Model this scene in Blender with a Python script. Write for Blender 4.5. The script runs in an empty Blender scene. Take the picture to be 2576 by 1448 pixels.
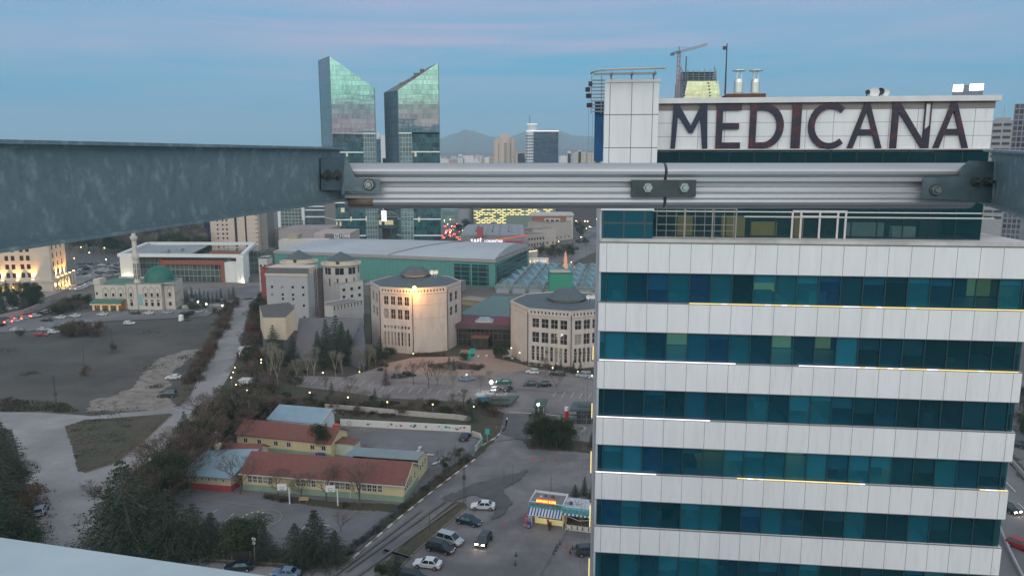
import bpy, bmesh, math, random
from mathutils import Vector, Matrix
R=math.radians; PI=math.pi
rnd=random.Random(7)
sc=bpy.context.scene; COL=sc.collection
# ------------------------------------------------------------------ camera
F=1865.; TH=R(9.56); cT=math.cos(TH); sT=math.sin(TH); H=61.
cam=bpy.data.cameras.new('camera'); co=bpy.data.objects.new('camera',cam); COL.objects.link(co)
co.location=(0,0,H); co.rotation_euler=(R(90)-TH,0,0)
cam.sensor_width=36; cam.lens=36*F/2576; cam.clip_start=.05; cam.clip_end=40000
sc.camera=co
sc.view_settings.view_transform='Standard'; sc.view_settings.look='None'
sc.view_settings.exposure=0.12; sc.view_settings.gamma=1
# ------------------------------------------------------------------ world: dusk sky (bright after-sunset west is behind the camera, -Y)
W=bpy.data.worlds.new('World'); sc.world=W; W.use_nodes=True
nt=W.node_tree; nt.nodes.clear(); N=nt.nodes.new; LK=nt.links.new
out=N('ShaderNodeOutputWorld'); bg=N('ShaderNodeBackground'); tc=N('ShaderNodeTexCoord')
sky=N('ShaderNodeTexSky'); sky.sky_type='NISHITA'; sky.sun_disc=False; sky.sun_elevation=R(1.0); sky.sun_rotation=R(180)
sep=N('ShaderNodeSeparateXYZ'); LK(tc.outputs['Generated'],sep.inputs[0])
def ramp(inp,stops):
    r=N('ShaderNodeValToRGB'); LK(inp,r.inputs[0]); e=r.color_ramp.elements
    while len(e)<len(stops): e.new(.5)
    for q,(p,c_) in zip(e,stops): q.position=p; q.color=(*c_,1)
    return r.outputs[0]
def mixc(f,a,b,t='MIX'):
    m=N('ShaderNodeMix'); m.data_type='RGBA'; m.blend_type=t
    for i,v in ((0,f),(6,a),(7,b)):
        if hasattr(v,'links'): LK(v,m.inputs[i])
        else: m.inputs[i].default_value=v if i==0 else (*v,1)
    return m.outputs[2]
def mth(op,a,b=0.,cl=False):
    m=N('ShaderNodeMath'); m.operation=op; m.use_clamp=cl
    for i,v in ((0,a),(1,b)):
        if hasattr(v,'links'): LK(v,m.inputs[i])
        else: m.inputs[i].default_value=v
    return m.outputs[0]
east=ramp(sep.outputs[2],[(0,(.13,.26,.35)),(.03,(.065,.27,.42)),(.08,(.04,.31,.54)),(.13,(.06,.34,.58)),(.20,(.16,.36,.60)),(1,(.42,.44,.50))])
west=ramp(sep.outputs[2],[(0,(1.5,.50,.50)),(.050,(1.5,.62,.66)),(.058,(.85,.60,.66)),(.066,(.60,.62,.68)),(.074,(.62,.70,.68)),(.084,(1.0,1.8,1.35)),(.16,(1.5,2.0,1.7)),(.24,(1.7,1.75,1.75)),(.5,(1.5,1.5,1.5)),(1,(.80,.80,.82))])
wf=N('ShaderNodeMapRange'); wf.interpolation_type='SMOOTHSTEP'; LK(mth('MULTIPLY',sep.outputs[1],-1.),wf.inputs[0])
wf.inputs[1].default_value=-.55; wf.inputs[2].default_value=.75
base=mixc(wf.outputs[0],east,west)
# soft streaky clouds
mp=N('ShaderNodeMapping'); LK(tc.outputs['Generated'],mp.inputs[0]); mp.inputs['Scale'].default_value=(1.1,1.6,11); mp.inputs['Rotation'].default_value=(0,R(-4),0)
nz=N('ShaderNodeTexNoise'); LK(mp.outputs[0],nz.inputs[0]); nz.inputs['Scale'].default_value=1.7; nz.inputs['Detail'].default_value=6; nz.inputs['Roughness'].default_value=.55
cl=N('ShaderNodeMapRange'); LK(nz.outputs[0],cl.inputs[0]); cl.inputs[1].default_value=.42; cl.inputs[2].default_value=.72
mp2=N('ShaderNodeMapping'); LK(tc.outputs['Generated'],mp2.inputs[0]); mp2.inputs['Scale'].default_value=(2.2,3,34)
nz2=N('ShaderNodeTexNoise'); LK(mp2.outputs[0],nz2.inputs[0]); nz2.inputs['Scale'].default_value=2.2; nz2.inputs['Detail'].default_value=8
cl2=N('ShaderNodeMapRange'); LK(nz2.outputs[0],cl2.inputs[0]); cl2.inputs[1].default_value=.35; cl2.inputs[2].default_value=.8
hi=N('ShaderNodeMapRange'); LK(sep.outputs[2],hi.inputs[0]); hi.inputs[1].default_value=.02; hi.inputs[2].default_value=.13
lo_=N('ShaderNodeMapRange'); LK(sep.outputs[2],lo_.inputs[0]); lo_.inputs[1].default_value=.3; lo_.inputs[2].default_value=.5; lo_.inputs[3].default_value=1.; lo_.inputs[4].default_value=0.
cf=mth('MULTIPLY',mth('MULTIPLY',mth('MULTIPLY',cl.outputs[0],hi.outputs[0]),.55),mth('MULTIPLY',mth('SUBTRACT',1.,wf.outputs[0],True),lo_.outputs[0]))
c1=mixc(cf,base,(.46,.39,.58))
c2=mixc(mth('MULTIPLY',mth('MULTIPLY',cl2.outputs[0],.22),mth('SUBTRACT',1.,wf.outputs[0],True)),c1,(.26,.36,.50))
# long soft pink bands high over the centre
mp3=N('ShaderNodeMapping'); LK(tc.outputs['Generated'],mp3.inputs[0]); mp3.inputs['Scale'].default_value=(.9,1,16); mp3.inputs['Rotation'].default_value=(0,R(5),0); mp3.inputs['Location'].default_value=(.3,.2,.15)
nz3=N('ShaderNodeTexNoise'); LK(mp3.outputs[0],nz3.inputs[0]); nz3.inputs['Scale'].default_value=1.5; nz3.inputs['Detail'].default_value=5; nz3.inputs['Roughness'].default_value=.6; nz3.inputs['Distortion'].default_value=.4
b1=N('ShaderNodeMapRange'); LK(nz3.outputs[0],b1.inputs[0]); b1.inputs[1].default_value=.44; b1.inputs[2].default_value=.62
b2=N('ShaderNodeMapRange'); b2.interpolation_type='SMOOTHSTEP'; LK(sep.outputs[2],b2.inputs[0]); b2.inputs[1].default_value=.075; b2.inputs[2].default_value=.15
b3=N('ShaderNodeMapRange'); b3.interpolation_type='SMOOTHSTEP'; LK(mth('ABSOLUTE',mth('ADD',sep.outputs[0],.02)),b3.inputs[0]); b3.inputs[1].default_value=.12; b3.inputs[2].default_value=.55; b3.inputs[3].default_value=1.; b3.inputs[4].default_value=.15
pk=mth('MULTIPLY',mth('MULTIPLY',b1.outputs[0],b2.outputs[0]),mth('MULTIPLY',b3.outputs[0],mth('MULTIPLY',lo_.outputs[0],mth('SUBTRACT',1.,wf.outputs[0],True))))
c2=mixc(mth('MULTIPLY',pk,.5),c2,(.50,.38,.58))
c3=mixc(.04,c2,sky.outputs[0])
below=N('ShaderNodeMapRange'); LK(sep.outputs[2],below.inputs[0]); below.inputs[1].default_value=-.02; below.inputs[2].default_value=0.
c4=mixc(below.outputs[0],(.10,.10,.11),c3)
# the broad soft brightness of the western half is what lights the place
LK(c4,bg.inputs[0]); bg.inputs[1].default_value=1.0; LK(bg.outputs[0],out.inputs[0])
sl=bpy.data.lights.new('sun','SUN'); sl.energy=.35; sl.angle=R(25); sl.color=(1,.86,.8)
so=bpy.data.objects.new('sun',sl); COL.objects.link(so); so.rotation_euler=(R(62),0,R(-12)); so.location=(0,-50,120)
# ------------------------------------------------------------------ pixel helpers (photo shown 2576 wide) -> world points
def ray(x,y):
    a=(x-1288)/F; b=(y-724)/F
    return a, cT-b*sT, -(b*cT+sT)
def G(x,y,z=0.):
    a,f,d=ray(x,y); t=(z-H)/d
    return (a*t,f*t)
def zat(y,Y):
    a,f,d=ray(0,y); return H+Y*d/f
def XY(x,y,Y):
    a,f,d=ray(x,y); t=Y/f
    return (a*t,Y,H+d*t)
# ------------------------------------------------------------------ materials
MT={}
def M(name,col,rough=.8,metal=0.,var=.12,scale=.6,bump=0.,emis=None,es=0.,spec=.5,streak=None,grid=None,var2=None):
    if name in MT: return MT[name]
    m=bpy.data.materials.new(name); m.use_nodes=True; t=m.node_tree; n=t.nodes; l=t.links
    b=n['Principled BSDF']; b.inputs['Base Color'].default_value=(*col,1); b.inputs['Roughness'].default_value=rough
    b.inputs['Metallic'].default_value=metal; b.inputs['Specular IOR Level'].default_value=spec
    if emis: b.inputs['Emission Color'].default_value=(*emis,1); b.inputs['Emission Strength'].default_value=es
    if var>0:
        t_=n.new('ShaderNodeTexCoord'); z=n.new('ShaderNodeTexNoise'); z.inputs['Scale'].default_value=scale; z.inputs['Detail'].default_value=7; z.inputs['Roughness'].default_value=.65
        src=t_.outputs['Object']
        if streak:
            mp=n.new('ShaderNodeMapping'); mp.inputs['Scale'].default_value=streak; l.new(src,mp.inputs[0]); src=mp.outputs[0]
        l.new(src,z.inputs[0])
        r=n.new('ShaderNodeMapRange'); l.new(z.outputs[0],r.inputs[0]); r.inputs[1].default_value=.3; r.inputs[2].default_value=.7
        r.inputs[3].default_value=1-var; r.inputs[4].default_value=1+var
        x=n.new('ShaderNodeMix'); x.data_type='RGBA'; x.blend_type='MULTIPLY'; x.inputs[0].default_value=1
        x.inputs[6].default_value=(*col,1); l.new(r.outputs[0],x.inputs[7]); cur=x.outputs[2]
        if var2:   # second colour in big patches: (colour, scale, lo, hi)
            z2=n.new('ShaderNodeTexNoise'); z2.inputs['Scale'].default_value=var2[1]; z2.inputs['Detail'].default_value=8; z2.inputs['Roughness'].default_value=.6; l.new(src,z2.inputs[0])
            r2=n.new('ShaderNodeMapRange'); l.new(z2.outputs[0],r2.inputs[0]); r2.inputs[1].default_value=var2[2]; r2.inputs[2].default_value=var2[3]
            y=n.new('ShaderNodeMix'); y.data_type='RGBA'; l.new(r2.outputs[0],y.inputs[0]); l.new(cur,y.inputs[6]); y.inputs[7].default_value=(*var2[0],1); cur=y.outputs[2]
        if grid:   # joints: (sx, sz, width, dark colour) brick texture on x+y / z
            sp=n.new('ShaderNodeSeparateXYZ'); l.new(t_.outputs['Object'],sp.inputs[0])
            ad=n.new('ShaderNodeMath'); ad.operation='ADD'; l.new(sp.outputs[0],ad.inputs[0]); l.new(sp.outputs[1],ad.inputs[1])
            cb=n.new('ShaderNodeCombineXYZ'); l.new(ad.outputs[0],cb.inputs[0]); l.new(sp.outputs[2],cb.inputs[1])
            if len(grid)>5 and grid[5]=='xy':
                l.new(sp.outputs[0],cb.inputs[0]); l.new(sp.outputs[1],cb.inputs[1])
            bk=n.new('ShaderNodeTexBrick'); bk.offset=grid[4] if len(grid)>4 else 0.; l.new(cb.outputs[0],bk.inputs[0]); bk.inputs['Scale'].default_value=1
            bk.inputs['Brick Width'].default_value=grid[0]; bk.inputs['Row Height'].default_value=grid[1]; bk.inputs['Mortar Size'].default_value=grid[2]; bk.inputs['Mortar Smooth'].default_value=.1
            y=n.new('ShaderNodeMix'); y.data_type='RGBA'; l.new(bk.outputs['Fac'],y.inputs[0]); l.new(cur,y.inputs[6]); y.inputs[7].default_value=(*grid[3],1); cur=y.outputs[2]
        l.new(cur,b.inputs['Base Color'])
        if bump:
            bp=n.new('ShaderNodeBump'); bp.inputs['Strength'].default_value=bump; bp.inputs['Distance'].default_value=.05; l.new(z.outputs[0],bp.inputs['Height']); l.new(bp.outputs[0],b.inputs['Normal'])
    MT[name]=m; return m
def EM(name,col,st):
    return M(name,(0,0,0),var=0,emis=col,es=st)
def leafmat(name,c1,c2,sc_=.9):
    if name in MT: return MT[name]
    m=bpy.data.materials.new(name); m.use_nodes=True; t=m.node_tree; n=t.nodes; l=t.links
    b=n['Principled BSDF']; b.inputs['Roughness'].default_value=.75; b.inputs['Specular IOR Level'].default_value=.25
    tc_=n.new('ShaderNodeTexCoord'); z=n.new('ShaderNodeTexNoise'); z.inputs['Scale'].default_value=sc_; z.inputs['Detail'].default_value=5; l.new(tc_.outputs['Object'],z.inputs[0])
    oi=n.new('ShaderNodeObjectInfo'); a=n.new('ShaderNodeMath'); a.operation='MULTIPLY_ADD'; l.new(oi.outputs['Random'],a.inputs[0]); a.inputs[1].default_value=.3; l.new(z.outputs[0],a.inputs[2])
    r=n.new('ShaderNodeMapRange'); l.new(a.outputs[0],r.inputs[0]); r.inputs[1].default_value=.4; r.inputs[2].default_value=.9
    x=n.new('ShaderNodeMix'); x.data_type='RGBA'; l.new(r.outputs[0],x.inputs[0]); x.inputs[6].default_value=(*c1,1); x.inputs[7].default_value=(*c2,1); l.new(x.outputs[2],b.inputs['Base Color'])
    MT[name]=m; return m
def curtain(name,base,line,cw,ch,var=.5,rough=.06,metal=.0,lit=0.,linew=.1,wob=.01,spec=.9,band=None,litw=5.3):
    """curtain wall: pane grid, every pane with its own tint and slight tilt, a few lit panes"""
    if name in MT: return MT[name]
    m=bpy.data.materials.new(name); m.use_nodes=True; t=m.node_tree; n=t.nodes; l=t.links
    b=n['Principled BSDF']; b.inputs['Roughness'].default_value=rough; b.inputs['Metallic'].default_value=metal; b.inputs['Specular IOR Level'].default_value=spec; b.inputs['IOR'].default_value=1.6
    tc_=n.new('ShaderNodeTexCoord'); sp=n.new('ShaderNodeSeparateXYZ'); l.new(tc_.outputs['Object'],sp.inputs[0])
    def mt(op,a,b_=0.):
        q=n.new('ShaderNodeMath'); q.operation=op
        for i,v in ((0,a),(1,b_)):
            if hasattr(v,'links'): l.new(v,q.inputs[i])
            else: q.inputs[i].default_value=v
        return q.outputs[0]
    h=mt('ADD',sp.outputs[0],mt('MULTIPLY',sp.outputs[1],.9)); u=mt('DIVIDE',h,cw); v=mt('DIVIDE',sp.outputs[2],ch)
    cb=n.new('ShaderNodeCombineXYZ'); l.new(mt('FLOOR',u),cb.inputs[0]); l.new(mt('FLOOR',v),cb.inputs[1])
    wn=n.new('ShaderNodeTexWhiteNoise'); wn.noise_dimensions='3D'; l.new(cb.outputs[0],wn.inputs[0])
    cb2=n.new('ShaderNodeCombineXYZ'); l.new(mt('FLOOR',mt('DIVIDE',u,litw)),cb2.inputs[0]); l.new(mt('FLOOR',v),cb2.inputs[1]); cb2.inputs[2].default_value=5
    wn2=n.new('ShaderNodeTexWhiteNoise'); wn2.noise_dimensions='3D'; l.new(cb2.outputs[0],wn2.inputs[0])
    vv=mt('ADD',mt('MULTIPLY',wn.outputs[0],.5),mt('MULTIPLY',wn2.outputs[0],.5))
    r=n.new('ShaderNodeMapRange'); l.new(vv,r.inputs[0]); r.inputs[3].default_value=1-var; r.inputs[4].default_value=1+var
    x=n.new('ShaderNodeMix'); x.data_type='RGBA'; x.blend_type='MULTIPLY'; x.inputs[0].default_value=1; x.inputs[6].default_value=(*base,1); l.new(r.outputs[0],x.inputs[7])
    fu=mt('LESS_THAN',mt('FRACT',u),linew/cw); fv=mt('LESS_THAN',mt('FRACT',v),linew*1.4/ch); ln=mt('MAXIMUM',fu,fv)
    y=n.new('ShaderNodeMix'); y.data_type='RGBA'; l.new(ln,y.inputs[0]); l.new(x.outputs[2],y.inputs[6]); y.inputs[7].default_value=(*line,1)
    l.new(y.outputs[2],b.inputs['Base Color'])
    rr=n.new('ShaderNodeMapRange'); l.new(ln,rr.inputs[0]); rr.inputs[3].default_value=rough; rr.inputs[4].default_value=.5; l.new(rr.outputs[0],b.inputs['Roughness'])
    if lit:
        g=mt('GREATER_THAN',wn2.outputs[0],1-lit); g=mt('MULTIPLY',g,mt('SUBTRACT',1.,ln)); g=mt('MULTIPLY',g,mt('GREATER_THAN',wn.outputs[0],.55))
        b.inputs['Emission Color'].default_value=(1,.82,.42,1); l.new(mt('MULTIPLY',g,.5),b.inputs['Emission Strength'])
    # pane tilt
    ge=n.new('ShaderNodeNewGeometry'); va=n.new('ShaderNodeVectorMath'); va.operation='SUBTRACT'; l.new(wn.outputs[1],va.inputs[0]); va.inputs[1].default_value=(.5,.5,.5)
    nzz=n.new('ShaderNodeTexNoise'); nzz.inputs['Scale'].default_value=.1; nzz.inputs['Detail'].default_value=5; nzz.inputs['Roughness'].default_value=.6; mq=n.new('ShaderNodeMapping'); mq.inputs['Scale'].default_value=(.6,.6,6); l.new(tc_.outputs['Object'],mq.inputs[0]); l.new(mq.outputs[0],nzz.inputs[0]); va3=n.new('ShaderNodeVectorMath'); va3.operation='SUBTRACT'; l.new(nzz.outputs[1],va3.inputs[0]); va3.inputs[1].default_value=(.5,.5,.5)
    va5=n.new('ShaderNodeVectorMath'); va5.operation='SCALE'; va5.inputs['Scale'].default_value=.35; l.new(va.outputs[0],va5.inputs[0]); va6=n.new('ShaderNodeVectorMath'); va6.operation='SCALE'; va6.inputs['Scale'].default_value=3.2; l.new(va3.outputs[0],va6.inputs[0]); va4=n.new('ShaderNodeVectorMath'); l.new(va5.outputs[0],va4.inputs[0]); l.new(va6.outputs[0],va4.inputs[1])
    vs=n.new('ShaderNodeVectorMath'); vs.operation='SCALE'; l.new(va4.outputs[0],vs.inputs[0]); vs.inputs['Scale'].default_value=wob
    v2=n.new('ShaderNodeVectorMath'); l.new(ge.outputs['Normal'],v2.inputs[0]); l.new(vs.outputs[0],v2.inputs[1])
    v3=n.new('ShaderNodeVectorMath'); v3.operation='NORMALIZE'; l.new(v2.outputs[0],v3.inputs[0]); l.new(v3.outputs[0],b.inputs['Normal'])
    MT[name]=m; return m
# ------------------------------------------------------------------ mesh collector
class MB:
    def __init__(s): s.v=[]; s.f=[]; s.m=[]
    def q(s,pts,m=0):
        i=len(s.v); s.v+= [tuple(p) for p in pts]; s.f.append(tuple(range(i,i+len(pts)))); s.m.append(m)
    def box(s,x0,x1,y0,y1,z0,z1,m=0,rot=0,piv=(0,0)):
        P=[(x0,y0,z0),(x1,y0,z0),(x1,y1,z0),(x0,y1,z0),(x0,y0,z1),(x1,y0,z1),(x1,y1,z1),(x0,y1,z1)]
        if rot:
            c_,s_=math.cos(rot),math.sin(rot); P=[(piv[0]+(x-piv[0])*c_-(y-piv[1])*s_,piv[1]+(x-piv[0])*s_+(y-piv[1])*c_,z) for x,y,z in P]
        i=len(s.v); s.v+=P
        for f in ((0,3,2,1),(4,5,6,7),(0,1,5,4),(1,2,6,5),(2,3,7,6),(3,0,4,7)): s.f.append(tuple(i+k for k in f)); s.m.append(m)
    def prism(s,poly,z0,z1,m=0,mt=None,bottom=True,top=True):
        n=len(poly); i=len(s.v)
        zb=z0 if isinstance(z0,(list,tuple)) else [z0]*n
        zt=z1 if isinstance(z1,(list,tuple)) else [z1]*n
        s.v+=[(p[0],p[1],zb[k]) for k,p in enumerate(poly)]+[(p[0],p[1],zt[k]) for k,p in enumerate(poly)]
        for k in range(n):
            j=(k+1)%n; s.f.append((i+k,i+j,i+n+j,i+n+k)); s.m.append(m)
        if top: s.f.append(tuple(i+n+k for k in range(n))); s.m.append(m if mt is None else mt)
        if bottom: s.f.append(tuple(i+n-1-k for k in range(n))); s.m.append(m)
    def cyl(s,x,y,z0,z1,r0,r1=None,n=12,m=0,cap=True):
        r1=r0 if r1 is None else r1
        i=len(s.v)
        for z,r in ((z0,r0),(z1,r1)): s.v+=[(x+r*math.cos(2*PI*k/n),y+r*math.sin(2*PI*k/n),z) for k in range(n)]
        for k in range(n):
            j=(k+1)%n; s.f.append((i+k,i+j,i+n+j,i+n+k)); s.m.append(m)
        if cap: s.f.append(tuple(i+n+k for k in range(n))); s.m.append(m); s.f.append(tuple(i+n-1-k for k in range(n))); s.m.append(m)
    def lathe(s,x,y,prof,n=20,m=0,a0=0,a1=2*PI):
        i=len(s.v); k_=len(prof); full=abs(a1-a0-2*PI)<1e-6; nn=n if full else n+1
        for k in range(nn):
            a=a0+(a1-a0)*k/n
            s.v+=[(x+r*math.cos(a),y+r*math.sin(a),z) for r,z in prof]
        for k in range(n):
            j=(k+1)%nn
            for p in range(k_-1): s.f.append((i+k*k_+p,i+j*k_+p,i+j*k_+p+1,i+k*k_+p+1)); s.m.append(m)
    def tube(s,p,q,r0,r1=None,n=6,m=0):
        r1=r0 if r1 is None else r1
        p=Vector(p); q=Vector(q); d=(q-p)
        if d.length<1e-6: return
        d.normalize(); a=d.orthogonal().normalized(); b=d.cross(a); i=len(s.v)
        for o,r in ((p,r0),(q,r1)): s.v+=[tuple(o+a*r*math.cos(2*PI*k/n)+b*r*math.sin(2*PI*k/n)) for k in range(n)]
        for k in range(n):
            j=(k+1)%n; s.f.append((i+k,i+j,i+n+j,i+n+k)); s.m.append(m)
        s.f.append(tuple(i+n+k for k in range(n))); s.m.append(m); s.f.append(tuple(i+n-1-k for k in range(n))); s.m.append(m)
    def bar(s,p,q,w,h,m=0):
        p=Vector(p); q=Vector(q); d=(q-p).normalized(); up=Vector((0,0,1))
        if abs(d.z)>.95: up=Vector((0,1,0))
        a=d.cross(up).normalized(); b=a.cross(d); i=len(s.v)
        for o in (p,q): s.v+=[tuple(o+a*w/2*x+b*h/2*y) for x,y in ((-1,-1),(1,-1),(1,1),(-1,1))]
        for f in ((0,1,5,4),(1,2,6,5),(2,3,7,6),(3,0,4,7),(3,2,1,0),(4,5,6,7)): s.f.append(tuple(i+k for k in f)); s.m.append(m)
    def wall(s,p0,p1,z0,z1,holes=(),rec=.2,m=0,mr=None):
        """vertical wall p0->p1 (outside on the right of that direction) with rectangular holes (s0,s1,za,zb) and reveals"""
        mr=m if mr is None else mr
        L=math.hypot(p1[0]-p0[0],p1[1]-p0[1]); dx=(p1[0]-p0[0])/L; dy=(p1[1]-p0[1])/L; ix,iy=-dy,dx
        P=lambda a,z,r=0.:(p0[0]+dx*a+ix*r,p0[1]+dy*a+iy*r,z)
        xs=sorted(set([0,L]+[round(h[0],4) for h in holes]+[round(h[1],4) for h in holes])); zs=sorted(set([z0,z1]+[round(h[2],4) for h in holes]+[round(h[3],4) for h in holes]))
        for a,b in zip(xs,xs[1:]):
            run=None
            for c_,d in zip(zs,zs[1:]):
                mx,mz=(a+b)/2,(c_+d)/2
                inh=any(h[0]<mx<h[1] and h[2]<mz<h[3] for h in holes)
                if inh:
                    if run is not None: s.q([P(a,run),P(b,run),P(b,c_),P(a,c_)],m); run=None
                elif run is None: run=c_
            if run is not None: s.q([P(a,run),P(b,run),P(b,z1),P(a,z1)],m)
        for a,b,c_,d in holes:
            s.q([P(a,c_),P(b,c_),P(b,c_,rec),P(a,c_,rec)],mr); s.q([P(a,d,rec),P(b,d,rec),P(b,d),P(a,d)],mr)
            s.q([P(a,c_),P(a,c_,rec),P(a,d,rec),P(a,d)],mr); s.q([P(b,c_,rec),P(b,c_),P(b,d),P(b,d,rec)],mr)
    def gable(s,x0,x1,y0,y1,ze,zr,oh=.4,m=0,th=.15,mw=None):
        """gable roof, ridge along x; mw = gable wall material (closes the ends)"""
        ym=(y0+y1)/2; sl=(zr-ze)/(ym-y0); zo=ze-sl*oh
        for sg,ya,yb in ((1,y0-oh,ym),(-1,y1+oh,ym)):
            a=[(x0-oh,ya,zo),(x1+oh,ya,zo),(x1+oh,yb,zr),(x0-oh,yb,zr)]
            if sg<0: a=a[::-1]
            s.q([(p[0],p[1],p[2]+th) for p in a],m); s.q(a[::-1],m)
            s.q([(x0-oh,ya,zo),(x1+oh,ya,zo),(x1+oh,ya,zo+th),(x0-oh,ya,zo+th)],m)
            for x in (x0-oh,x1+oh): s.q([(x,ya,zo),(x,yb,zr),(x,yb,zr+th),(x,ya,zo+th)],m)
        if mw is not None:
            for x in (x0,x1): s.q([(x,y0,ze),(x,y1,ze),(x,ym,zr)],mw)
    def mesh(s,name,mats):
        me=bpy.data.meshes.new(name); me.from_pydata(s.v,[],s.f)
        for m_ in mats: me.materials.append(m_)
        if len(mats)>1: me.polygons.foreach_set('material_index',s.m)
        me.update(); return me
    def build(s,name,mats,parent=None,loc=(0,0,0),rz=0.,smooth=False):
        if not isinstance(mats,(list,tuple)): mats=[mats]
        me=s.mesh(name,mats)
        if smooth:
            me.polygons.foreach_set('use_smooth',[True]*len(me.polygons))
        return ob(name,me,parent,loc,rz)
def ob(name,me,parent=None,loc=(0,0,0),rz=0.):
    o=bpy.data.objects.new(name,me); COL.objects.link(o); o.location=loc; o.rotation_euler=(0,0,rz)
    if parent is not None: o.parent=parent
    return o
def tag(o,label,cat,group=None):
    o['label']=label; o['category']=cat
    if group: o['group']=group
    return o
def thing(name,label,cat,loc=(0,0,0),rz=0.,group=None):
    o=bpy.data.objects.new(name,None); COL.objects.link(o); o.location=loc; o.rotation_euler=(0,0,rz); o.empty_display_size=.2
    return tag(o,label,cat,group)
def kids(o): return [c_ for c_ in TREE.get(o.name,[])]
def copytree(o,parent=None):
    c_=o.copy(); COL.objects.link(c_); c_.parent=parent
    for k in list(o.children): copytree(k,c_)
    return c_
RAG={'waste_ground':.8,'dirt_track':.9,'grass_strip':.9,'verge':.5,'traffic_island':.22,'garden_ground':.5,'planting_bed':.3,'tarmac_patch':.35,'grass_slope':1.,'left_bank':.25,'median_strip':.12,'planted_island':.2,'parking_ground':1.}
def sheet(name,pts,z,mat,kind='structure',obj=True):
    """ground sheet through pixel points"""
    P=[G(x,y) for x,y in pts]
    if name in RAG:
        rr=random.Random(len(pts)); Q=[]; am=RAG[name]
        for a,c_ in zip(P,P[1:]+P[:1]):
            L=math.hypot(c_[0]-a[0],c_[1]-a[1]); n=max(1,min(60,int(L/(am*1.6))))
            for i in range(n): t=i/n; Q.append((a[0]+(c_[0]-a[0])*t+rr.uniform(-am,am)*(i>0),a[1]+(c_[1]-a[1])*t+rr.uniform(-am,am)*(i>0)))
        P=Q
    return gsheet(name,P,z,mat,kind)
def gsheet(name,P,z,mat,kind='structure'):
    bm=bmesh.new(); vs=[bm.verts.new((x,y,z)) for x,y in P]; f=bm.faces.new(vs)
    bmesh.ops.triangulate(bm,faces=[f]); bmesh.ops.recalc_face_normals(bm,faces=bm.faces)
    for f in bm.faces:
        if f.normal.z<0: f.normal_flip()
    me=bpy.data.meshes.new(name); bm.to_mesh(me); bm.free(); me.materials.append(mat)
    o=ob(name,me); o['kind']=kind; return o
# windows: cached meshes
WC={}
def win(parent,p0,p1,s0,za,w,h,frame,glass,nx=1,nz=1,rec=.2,ft=.08,name='window',sill=None):
    key=(round(w,2),round(h,2),frame.name,glass.name,nx,nz,ft,sill)
    if key not in WC:
        b=MB(); b.q([(0,0,0),(w,0,0),(w,0,h),(0,0,h)],1)
        if ft>0:
            d=.06
            b.box(0,w,-d,-.004,0,ft); b.box(0,w,-d,-.004,h-ft,h); b.box(0,ft,-d,-.004,ft,h-ft); b.box(w-ft,w,-d,-.004,ft,h-ft)
            for i in range(1,nx): b.box(w*i/nx-ft*.4,w*i/nx+ft*.4,-d+.01,-.004,ft,h-ft)
            for i in range(1,nz): b.box(ft,w-ft,-d+.02,-.004,h*i/nz-ft*.4,h*i/nz+ft*.4)
        if sill: b.box(-.08,w+.08,-sill,-.07,-.1,-.01)
        WC[key]=b.mesh(name,[frame,glass])
    L=math.hypot(p1[0]-p0[0],p1[1]-p0[1]); dx=(p1[0]-p0[0])/L; dy=(p1[1]-p0[1])/L
    return ob(name,WC[key],parent,(p0[0]+dx*s0-dy*rec,p0[1]+dy*s0+dx*rec,za),math.atan2(dy,dx))
def facade(parent,wb,p0,p1,z0,z1,wins,frame,glasses,rec=.2,m=0,**kw):
    """wins: (s0, za, w, h[, nx, nz]); cuts the holes and sets one window object in each"""
    wb.wall(p0,p1,z0,z1,[(w_[0],w_[0]+w_[2],w_[1],w_[1]+w_[3]) for w_ in wins],rec+.02,m)
    for w_ in wins:
        g=glasses if not isinstance(glasses,list) else rnd.choice(glasses)
        win(parent,p0,p1,w_[0],w_[1],w_[2],w_[3],frame,g,*(w_[4:6] if len(w_)>4 else (1,1)),rec=rec,**kw)
def ldir(A,B): return math.atan2(B[1]-A[1],B[0]-A[0])
def dist(A,B): return math.hypot(B[0]-A[0],B[1]-A[1])
# ------------------------------------------------------------------ palette
asph=M('asphalt',(.175,.168,.168),.88,var=.2,scale=.35,var2=((.115,.113,.12),.09,.45,.6))
asph_new=M('asphalt_dark',(.085,.085,.09),.85,var=.2,scale=.5)
asph_road=M('street_asphalt',(.18,.18,.185),.88,var=.2,scale=.4,var2=((.125,.12,.125),.05,.42,.58))
conc_road=M('worn_concrete_road',(.27,.26,.262),.9,var=.16,scale=.25,var2=((.205,.20,.20),.06,.45,.62))
plaza=M('pinkish_paving',(.26,.19,.16),.85,var=.12,scale=.6)
dirt=M('packed_dirt',(.22,.195,.17),.95,var=.25,scale=.12,var2=((.14,.12,.105),.5,.5,.6))
cinder=M('dark_cinder',(.068,.063,.056),.95,var=.3,scale=.08,var2=((.10,.088,.08),.035,.5,.66))
soil=M('garden_soil',(.062,.047,.036),.95,var=.35,scale=.3,var2=((.045,.055,.025),.08,.45,.6))
grassy=M('dry_grass',(.058,.058,.036),.95,var=.35,scale=.5,var2=((.085,.066,.045),.12,.45,.62))
kerbm=M('kerb_stone',(.20,.155,.115),.8,var=.2,scale=1.5)
kerbw=M('white_paint_line',(.52,.51,.49),.7,var=.2,scale=3)
yellowp=M('worn_yellow_paint',(.33,.29,.12),.8,var=.3,scale=2)
winframe=M('white_window_frame',(.62,.6,.57),.5,var=.05)
darkframe=M('dark_window_frame',(.06,.06,.065),.4,var=.05)
gl_dark=M('dark_glass',(.018,.022,.028),.07,var=.3,scale=.5,spec=.8)
gl_brown=M('brown_glass',(.05,.04,.035),.1,var=.3,scale=.5,spec=.7)
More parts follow.
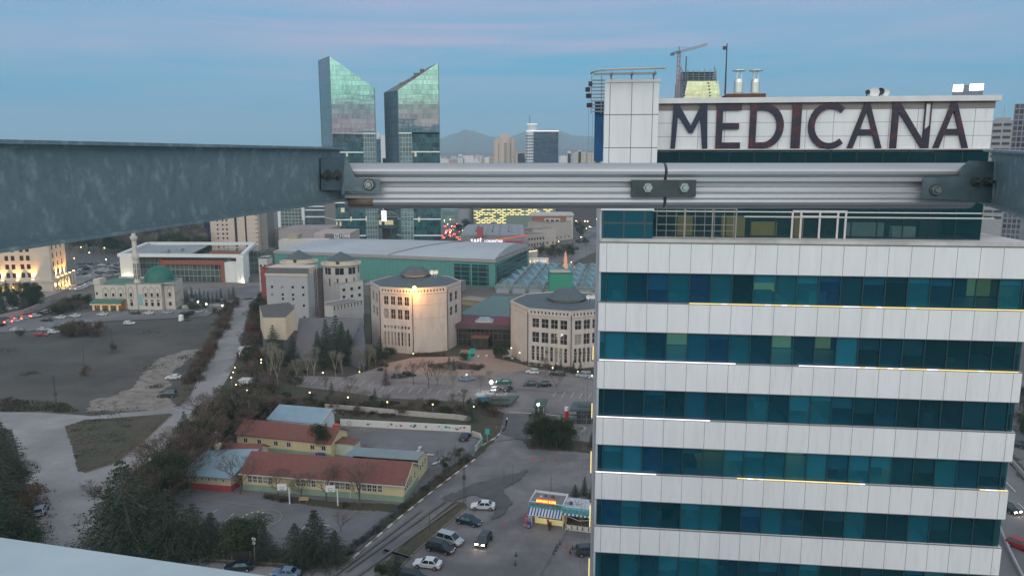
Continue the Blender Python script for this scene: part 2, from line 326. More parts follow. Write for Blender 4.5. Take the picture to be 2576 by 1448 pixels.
gl_blind=M('curtained_glass',(.28,.25,.22),.15,var=.2,scale=1.,spec=.6)
gl_lit=M('lit_window_glass',(.1,.08,.03),.2,var=0,emis=(1,.78,.38),es=.55)
trunkm=M('bark',(.11,.085,.065),.9,var=.25,scale=3)
trunkp=M('pale_bark',(.26,.24,.19),.9,var=.25,scale=3)
steel=M('galvanised_steel',(.155,.215,.24),.5,.3,var=.14,scale=45,streak=(1,1,.75),bump=.03,var2=((.26,.33,.35),24.,.53,.68))
whitepaint=M('white_paint',(.72,.72,.72),.5,var=.06,scale=.8)
greym=M('grey_metal',(.3,.31,.33),.45,.3,var=.1)
blackm=M('black_metal',(.03,.03,.033),.5,.2,var=.1)
# ================================================================== GROUND
gb=MB(); gb.q([(-9000,-9000,-.06),(9000,-9000,-.06),(9000,12000,-.06),(-9000,12000,-.06)])
g_=gb.build('ground',M('city_ground',(.12,.108,.10),.95,var=.25,scale=.05,var2=((.075,.085,.055),.012,.48,.6))); g_['kind']='structure'
Zs=[0.]
def nz_():
    Zs[0]+=.008; return Zs[0]
# big asphalt area at the foot of the school and hospital
sheet('asphalt_yard',[(230,1400),(700,1425),(860,1418),(1190,1160),(1262,1085),(1272,1040),(1505,1040),(1700,1040),(2576,1400),(2576,2100),(0,2100)],nz_(),asph)
sheet('boulevard',[(2400,900),(2700,1000),(3300,1500),(2700,1600),(2480,1480),(2460,1300)],nz_(),asph_road)
sheet('verge',[(2470,1060),(2576,1170),(2640,1240),(2576,1215),(2500,1110)],nz_(),grassy)
# dirt lot on the left
sheet('waste_ground',[(-200,840),(60,838),(200,812),(520,800),(590,790),(560,860),(500,970),(440,1055),(200,1045),(-200,1038)],nz_(),cinder)
sheet('dirt_track',[(215,1036),(235,1005),(300,992),(345,962),(372,925),(400,900),(470,880),(505,878),(470,905),(440,930),(430,970),(400,985),(432,1010),(450,1030)],nz_(),dirt)
sheet('grass_strip',[(-200,1003),(60,1006),(165,1014),(205,1040),(100,1036),(-200,1036)],nz_(),grassy)
sheet('verge',[(455,1020),(500,945),(545,870),(590,775),(560,765),(520,850),(485,905),(460,960),(440,1000)],nz_(),grassy)
# pale concrete road
sheet('road',[(-300,1034),(100,1037),(230,1046),(400,1030),(452,1022),(478,1000),(520,910),(556,845),(585,780),(605,752),(645,752),(622,790),(610,850),(585,930),(540,1005),(500,1050),(400,1140),(330,1200),(290,1260),(280,1330),(300,1395),(700,1428),(700,1600),(0,1600),(90,1400),(85,1290),(55,1180),(30,1080),(-300,1050)],nz_(),conc_road)
sheet('traffic_island',[(163,1072),(212,1056),(300,1050),(425,1040),(434,1044),(380,1092),(300,1160),(215,1189),(196,1184),(182,1130)],nz_(),grassy)
sheet('left_bank',[(-300,1050),(30,1080),(55,1180),(85,1290),(92,1400),(-300,1500)],nz_(),soil)
# garden, school yard
sheet('garden_ground',[(640,752),(700,760),(1500,860),(1505,1045),(1275,1045),(1265,1085),(1190,1160),(1050,1262),(880,1395),(700,1418),(300,1385),(270,1300),(300,1225),(400,1140),(500,1050),(545,1003),(588,930),(612,850),(624,790)],nz_(),soil)
sheet('school_yard',[(835,1062),(860,1068),(1185,1086),(1208,1112),(1190,1150),(1120,1200),(1000,1298),(900,1385),(860,1398),(720,1382),(500,1385),(500,1330),(440,1300),(440,1220),(560,1120),(690,1060)],nz_(),M('school_yard_asphalt',(.155,.155,.165),.9,var=.14,scale=.3,var2=((.12,.12,.13),.07,.45,.62)))
sheet('planting_bed',[(665,1240),(830,1262),(1008,1268),(1030,1258),(1015,1290),(860,1282),(700,1262),(660,1250)],nz_(),soil)
# car park before the congress centre
sheet('car_park',[(728,946),(870,950),(940,930),(985,912),(1040,903),(1130,902),(1240,902),(1300,914),(1350,928),(1420,938),(1700,950),(1700,1050),(1505,1042),(1330,1042),(1330,1100),(1250,1110),(1272,1040),(1190,1012),(950,1000),(860,985),(745,972)],nz_(),M('car_park_asphalt',(.19,.175,.175),.88,var=.15,scale=.3,var2=((.14,.13,.135),.08,.45,.6)))
sheet('entrance_plaza',[(985,912),(1040,899),(1150,897),(1160,880),(1240,880),(1245,900),(1300,914),(1340,926),(1300,935),(1150,948),(1000,935),(960,925)],nz_(),plaza)
sheet('carpet',[(1183,876),(1197,876),(1187,905),(1174,905)],nz_(),M('turquoise_carpet',(.01,.35,.31),.9,var=.15,scale=2))
sheet('planted_island',[(1085,916),(1150,908),(1215,924),(1205,933),(1150,928),(1092,923)],nz_(),soil)
sheet('median_strip',[(950,1432),(1020,1362),(1100,1295),(1142,1262),(1168,1264),(1175,1275),(1110,1330),(1040,1390),(985,1452)],nz_(),grassy)
sheet('tarmac_patch',[(1105,1255),(1200,1215),(1330,1182),(1312,1205),(1262,1232),(1290,1262),(1260,1300),(1235,1310),(1252,1262),(1190,1245),(1140,1262)],nz_(),asph_new)
sheet('tarmac_patch',[(1268,1042),(1330,1042),(1345,1085),(1320,1110),(1260,1092)],nz_(),asph_new)
sheet('planting_bed',[(1318,1110),(1345,1100),(1480,1112),(1500,1118),(1500,1140),(1440,1135),(1330,1128)],nz_(),soil)
# forecourt lawn/street beside the mosque
sheet('street',[(-300,838),(60,836),(200,812),(520,797),(600,755),(660,745),(700,748),(690,722),(560,738),(470,745),(470,778),(230,785),(120,800),(-300,818)],nz_(),asph_road)
sheet('side_street',[(-300,795),(0,790),(140,740),(235,700),(305,672),(310,645),(220,668),(120,735),(-300,775)],nz_(),conc_road)
sheet('parking_ground',[(180,700),(310,655),(310,640),(200,640),(150,690)],nz_(),asph_new)
sheet('square',[(640,752),(700,752),(700,715),(655,712),(470,716),(470,742),(590,742)],nz_(),asph_road)
sheet('lane',[(1420,700),(1510,670),(1510,560),(1495,520),(1480,520),(1478,580),(1400,640),(1330,650),(1330,668),(1420,668)],nz_(),asph_road)
sheet('grass_slope',[(1425,668),(1510,628),(1510,690),(1440,690)],nz_(),grassy)
sheet('highway',[(1105,610),(1165,560),(1165,520),(1100,520)],nz_(),asph_road)
sheet('planting_bed',[(872,1398),(1000,1302),(1100,1222),(1190,1152),(1178,1142),(1090,1206),(990,1290),(862,1390)],nz_(),soil)
# kerbs
def kerb(pts,name='kerb',w=.35,h=.14,dash=None,mat=None,mat2=None,label=None,z=0):
    """real stepped kerb along ground pixel points; dash=alternating painted blocks"""
    P=[Vector((*G(x,y),0)) for x,y in pts]; b=MB(); k=0
    for a,c_ in zip(P,P[1:]):
        L=(c_-a).length; n=max(1,int(L/(dash or 4)));
        for i in range(n):
            p=a.lerp(c_,i/n); q=a.lerp(c_,(i+(.96))/n); p.z=q.z=h/2+.02+z
            b.bar(p,q,w,h,k%2 if dash else 0); k+=1
    o=b.build(name,[mat or kerbm,mat2 or kerbw]); o['kind']='structure'; return o
kerb([(870,1420),(935,1362),(1000,1306),(1100,1226),(1195,1155)],dash=1.6,mat=kerbm)
kerb([(300,1392),(480,1404),(700,1418),(800,1424),(870,1420)],mat=kerbm)
kerb([(1200,1128),(1245,1102),(1272,1078),(1276,1050)],dash=1.6)
kerb([(945,1440),(1020,1362),(1100,1294),(1142,1261)],w=.2)
kerb([(985,1452),(1040,1392),(1110,1331),(1172,1276)],w=.2)
kerb([(735,946),(870,950),(940,930),(985,912),(1040,903),(1130,902)],mat=greym)
kerb([(1240,902),(1300,914),(1350,928),(1420,940)],mat=M('grey_kerb',(.22,.2,.19),.9))
kerb([(430,1046),(380,1094),(300,1163)],w=.25); kerb([(212,1190),(300,1163)],w=.25)
kerb([(448,1026),(478,1000),(520,912),(556,845),(585,782)],w=.3,mat=M('grey_kerb',(.22,.2,.19),.9))
# painted lines: one object per kind
def lines(name,segs,w,mat,z=None):
    b=MB(); z=z or nz_()+.01
    for (x0,y0,x1,y1) in segs:
        a=Vector((*G(x0,y0),0)); c_=Vector((*G(x1,y1),0)); d=(c_-a).normalized(); n=Vector((-d.y,d.x,0))*w/2
        b.q([(p.x,p.y,z) for p in (a-n,c_-n,c_+n,a+n)])
    o=b.build(name,mat); o['kind']='structure'; return o
def dirs(): pass
bay=[]
for i in range(22):
    x=762+i*24
    y=958+i*.9
    if 955<x<975: continue
    bay.append((x+12,y-4,x-4,y+10) if x<950 else (x+12,y+10,x,y+22))
for i in range(5): bay.append((1400+i*22,985+i*1.2,1391+i*22,1000+i*1.2))
lines('parking_bay_lines',bay,.12,kerbw)
lines('parking_aisle_line',[(1010,962,1300,986),(1300,980,1420,990)],.18,M('drain_line',(.07,.07,.075),.9))
lines('stop_line',[(1280,1038,1350,1042),(1372,1044,1440,1050)],.35,kerbw)
lines('yard_lines',[(514,1334-28,548,1311-28),(566,1342-28,588,1322-28),(755,1450-110,775,1427-110),(775,1317,830,1325)],.14,kerbw)
lines('yard_lines',[(505,1258,655,1278),(870,1312,895,1288),(895,1288,925,1292)],.1,yellowp)
yl=[]
import math as _m
cx,cy=G(660,1307)
b=MB(); z=nz_()+.01
for k in range(40):
    a0,a1=2*PI*k/40,2*PI*(k+1)/40
    for r0,r1 in ((3.2,3.32),):
        b.q([(cx+r0*_m.cos(a0),cy+r0*_m.sin(a0),z),(cx+r1*_m.cos(a0),cy+r1*_m.sin(a0),z),(cx+r1*_m.cos(a1),cy+r1*_m.sin(a1),z),(cx+r0*_m.cos(a1),cy+r0*_m.sin(a1),z)])
o=b.build('court_circle',yellowp); o['kind']='structure'
b=MB(); cx,cy=G(640,1303); 
for k in range(12):
    a=2*PI*k/12; b.box(cx+1.9*_m.cos(a)-.22,cx+1.9*_m.cos(a)+.22,cy+1.9*_m.sin(a)-.14,cy+1.9*_m.sin(a)+.14,z-.004,z,rot=a,piv=(cx+1.9*_m.cos(a),cy+1.9*_m.sin(a)))
o=b.build('painted_dashes',kerbw); o['kind']='structure'
b=MB(); rr=random.Random(3)       # white painted hopscotch squares of the back yard
for (x0,y0,x1,y1,n) in ((965,1158,1035,1149,5),(970,1163,1030,1138,8),(1048,1136,1060,1125,5),(1030,1140,1085,1146,9),(1092,1170,1115,1155,10),(950,1160,975,1140,6)):
    for i in range(n):
        t=i/(n-1); X,Y=G(x0+(x1-x0)*t+rr.uniform(-3,3),y0+(y1-y0)*t+rr.uniform(-1.5,1.5))
        b.box(X-.35,X+.35,Y-.3,Y+.3,z-.004,z+rr.uniform(0,.006),rot=rr.uniform(-.5,.5),piv=(X,Y))
for i in range(10):
    X,Y=G(880+i*7,1158); b.box(X-.1,X+.1,Y-1.1,Y+.9,z-.004,z,rot=-.5,piv=(X,Y))
o=b.build('yard_squares',kerbw); o['kind']='structure'
b=MB()
for k in range(8):      # painted sun on the yard
    cx,cy=G(858,1139); a=PI/4*k; b.q([(cx+.9*_m.cos(a-.3),cy+.9*_m.sin(a-.3),z),(cx+.9*_m.cos(a+.3),cy+.9*_m.sin(a+.3),z),(cx+2*_m.cos(a),cy+2*_m.sin(a),z)])
for k in range(7):
    X,Y=G(880+k*9,1085+k*0); b.box(X-.06,X+.06,Y-3,Y+1.5,z-.004,z,rot=-.6,piv=(X,Y))
o=b.build('yard_play_marks',yellowp); o['kind']='structure'
lines('road_crack',[(965,1385,1030,1405),(965,1387,1030,1407)],.7,asph_new)
lines('wheel_tracks',[(870,1440,1120,1262),(900,1450,1150,1270),(840,1450,1060,1285)],.5,M('worn_tracks',(.12,.118,.12),.9))
lines('lane_marks',[(2560,1318-50,2590,1345-50),(2530,1215,2555,1240),(2506,1140,2520,1155),(2600,1440,2640,1480)],.18,kerbw)
lines('tarmac_seam',[(1450,1180,1000+660,1180),(1385,1600,1440,1475),(1360,1448,1432,1330),(1432,1330,1455,1260)],.12,asph_new)
# hills and mountains
def ridge(name,Y,prof,mat,base=-5,depth=900):
    b=MB(); n=len(prof)
    top=[XY(x,y,Y) for x,y in prof]
    for i in range(n-1):
        (x0,_,z0),(x1,_,z1)=top[i],top[i+1]
        for k in range(6):
            t0,t1=k/6,(k+1)/6
            g0,g1=(t0**1.2),(t1**1.2)
            f=lambda z,g:base+(z-base)*g
            yy=lambda t:Y-depth*(1-t)
            j=lambda x,t:x*(yy(t)/Y)*1.0
            b.q([(j(x0,t0),yy(t0),f(z0,g0)),(j(x1,t0),yy(t0),f(z1,g0)),(j(x1,t1),yy(t1),f(z1,g1)),(j(x0,t1),yy(t1),f(z0,g1))])
        b.q([(x0,Y,z0),(x1,Y,z1),(x1*1.1,Y+depth,base),(x0*1.1,Y+depth,base)])
    o=b.build(name,mat,smooth=True); o['kind']='structure'; return o
hillm=M('bare_hillside',(.10,.10,.085),.95,var=.3,scale=.004)
def jag(pts,n,amp,seed):
    r=random.Random(seed); o=[]
    for (x0,y0),(x1,y1) in zip(pts,pts[1:]):
        for i in range(n): t=i/n; o.append((x0+(x1-x0)*t,y0+(y1-y0)*t+r.uniform(-amp,amp)))
    return o+[pts[-1]]
ridge('mountain',6200,jag([(-400,398),(300,396),(800,385),(1000,362),(1100,350),(1140,338),(1170,326),(1200,332),(1235,345),(1280,345),(1330,328),(1400,325),(1440,340),(1500,344),(1530,330),(1580,338),(1700,350),(2100,378),(2600,385),(3000,400)],4,1.5,1),hillm,depth=2200)
ridge('hill',4300,jag([(-300,408),(500,402),(1000,392),(1100,385),(1190,380),(1260,386),(1330,390),(1420,374),(1480,378),(1560,388),(1800,398),(2700,405)],4,1.5,2),hillm,depth=1200)
# dark hill line under the afterglow behind the camera
b=MB(); pr=[]
for i in range(41):
    x=-6000+300*i; pr.append((x,-5200,325+40*_m.sin(i*.7)+35*_m.sin(i*1.9+1)+ (60 if 15<i<25 else 0)))
for p,q in zip(pr,pr[1:]): b.q([(p[0]*.8,-3200,0),(q[0]*.8,-3200,0),q,p]); b.q([p,q,(q[0],-7000,0),(p[0],-7000,0)])
o=b.build('hill',hillm,smooth=True); o['kind']='structure'

# ================================================================== HOSPITAL (white bands, teal ribbon windows)
C0=(6.0,49.5); AH=-R(6.6)
hosp=thing('hospital','tall hospital with white panel bands, teal ribbon windows and big navy sign letters','building',(C0[0],C0[1],0),AH)
WH=27.0; DH=30.
panel=M('white_cladding_panel',(.74,.755,.78),.38,.0,var=.06,scale=.25,streak=(2.5,2.5,.3),spec=.4,var2=((.655,.66,.68),1.5,.52,.8))
jointm=M('panel_joint',(.16,.16,.17),.8,var=0)
trimg=M('grey_trim',(.33,.34,.37),.5,.2,var=.1)
teal=[]
def glassmat(name,col,fac,tint):
    m=bpy.data.materials.new(name); m.use_nodes=True; t=m.node_tree; n=t.nodes; l=t.links; b=n['Principled BSDF']
    b.inputs['Base Color'].default_value=(*col,1); b.inputs['Roughness'].default_value=.04; b.inputs['IOR'].default_value=1.65
    z=n.new('ShaderNodeTexNoise'); z.inputs['Scale'].default_value=.55; z.inputs['Detail'].default_value=2; tcx=n.new('ShaderNodeTexCoord'); l.new(tcx.outputs['Object'],z.inputs[0])
    bp=n.new('ShaderNodeBump'); bp.inputs['Strength'].default_value=.12; bp.inputs['Distance'].default_value=.08; l.new(z.outputs[0],bp.inputs['Height']); l.new(bp.outputs[0],b.inputs['Normal'])
    tr=n.new('ShaderNodeBsdfTransparent'); tr.inputs[0].default_value=(*tint,1); mx=n.new('ShaderNodeMixShader'); mx.inputs[0].default_value=fac
    l.new(b.outputs[0],mx.inputs[1]); l.new(tr.outputs[0],mx.inputs[2]); l.new(mx.outputs[0],n['Material Output'].inputs[0]); MT[name]=m; return m
teal=[glassmat('teal_glass_deep',(.006,.075,.125),.46,(.16,.46,.60)),glassmat('teal_glass',(.010,.14,.20),.44,(.2,.54,.68)),
      glassmat('teal_glass_dark',(.004,.052,.075),.4,(.14,.38,.48)),glassmat('teal_glass_blue',(.008,.07,.15),.4,(.16,.45,.6))]
blindm=M('roller_blind',(.62,.72,.70),.8,var=.05)
roomw=[M('room_wall_grey',(.12,.12,.11),.9,var=.2,scale=1),M('room_wall_tan',(.30,.19,.09),.9,var=.3,scale=1),M('room_wall_brown',(.13,.07,.04),.9,var=.3,scale=1),M('room_wall_dark',(.03,.035,.035),.9,var=.3,scale=1)]
roomlit=M('room_wall_lit',(.5,.38,.12),.8,var=.3,scale=1.2,emis=(1,.68,.22),es=.45)
furn=M('furniture_pale',(.7,.66,.58),.8,var=.2)
ledw=EM('led_white',(1,.93,1.),1.7); ledy=EM('led_yellow',(1,.78,.32),1.35)
zt0=H-5.2
fl=4.055; bh=2.03
JS=[.36+1.381*i for i in range(20)]   # joint positions along the front
def band_poly(): return [(-.12,-.15),(WH+.12,-.15),(WH+.12,DH),(-.12,DH)]
rg=random.Random(11)
lit_cfg={0:None,1:[(5.9,27,'y')],2:[(0,9.1,'w'),(13.2,27.1,'m')],3:[(-.1,7.6,'w')],4:[(-.1,4.2,'w'),(9.6,18.2,'y'),(25.3,27.1,'y')],5:[(0.,0.01,'w')],6:[(18.2,27.1,'y')],7:[(4,12,'y')]}
for fi in range(9):
    zt=zt0-fl*fi; zb=zt-bh
    b=MB(); b.prism([(-.12,-.15),(WH+.12,-.15),(WH+.12,DH),(-.12,DH)],zb,zt)
    j=b
    for s_ in JS: j.box(s_-.014,s_+.014,-.153,-.13,zb+.01,zt-.01,1)
    for k in range(20): j.box(WH+.10,WH+.123,k*1.5-.014+.4,k*1.5+.014+.4,zb+.01,zt-.01,1); j.box(-.123,-.10,k*1.5-.014+.4,k*1.5+.014+.4,zb+.01,zt-.01,1)
    j.box(-.13,WH+.13,-.17,-.151,zt-.06,zt+.02,1); j.box(-.13,WH+.13,-.165,-.151,zb-.02,zb+.02,1)
    bd=b.build('wall_band',[panel,M('joint_grey',(.2,.2,.21),.7,var=0)],hosp)
    if lit_cfg.get(fi):
        for (a,c_,k) in lit_cfg[fi]:
            if c_-a<.1: continue
            l_=MB(); n=int((c_-a)/.35)
            for i in range(n):
                mi=0 if k=='w' else (1 if k=='y' else (0 if (a+i*.35)<18 else 1))
                if k!='w' and rg.random()<.15: mi=1-mi
                l_.box(a+i*.35,a+(i+1)*.35,-.225,-.175,zt,zt+.05,mi)
            l_.build('led_strip',[ledw,ledy],bd)
    # ribbon of windows under the band
    wz1=zb; wz0=zb-(fl-bh)
    edges=[0]+JS+[WH]
    fr=MB()
    for s_ in edges[1:-1]: fr.box(s_-.03,s_+.03,-.05,.05,wz0+.003,wz1-.003)
    fr.box(0,WH,-.005,.05,wz1-.06,wz1-.003); fr.box(0,WH,-.005,.05,wz0+.003,wz0+.05)
    rib=fr.build('ribbon_window',M('teal_mullion',(.02,.06,.07),.4,var=0),hosp)
    room=0
    rm=MB(); seg=0
    for i in range(len(edges)-1):
        a,c_=edges[i]+.026,edges[i+1]-.026
        if c_-a<.05: continue
        g=rg.choice([0,0,1,1,2,3] if i<12 else [0,1,2,2,2,2]); 
        if rg.random()<.14: g=1
        p=MB(); p.q([(a,.02,wz0+.06),(c_,.02,wz0+.06),(c_,.02,wz1-.06),(a,.02,wz1-.06)])
        p.build('pane',teal[g],rib)
        if rg.random()<.42:
            dh=rg.choice([.35,.5,.8,1.1,1.85]); bb=MB(); bb.box(a+.02,c_-.02,.12,.135,wz1-.07-dh,wz1-.07); bb.build('blind',blindm,rib)
    # rooms behind: slabs, back wall, partitions, things in them
    rm.box(.05,WH-.05,4.6,4.7,wz0,wz1,3); rm.box(.06,WH-.06,.2,4.6,wz0-.35,wz0-.3,0); rm.box(.06,WH-.06,.2,4.6,wz1+.05,wz1+.1,0)
    x=.3
    while x<WH-1:
        w=rg.choice([2.76,2.76,4.14]); k=rg.choice([0,0,1,2,3,3])
        if x<WH-w: rm.box(x,x+.1,.2,4.6,wz0-.3,wz1+.05,k)
        if rg.random()<.5: 
            fx=x+.4+rg.random()*max(.1,w-1.8); rm.box(fx,fx+rg.uniform(.6,1.4),1.2+rg.random(),3,wz0-.3,wz0+rg.uniform(.3,1.1),rg.choice([1,4,4,2]))
        if rg.random()<.3: rm.box(x+.3,x+w-.3,4.5,4.58,wz0+.1,wz1-.1,5)
        if rg.random()<.3: rm.box(x+w*.4,x+w*.4+.5,1.5,2.6,wz1+.02,wz1+.04,6)
        x+=w
    rm.build('room_interior',roomw+[furn,roomlit,EM('ceiling_lamp',(.8,1,.95),5.)],rib)
# lowest storeys and rear core, corner trims
b=MB(); b.prism([(.3,5),(WH-.3,5),(WH-.3,DH-.2),(.3,DH-.2)],0,zt0-bh-.01); b.build('core_wall',M('core_grey',(.2,.21,.22),.8),hosp)
b=MB(); zl=zt0-fl*9; b.prism([(0,0),(WH,0),(WH,DH),(0,DH)],0,zl); b.build('podium_wall',panel,hosp)
b=MB()
for yy in (4.9,): b.box(.02,.06,.25,DH-.05,zl,zt0-bh,0); b.box(WH-.06,WH-.02,.25,DH-.05,zl,zt0-bh,0)
b.build('side_glazing',curtain('side_teal_glazing',(.006,.08,.10),(.02,.05,.06),1.4,2.03,lit=.0,spec=.8),hosp)
b=MB(); b.box(-.36,-.135,-.1,.2,0,zt0+2.2); b.cyl(-.3,-.25,0,zt0+2.2,.045,n=8); b.build('corner_trim',trimg,hosp)
# vertical LED on the corner
b=MB()
for fi in (2,3,4,5,6,7): zz=zt0-fl*fi; b.box(-.46,-.40,-.2,-.14,zz-.1 if fi>2 else zz,zz+(.95 if fi<4 else 1.5))
b.build('corner_led',ledy,hosp)
# terrace storey
ztop=H-5.2
b=MB(); b.prism([(.0,-.22),(WH+.2,-.22),(WH+.2,DH),(0,DH)],ztop+.025,ztop+.24); b.build('terrace_coping',M('stained_coping',(.5,.48,.47),.7,var=.3,scale=.35,streak=(1,1,.3)),hosp)
# corner block glass
b=MB(); b.prism([(0,-.02),(3.35,-.02),(3.35,6),(0,6)],ztop+.245,H-3.1); b.build('corner_glazing',curtain('corner_teal_glass',(.004,.075,.105),(.01,.03,.04),1.38,3.,var=.25,spec=.8,wob=.02),hosp)
b=MB(); b.box(-.1,3.4,-.12,.1,H-3.1,H-2.95); b.build('corner_ledge',whitepaint,hosp)
# recessed terrace glazing
TY=1.5; TR=24.45
xs=[3.45]
while xs[-1]<TR-1.7: xs.append(xs[-1]+1.62)
xs.append(TR)
clr=glassmat('terrace_clear_glass',(.015,.085,.11),.62,(.46,.58,.62))
fb=MB()
for i,x in enumerate(xs): fb.box(x-.03,x+.03,TY-.03,TY+.06,ztop+.25,H+.85)
fb.box(3.4,TR,TY-.06,TY+.02,H-3.25,H-3.19,1) 
tg=fb.build('terrace_window',[M('dark_mullion',(.01,.03,.035),.4,var=0),whitepaint],hosp)
for i in range(len(xs)-1):
    if 11.2<xs[i]<12.5: pass
    p=MB(); p.q([(xs[i]+.03,TY,ztop+.25),(xs[i+1]-.03,TY,ztop+.25),(xs[i+1]-.03,TY,H+.85),(xs[i]+.03,TY,H+.85)]); p.build('pane',clr,tg)
rm=MB(); rm.box(3.5,TR-.1,7,7.1,ztop+.2,H+.8,0); rm.box(3.5,TR-.1,1.7,7,ztop+.24,ztop+.27,0)
for x,w,h,y,m in ((5.2,1.,1.25,2.2,1),(8.2,1.5,1.35,2.2,1),(10.3,1.7,.9,3,1),(13.,.5,1.5,2.,1),(16.6,2.5,.9,3.2,2),(19.5,1.5,.7,2.8,2),(21.3,1.2,1.1,3.,0)):
    rm.box(x,x+w,y,y+.5,ztop+.27,ztop+.27+h,m)
for k in range(6): rm.box(5+k*3.3,5.4+k*3.3,3,3.4,H-2.6,H-2.55,3)
rm.build('room_interior',[roomw[0],M('glowing_yellow_wall',(.5,.36,.10),.8,emis=(1,.62,.2),es=.15),furn,EM('ceiling_lamp',(.8,1,.95),5.)],tg)  # yellow wall given a faint glow of its own in place of room light
b=MB(); b.prism([(TR,TY+.05),(TR+.06,TY+.05),(TR+.06,DH-1),(TR,DH-1)],ztop+.25,H+.85); b.build('side_glazing',teal[2],hosp)
# white doorway
dr=MB()
x0=12.6
for x in (x0,x0+.55,x0+1.75,x0+2.9,x0+3.4): dr.box(x-.06,x+.06,TY-.12,TY-.04,ztop+.245,H-3.25)
dr.box(x0,x0+3.46,TY-.12,TY-.04,H-3.25,H-3.1); dr.box(x0+.6,x0+2.9,TY-.13,TY-.05,H-3.6,H-3.45)
dr.build('door_frame',M('pinkish_white_frame',(.6,.55,.55),.5,var=.05),hosp)
# terrace handrail
rl=MB(); rl.tube((9.2,-.05,ztop+1.75),(TR,-.05,ztop+1.75),.05,n=6)
rl.build('handrail',M('rail_paint',(.6,.6,.58),.4,.2,var=.1),hosp)
ca=MB()
for k in range(9): x=3.6+k*.62; ca.tube((x,-.02,ztop+.25),(x,-.02,ztop+2.3),.02,n=4)
for z_ in (.35,.8,1.2,1.75,2.25): ca.tube((3.6,-.02,ztop+z_),(8.7,-.02,ztop+z_),.028 if z_>1 else .018,n=4)
for x in (5.4,7.2,8.7): ca.box(x-.04,x+.04,-.05,.0,ztop+.25,ztop+2.5)
ca.build('terrace_cage',M('rusty_grey_steel',(.32,.30,.28),.6,.3,var=.2,scale=3),hosp)
# white pylon
px=[0.,.36,1.75,3.1,3.5]
b=MB(); b.prism([(0.02,-.05),(3.48,-.05),(3.48,3.6),(.02,3.6)],H-2.94,H+5.1); j=b
for x in px[1:-1]: j.box(x-.02,x+.02,-.055,-.03,H-2.9,H+5.08,1)
for yv in (289,372): z_=zat(yv,49.4); j.box(.02,3.48,-.056,-.03,z_-.025,z_+.025,1)
b.build('lift_tower_wall',[panel,jointm],hosp)
b=MB(); b.box(.12,3.55,-.1,3.65,H+5.11,H+5.3); b.build('lift_tower_cap',whitepaint,hosp)
# sign wall
b=MB(); b.prism([(3.55,TY-.02),(24.5,TY-.02),(24.5,6),(3.55,6)],H+.92,H+4.1); j=b
for k in range(13): x=3.6+.9+k*1.72; j.box(x-.02,x+.02,TY-.026,TY-.01,H+.95,H+3.5,1)
for z_ in (1.72,2.6): j.box(3.55,24.5,TY-.027,TY-.01,H+z_-.018,H+z_+.018,1)
sw=b.build('sign_wall',[panel,M('joint_grey2',(.36,.36,.38),.7,var=0)],hosp)
b=MB(); b.box(3.52,24.75,TY-.35,6.2,H+3.86,H+4.2); b.build('roof_coping',M('coping_white',(.66,.66,.67),.5,var=.1),hosp)
b=MB(); b.box(3.52,24.55,TY-.06,TY-.022,H+3.42,H+3.855); b.build('fascia_recess',M('recess_brown',(.26,.23,.22),.8,var=.15),hosp)
b=MB(); b.box(3.5,24.6,TY-.2,TY+.1,H+.84,H+.915); b.build('sign_ledge',M('ledge_beige',(.5,.45,.41),.7,var=.15),hosp)
b=MB(); b.prism([(3.56,TY+.06),(TR-.1,TY+.06),(TR-.1,6),(3.56,6)],H+.82,H+.88); b.build('soffit',trimg,hosp)
# letters, strokes in a unit of the sign's height
LH=2.88; LZ=H+.93
lm=bpy.data.materials.new('sign_letter_face'); lm.use_nodes=True
_t=lm.node_tree; _b=_t.nodes['Principled BSDF']; _tc=_t.nodes.new('ShaderNodeTexCoord'); _n=_t.nodes.new('ShaderNodeTexNoise'); _n.inputs['Scale'].default_value=1.6; _n.inputs['Detail'].default_value=5; _n.inputs['Distortion'].default_value=1.2
_t.links.new(_tc.outputs['Object'],_n.inputs[0]); _r=_t.nodes.new('ShaderNodeValToRGB'); _t.links.new(_n.outputs[0],_r.inputs[0])
_r.color_ramp.elements[0].position=.48; _r.color_ramp.elements[0].color=(.018,.016,.04,1); _r.color_ramp.elements[1].position=.72; _r.color_ramp.elements[1].color=(.12,.022,.028,1)  # rust-coloured reflections painted into the navy as reddish patches
_t.links.new(_r.outputs[0],_b.inputs['Base Color']); _b.inputs['Roughness'].default_value=.35
lnavy=M('sign_letter_navy',(.012,.02,.06),.35,var=.2)
letterside=M('letter_return',(.03,.02,.03),.5,var=0)
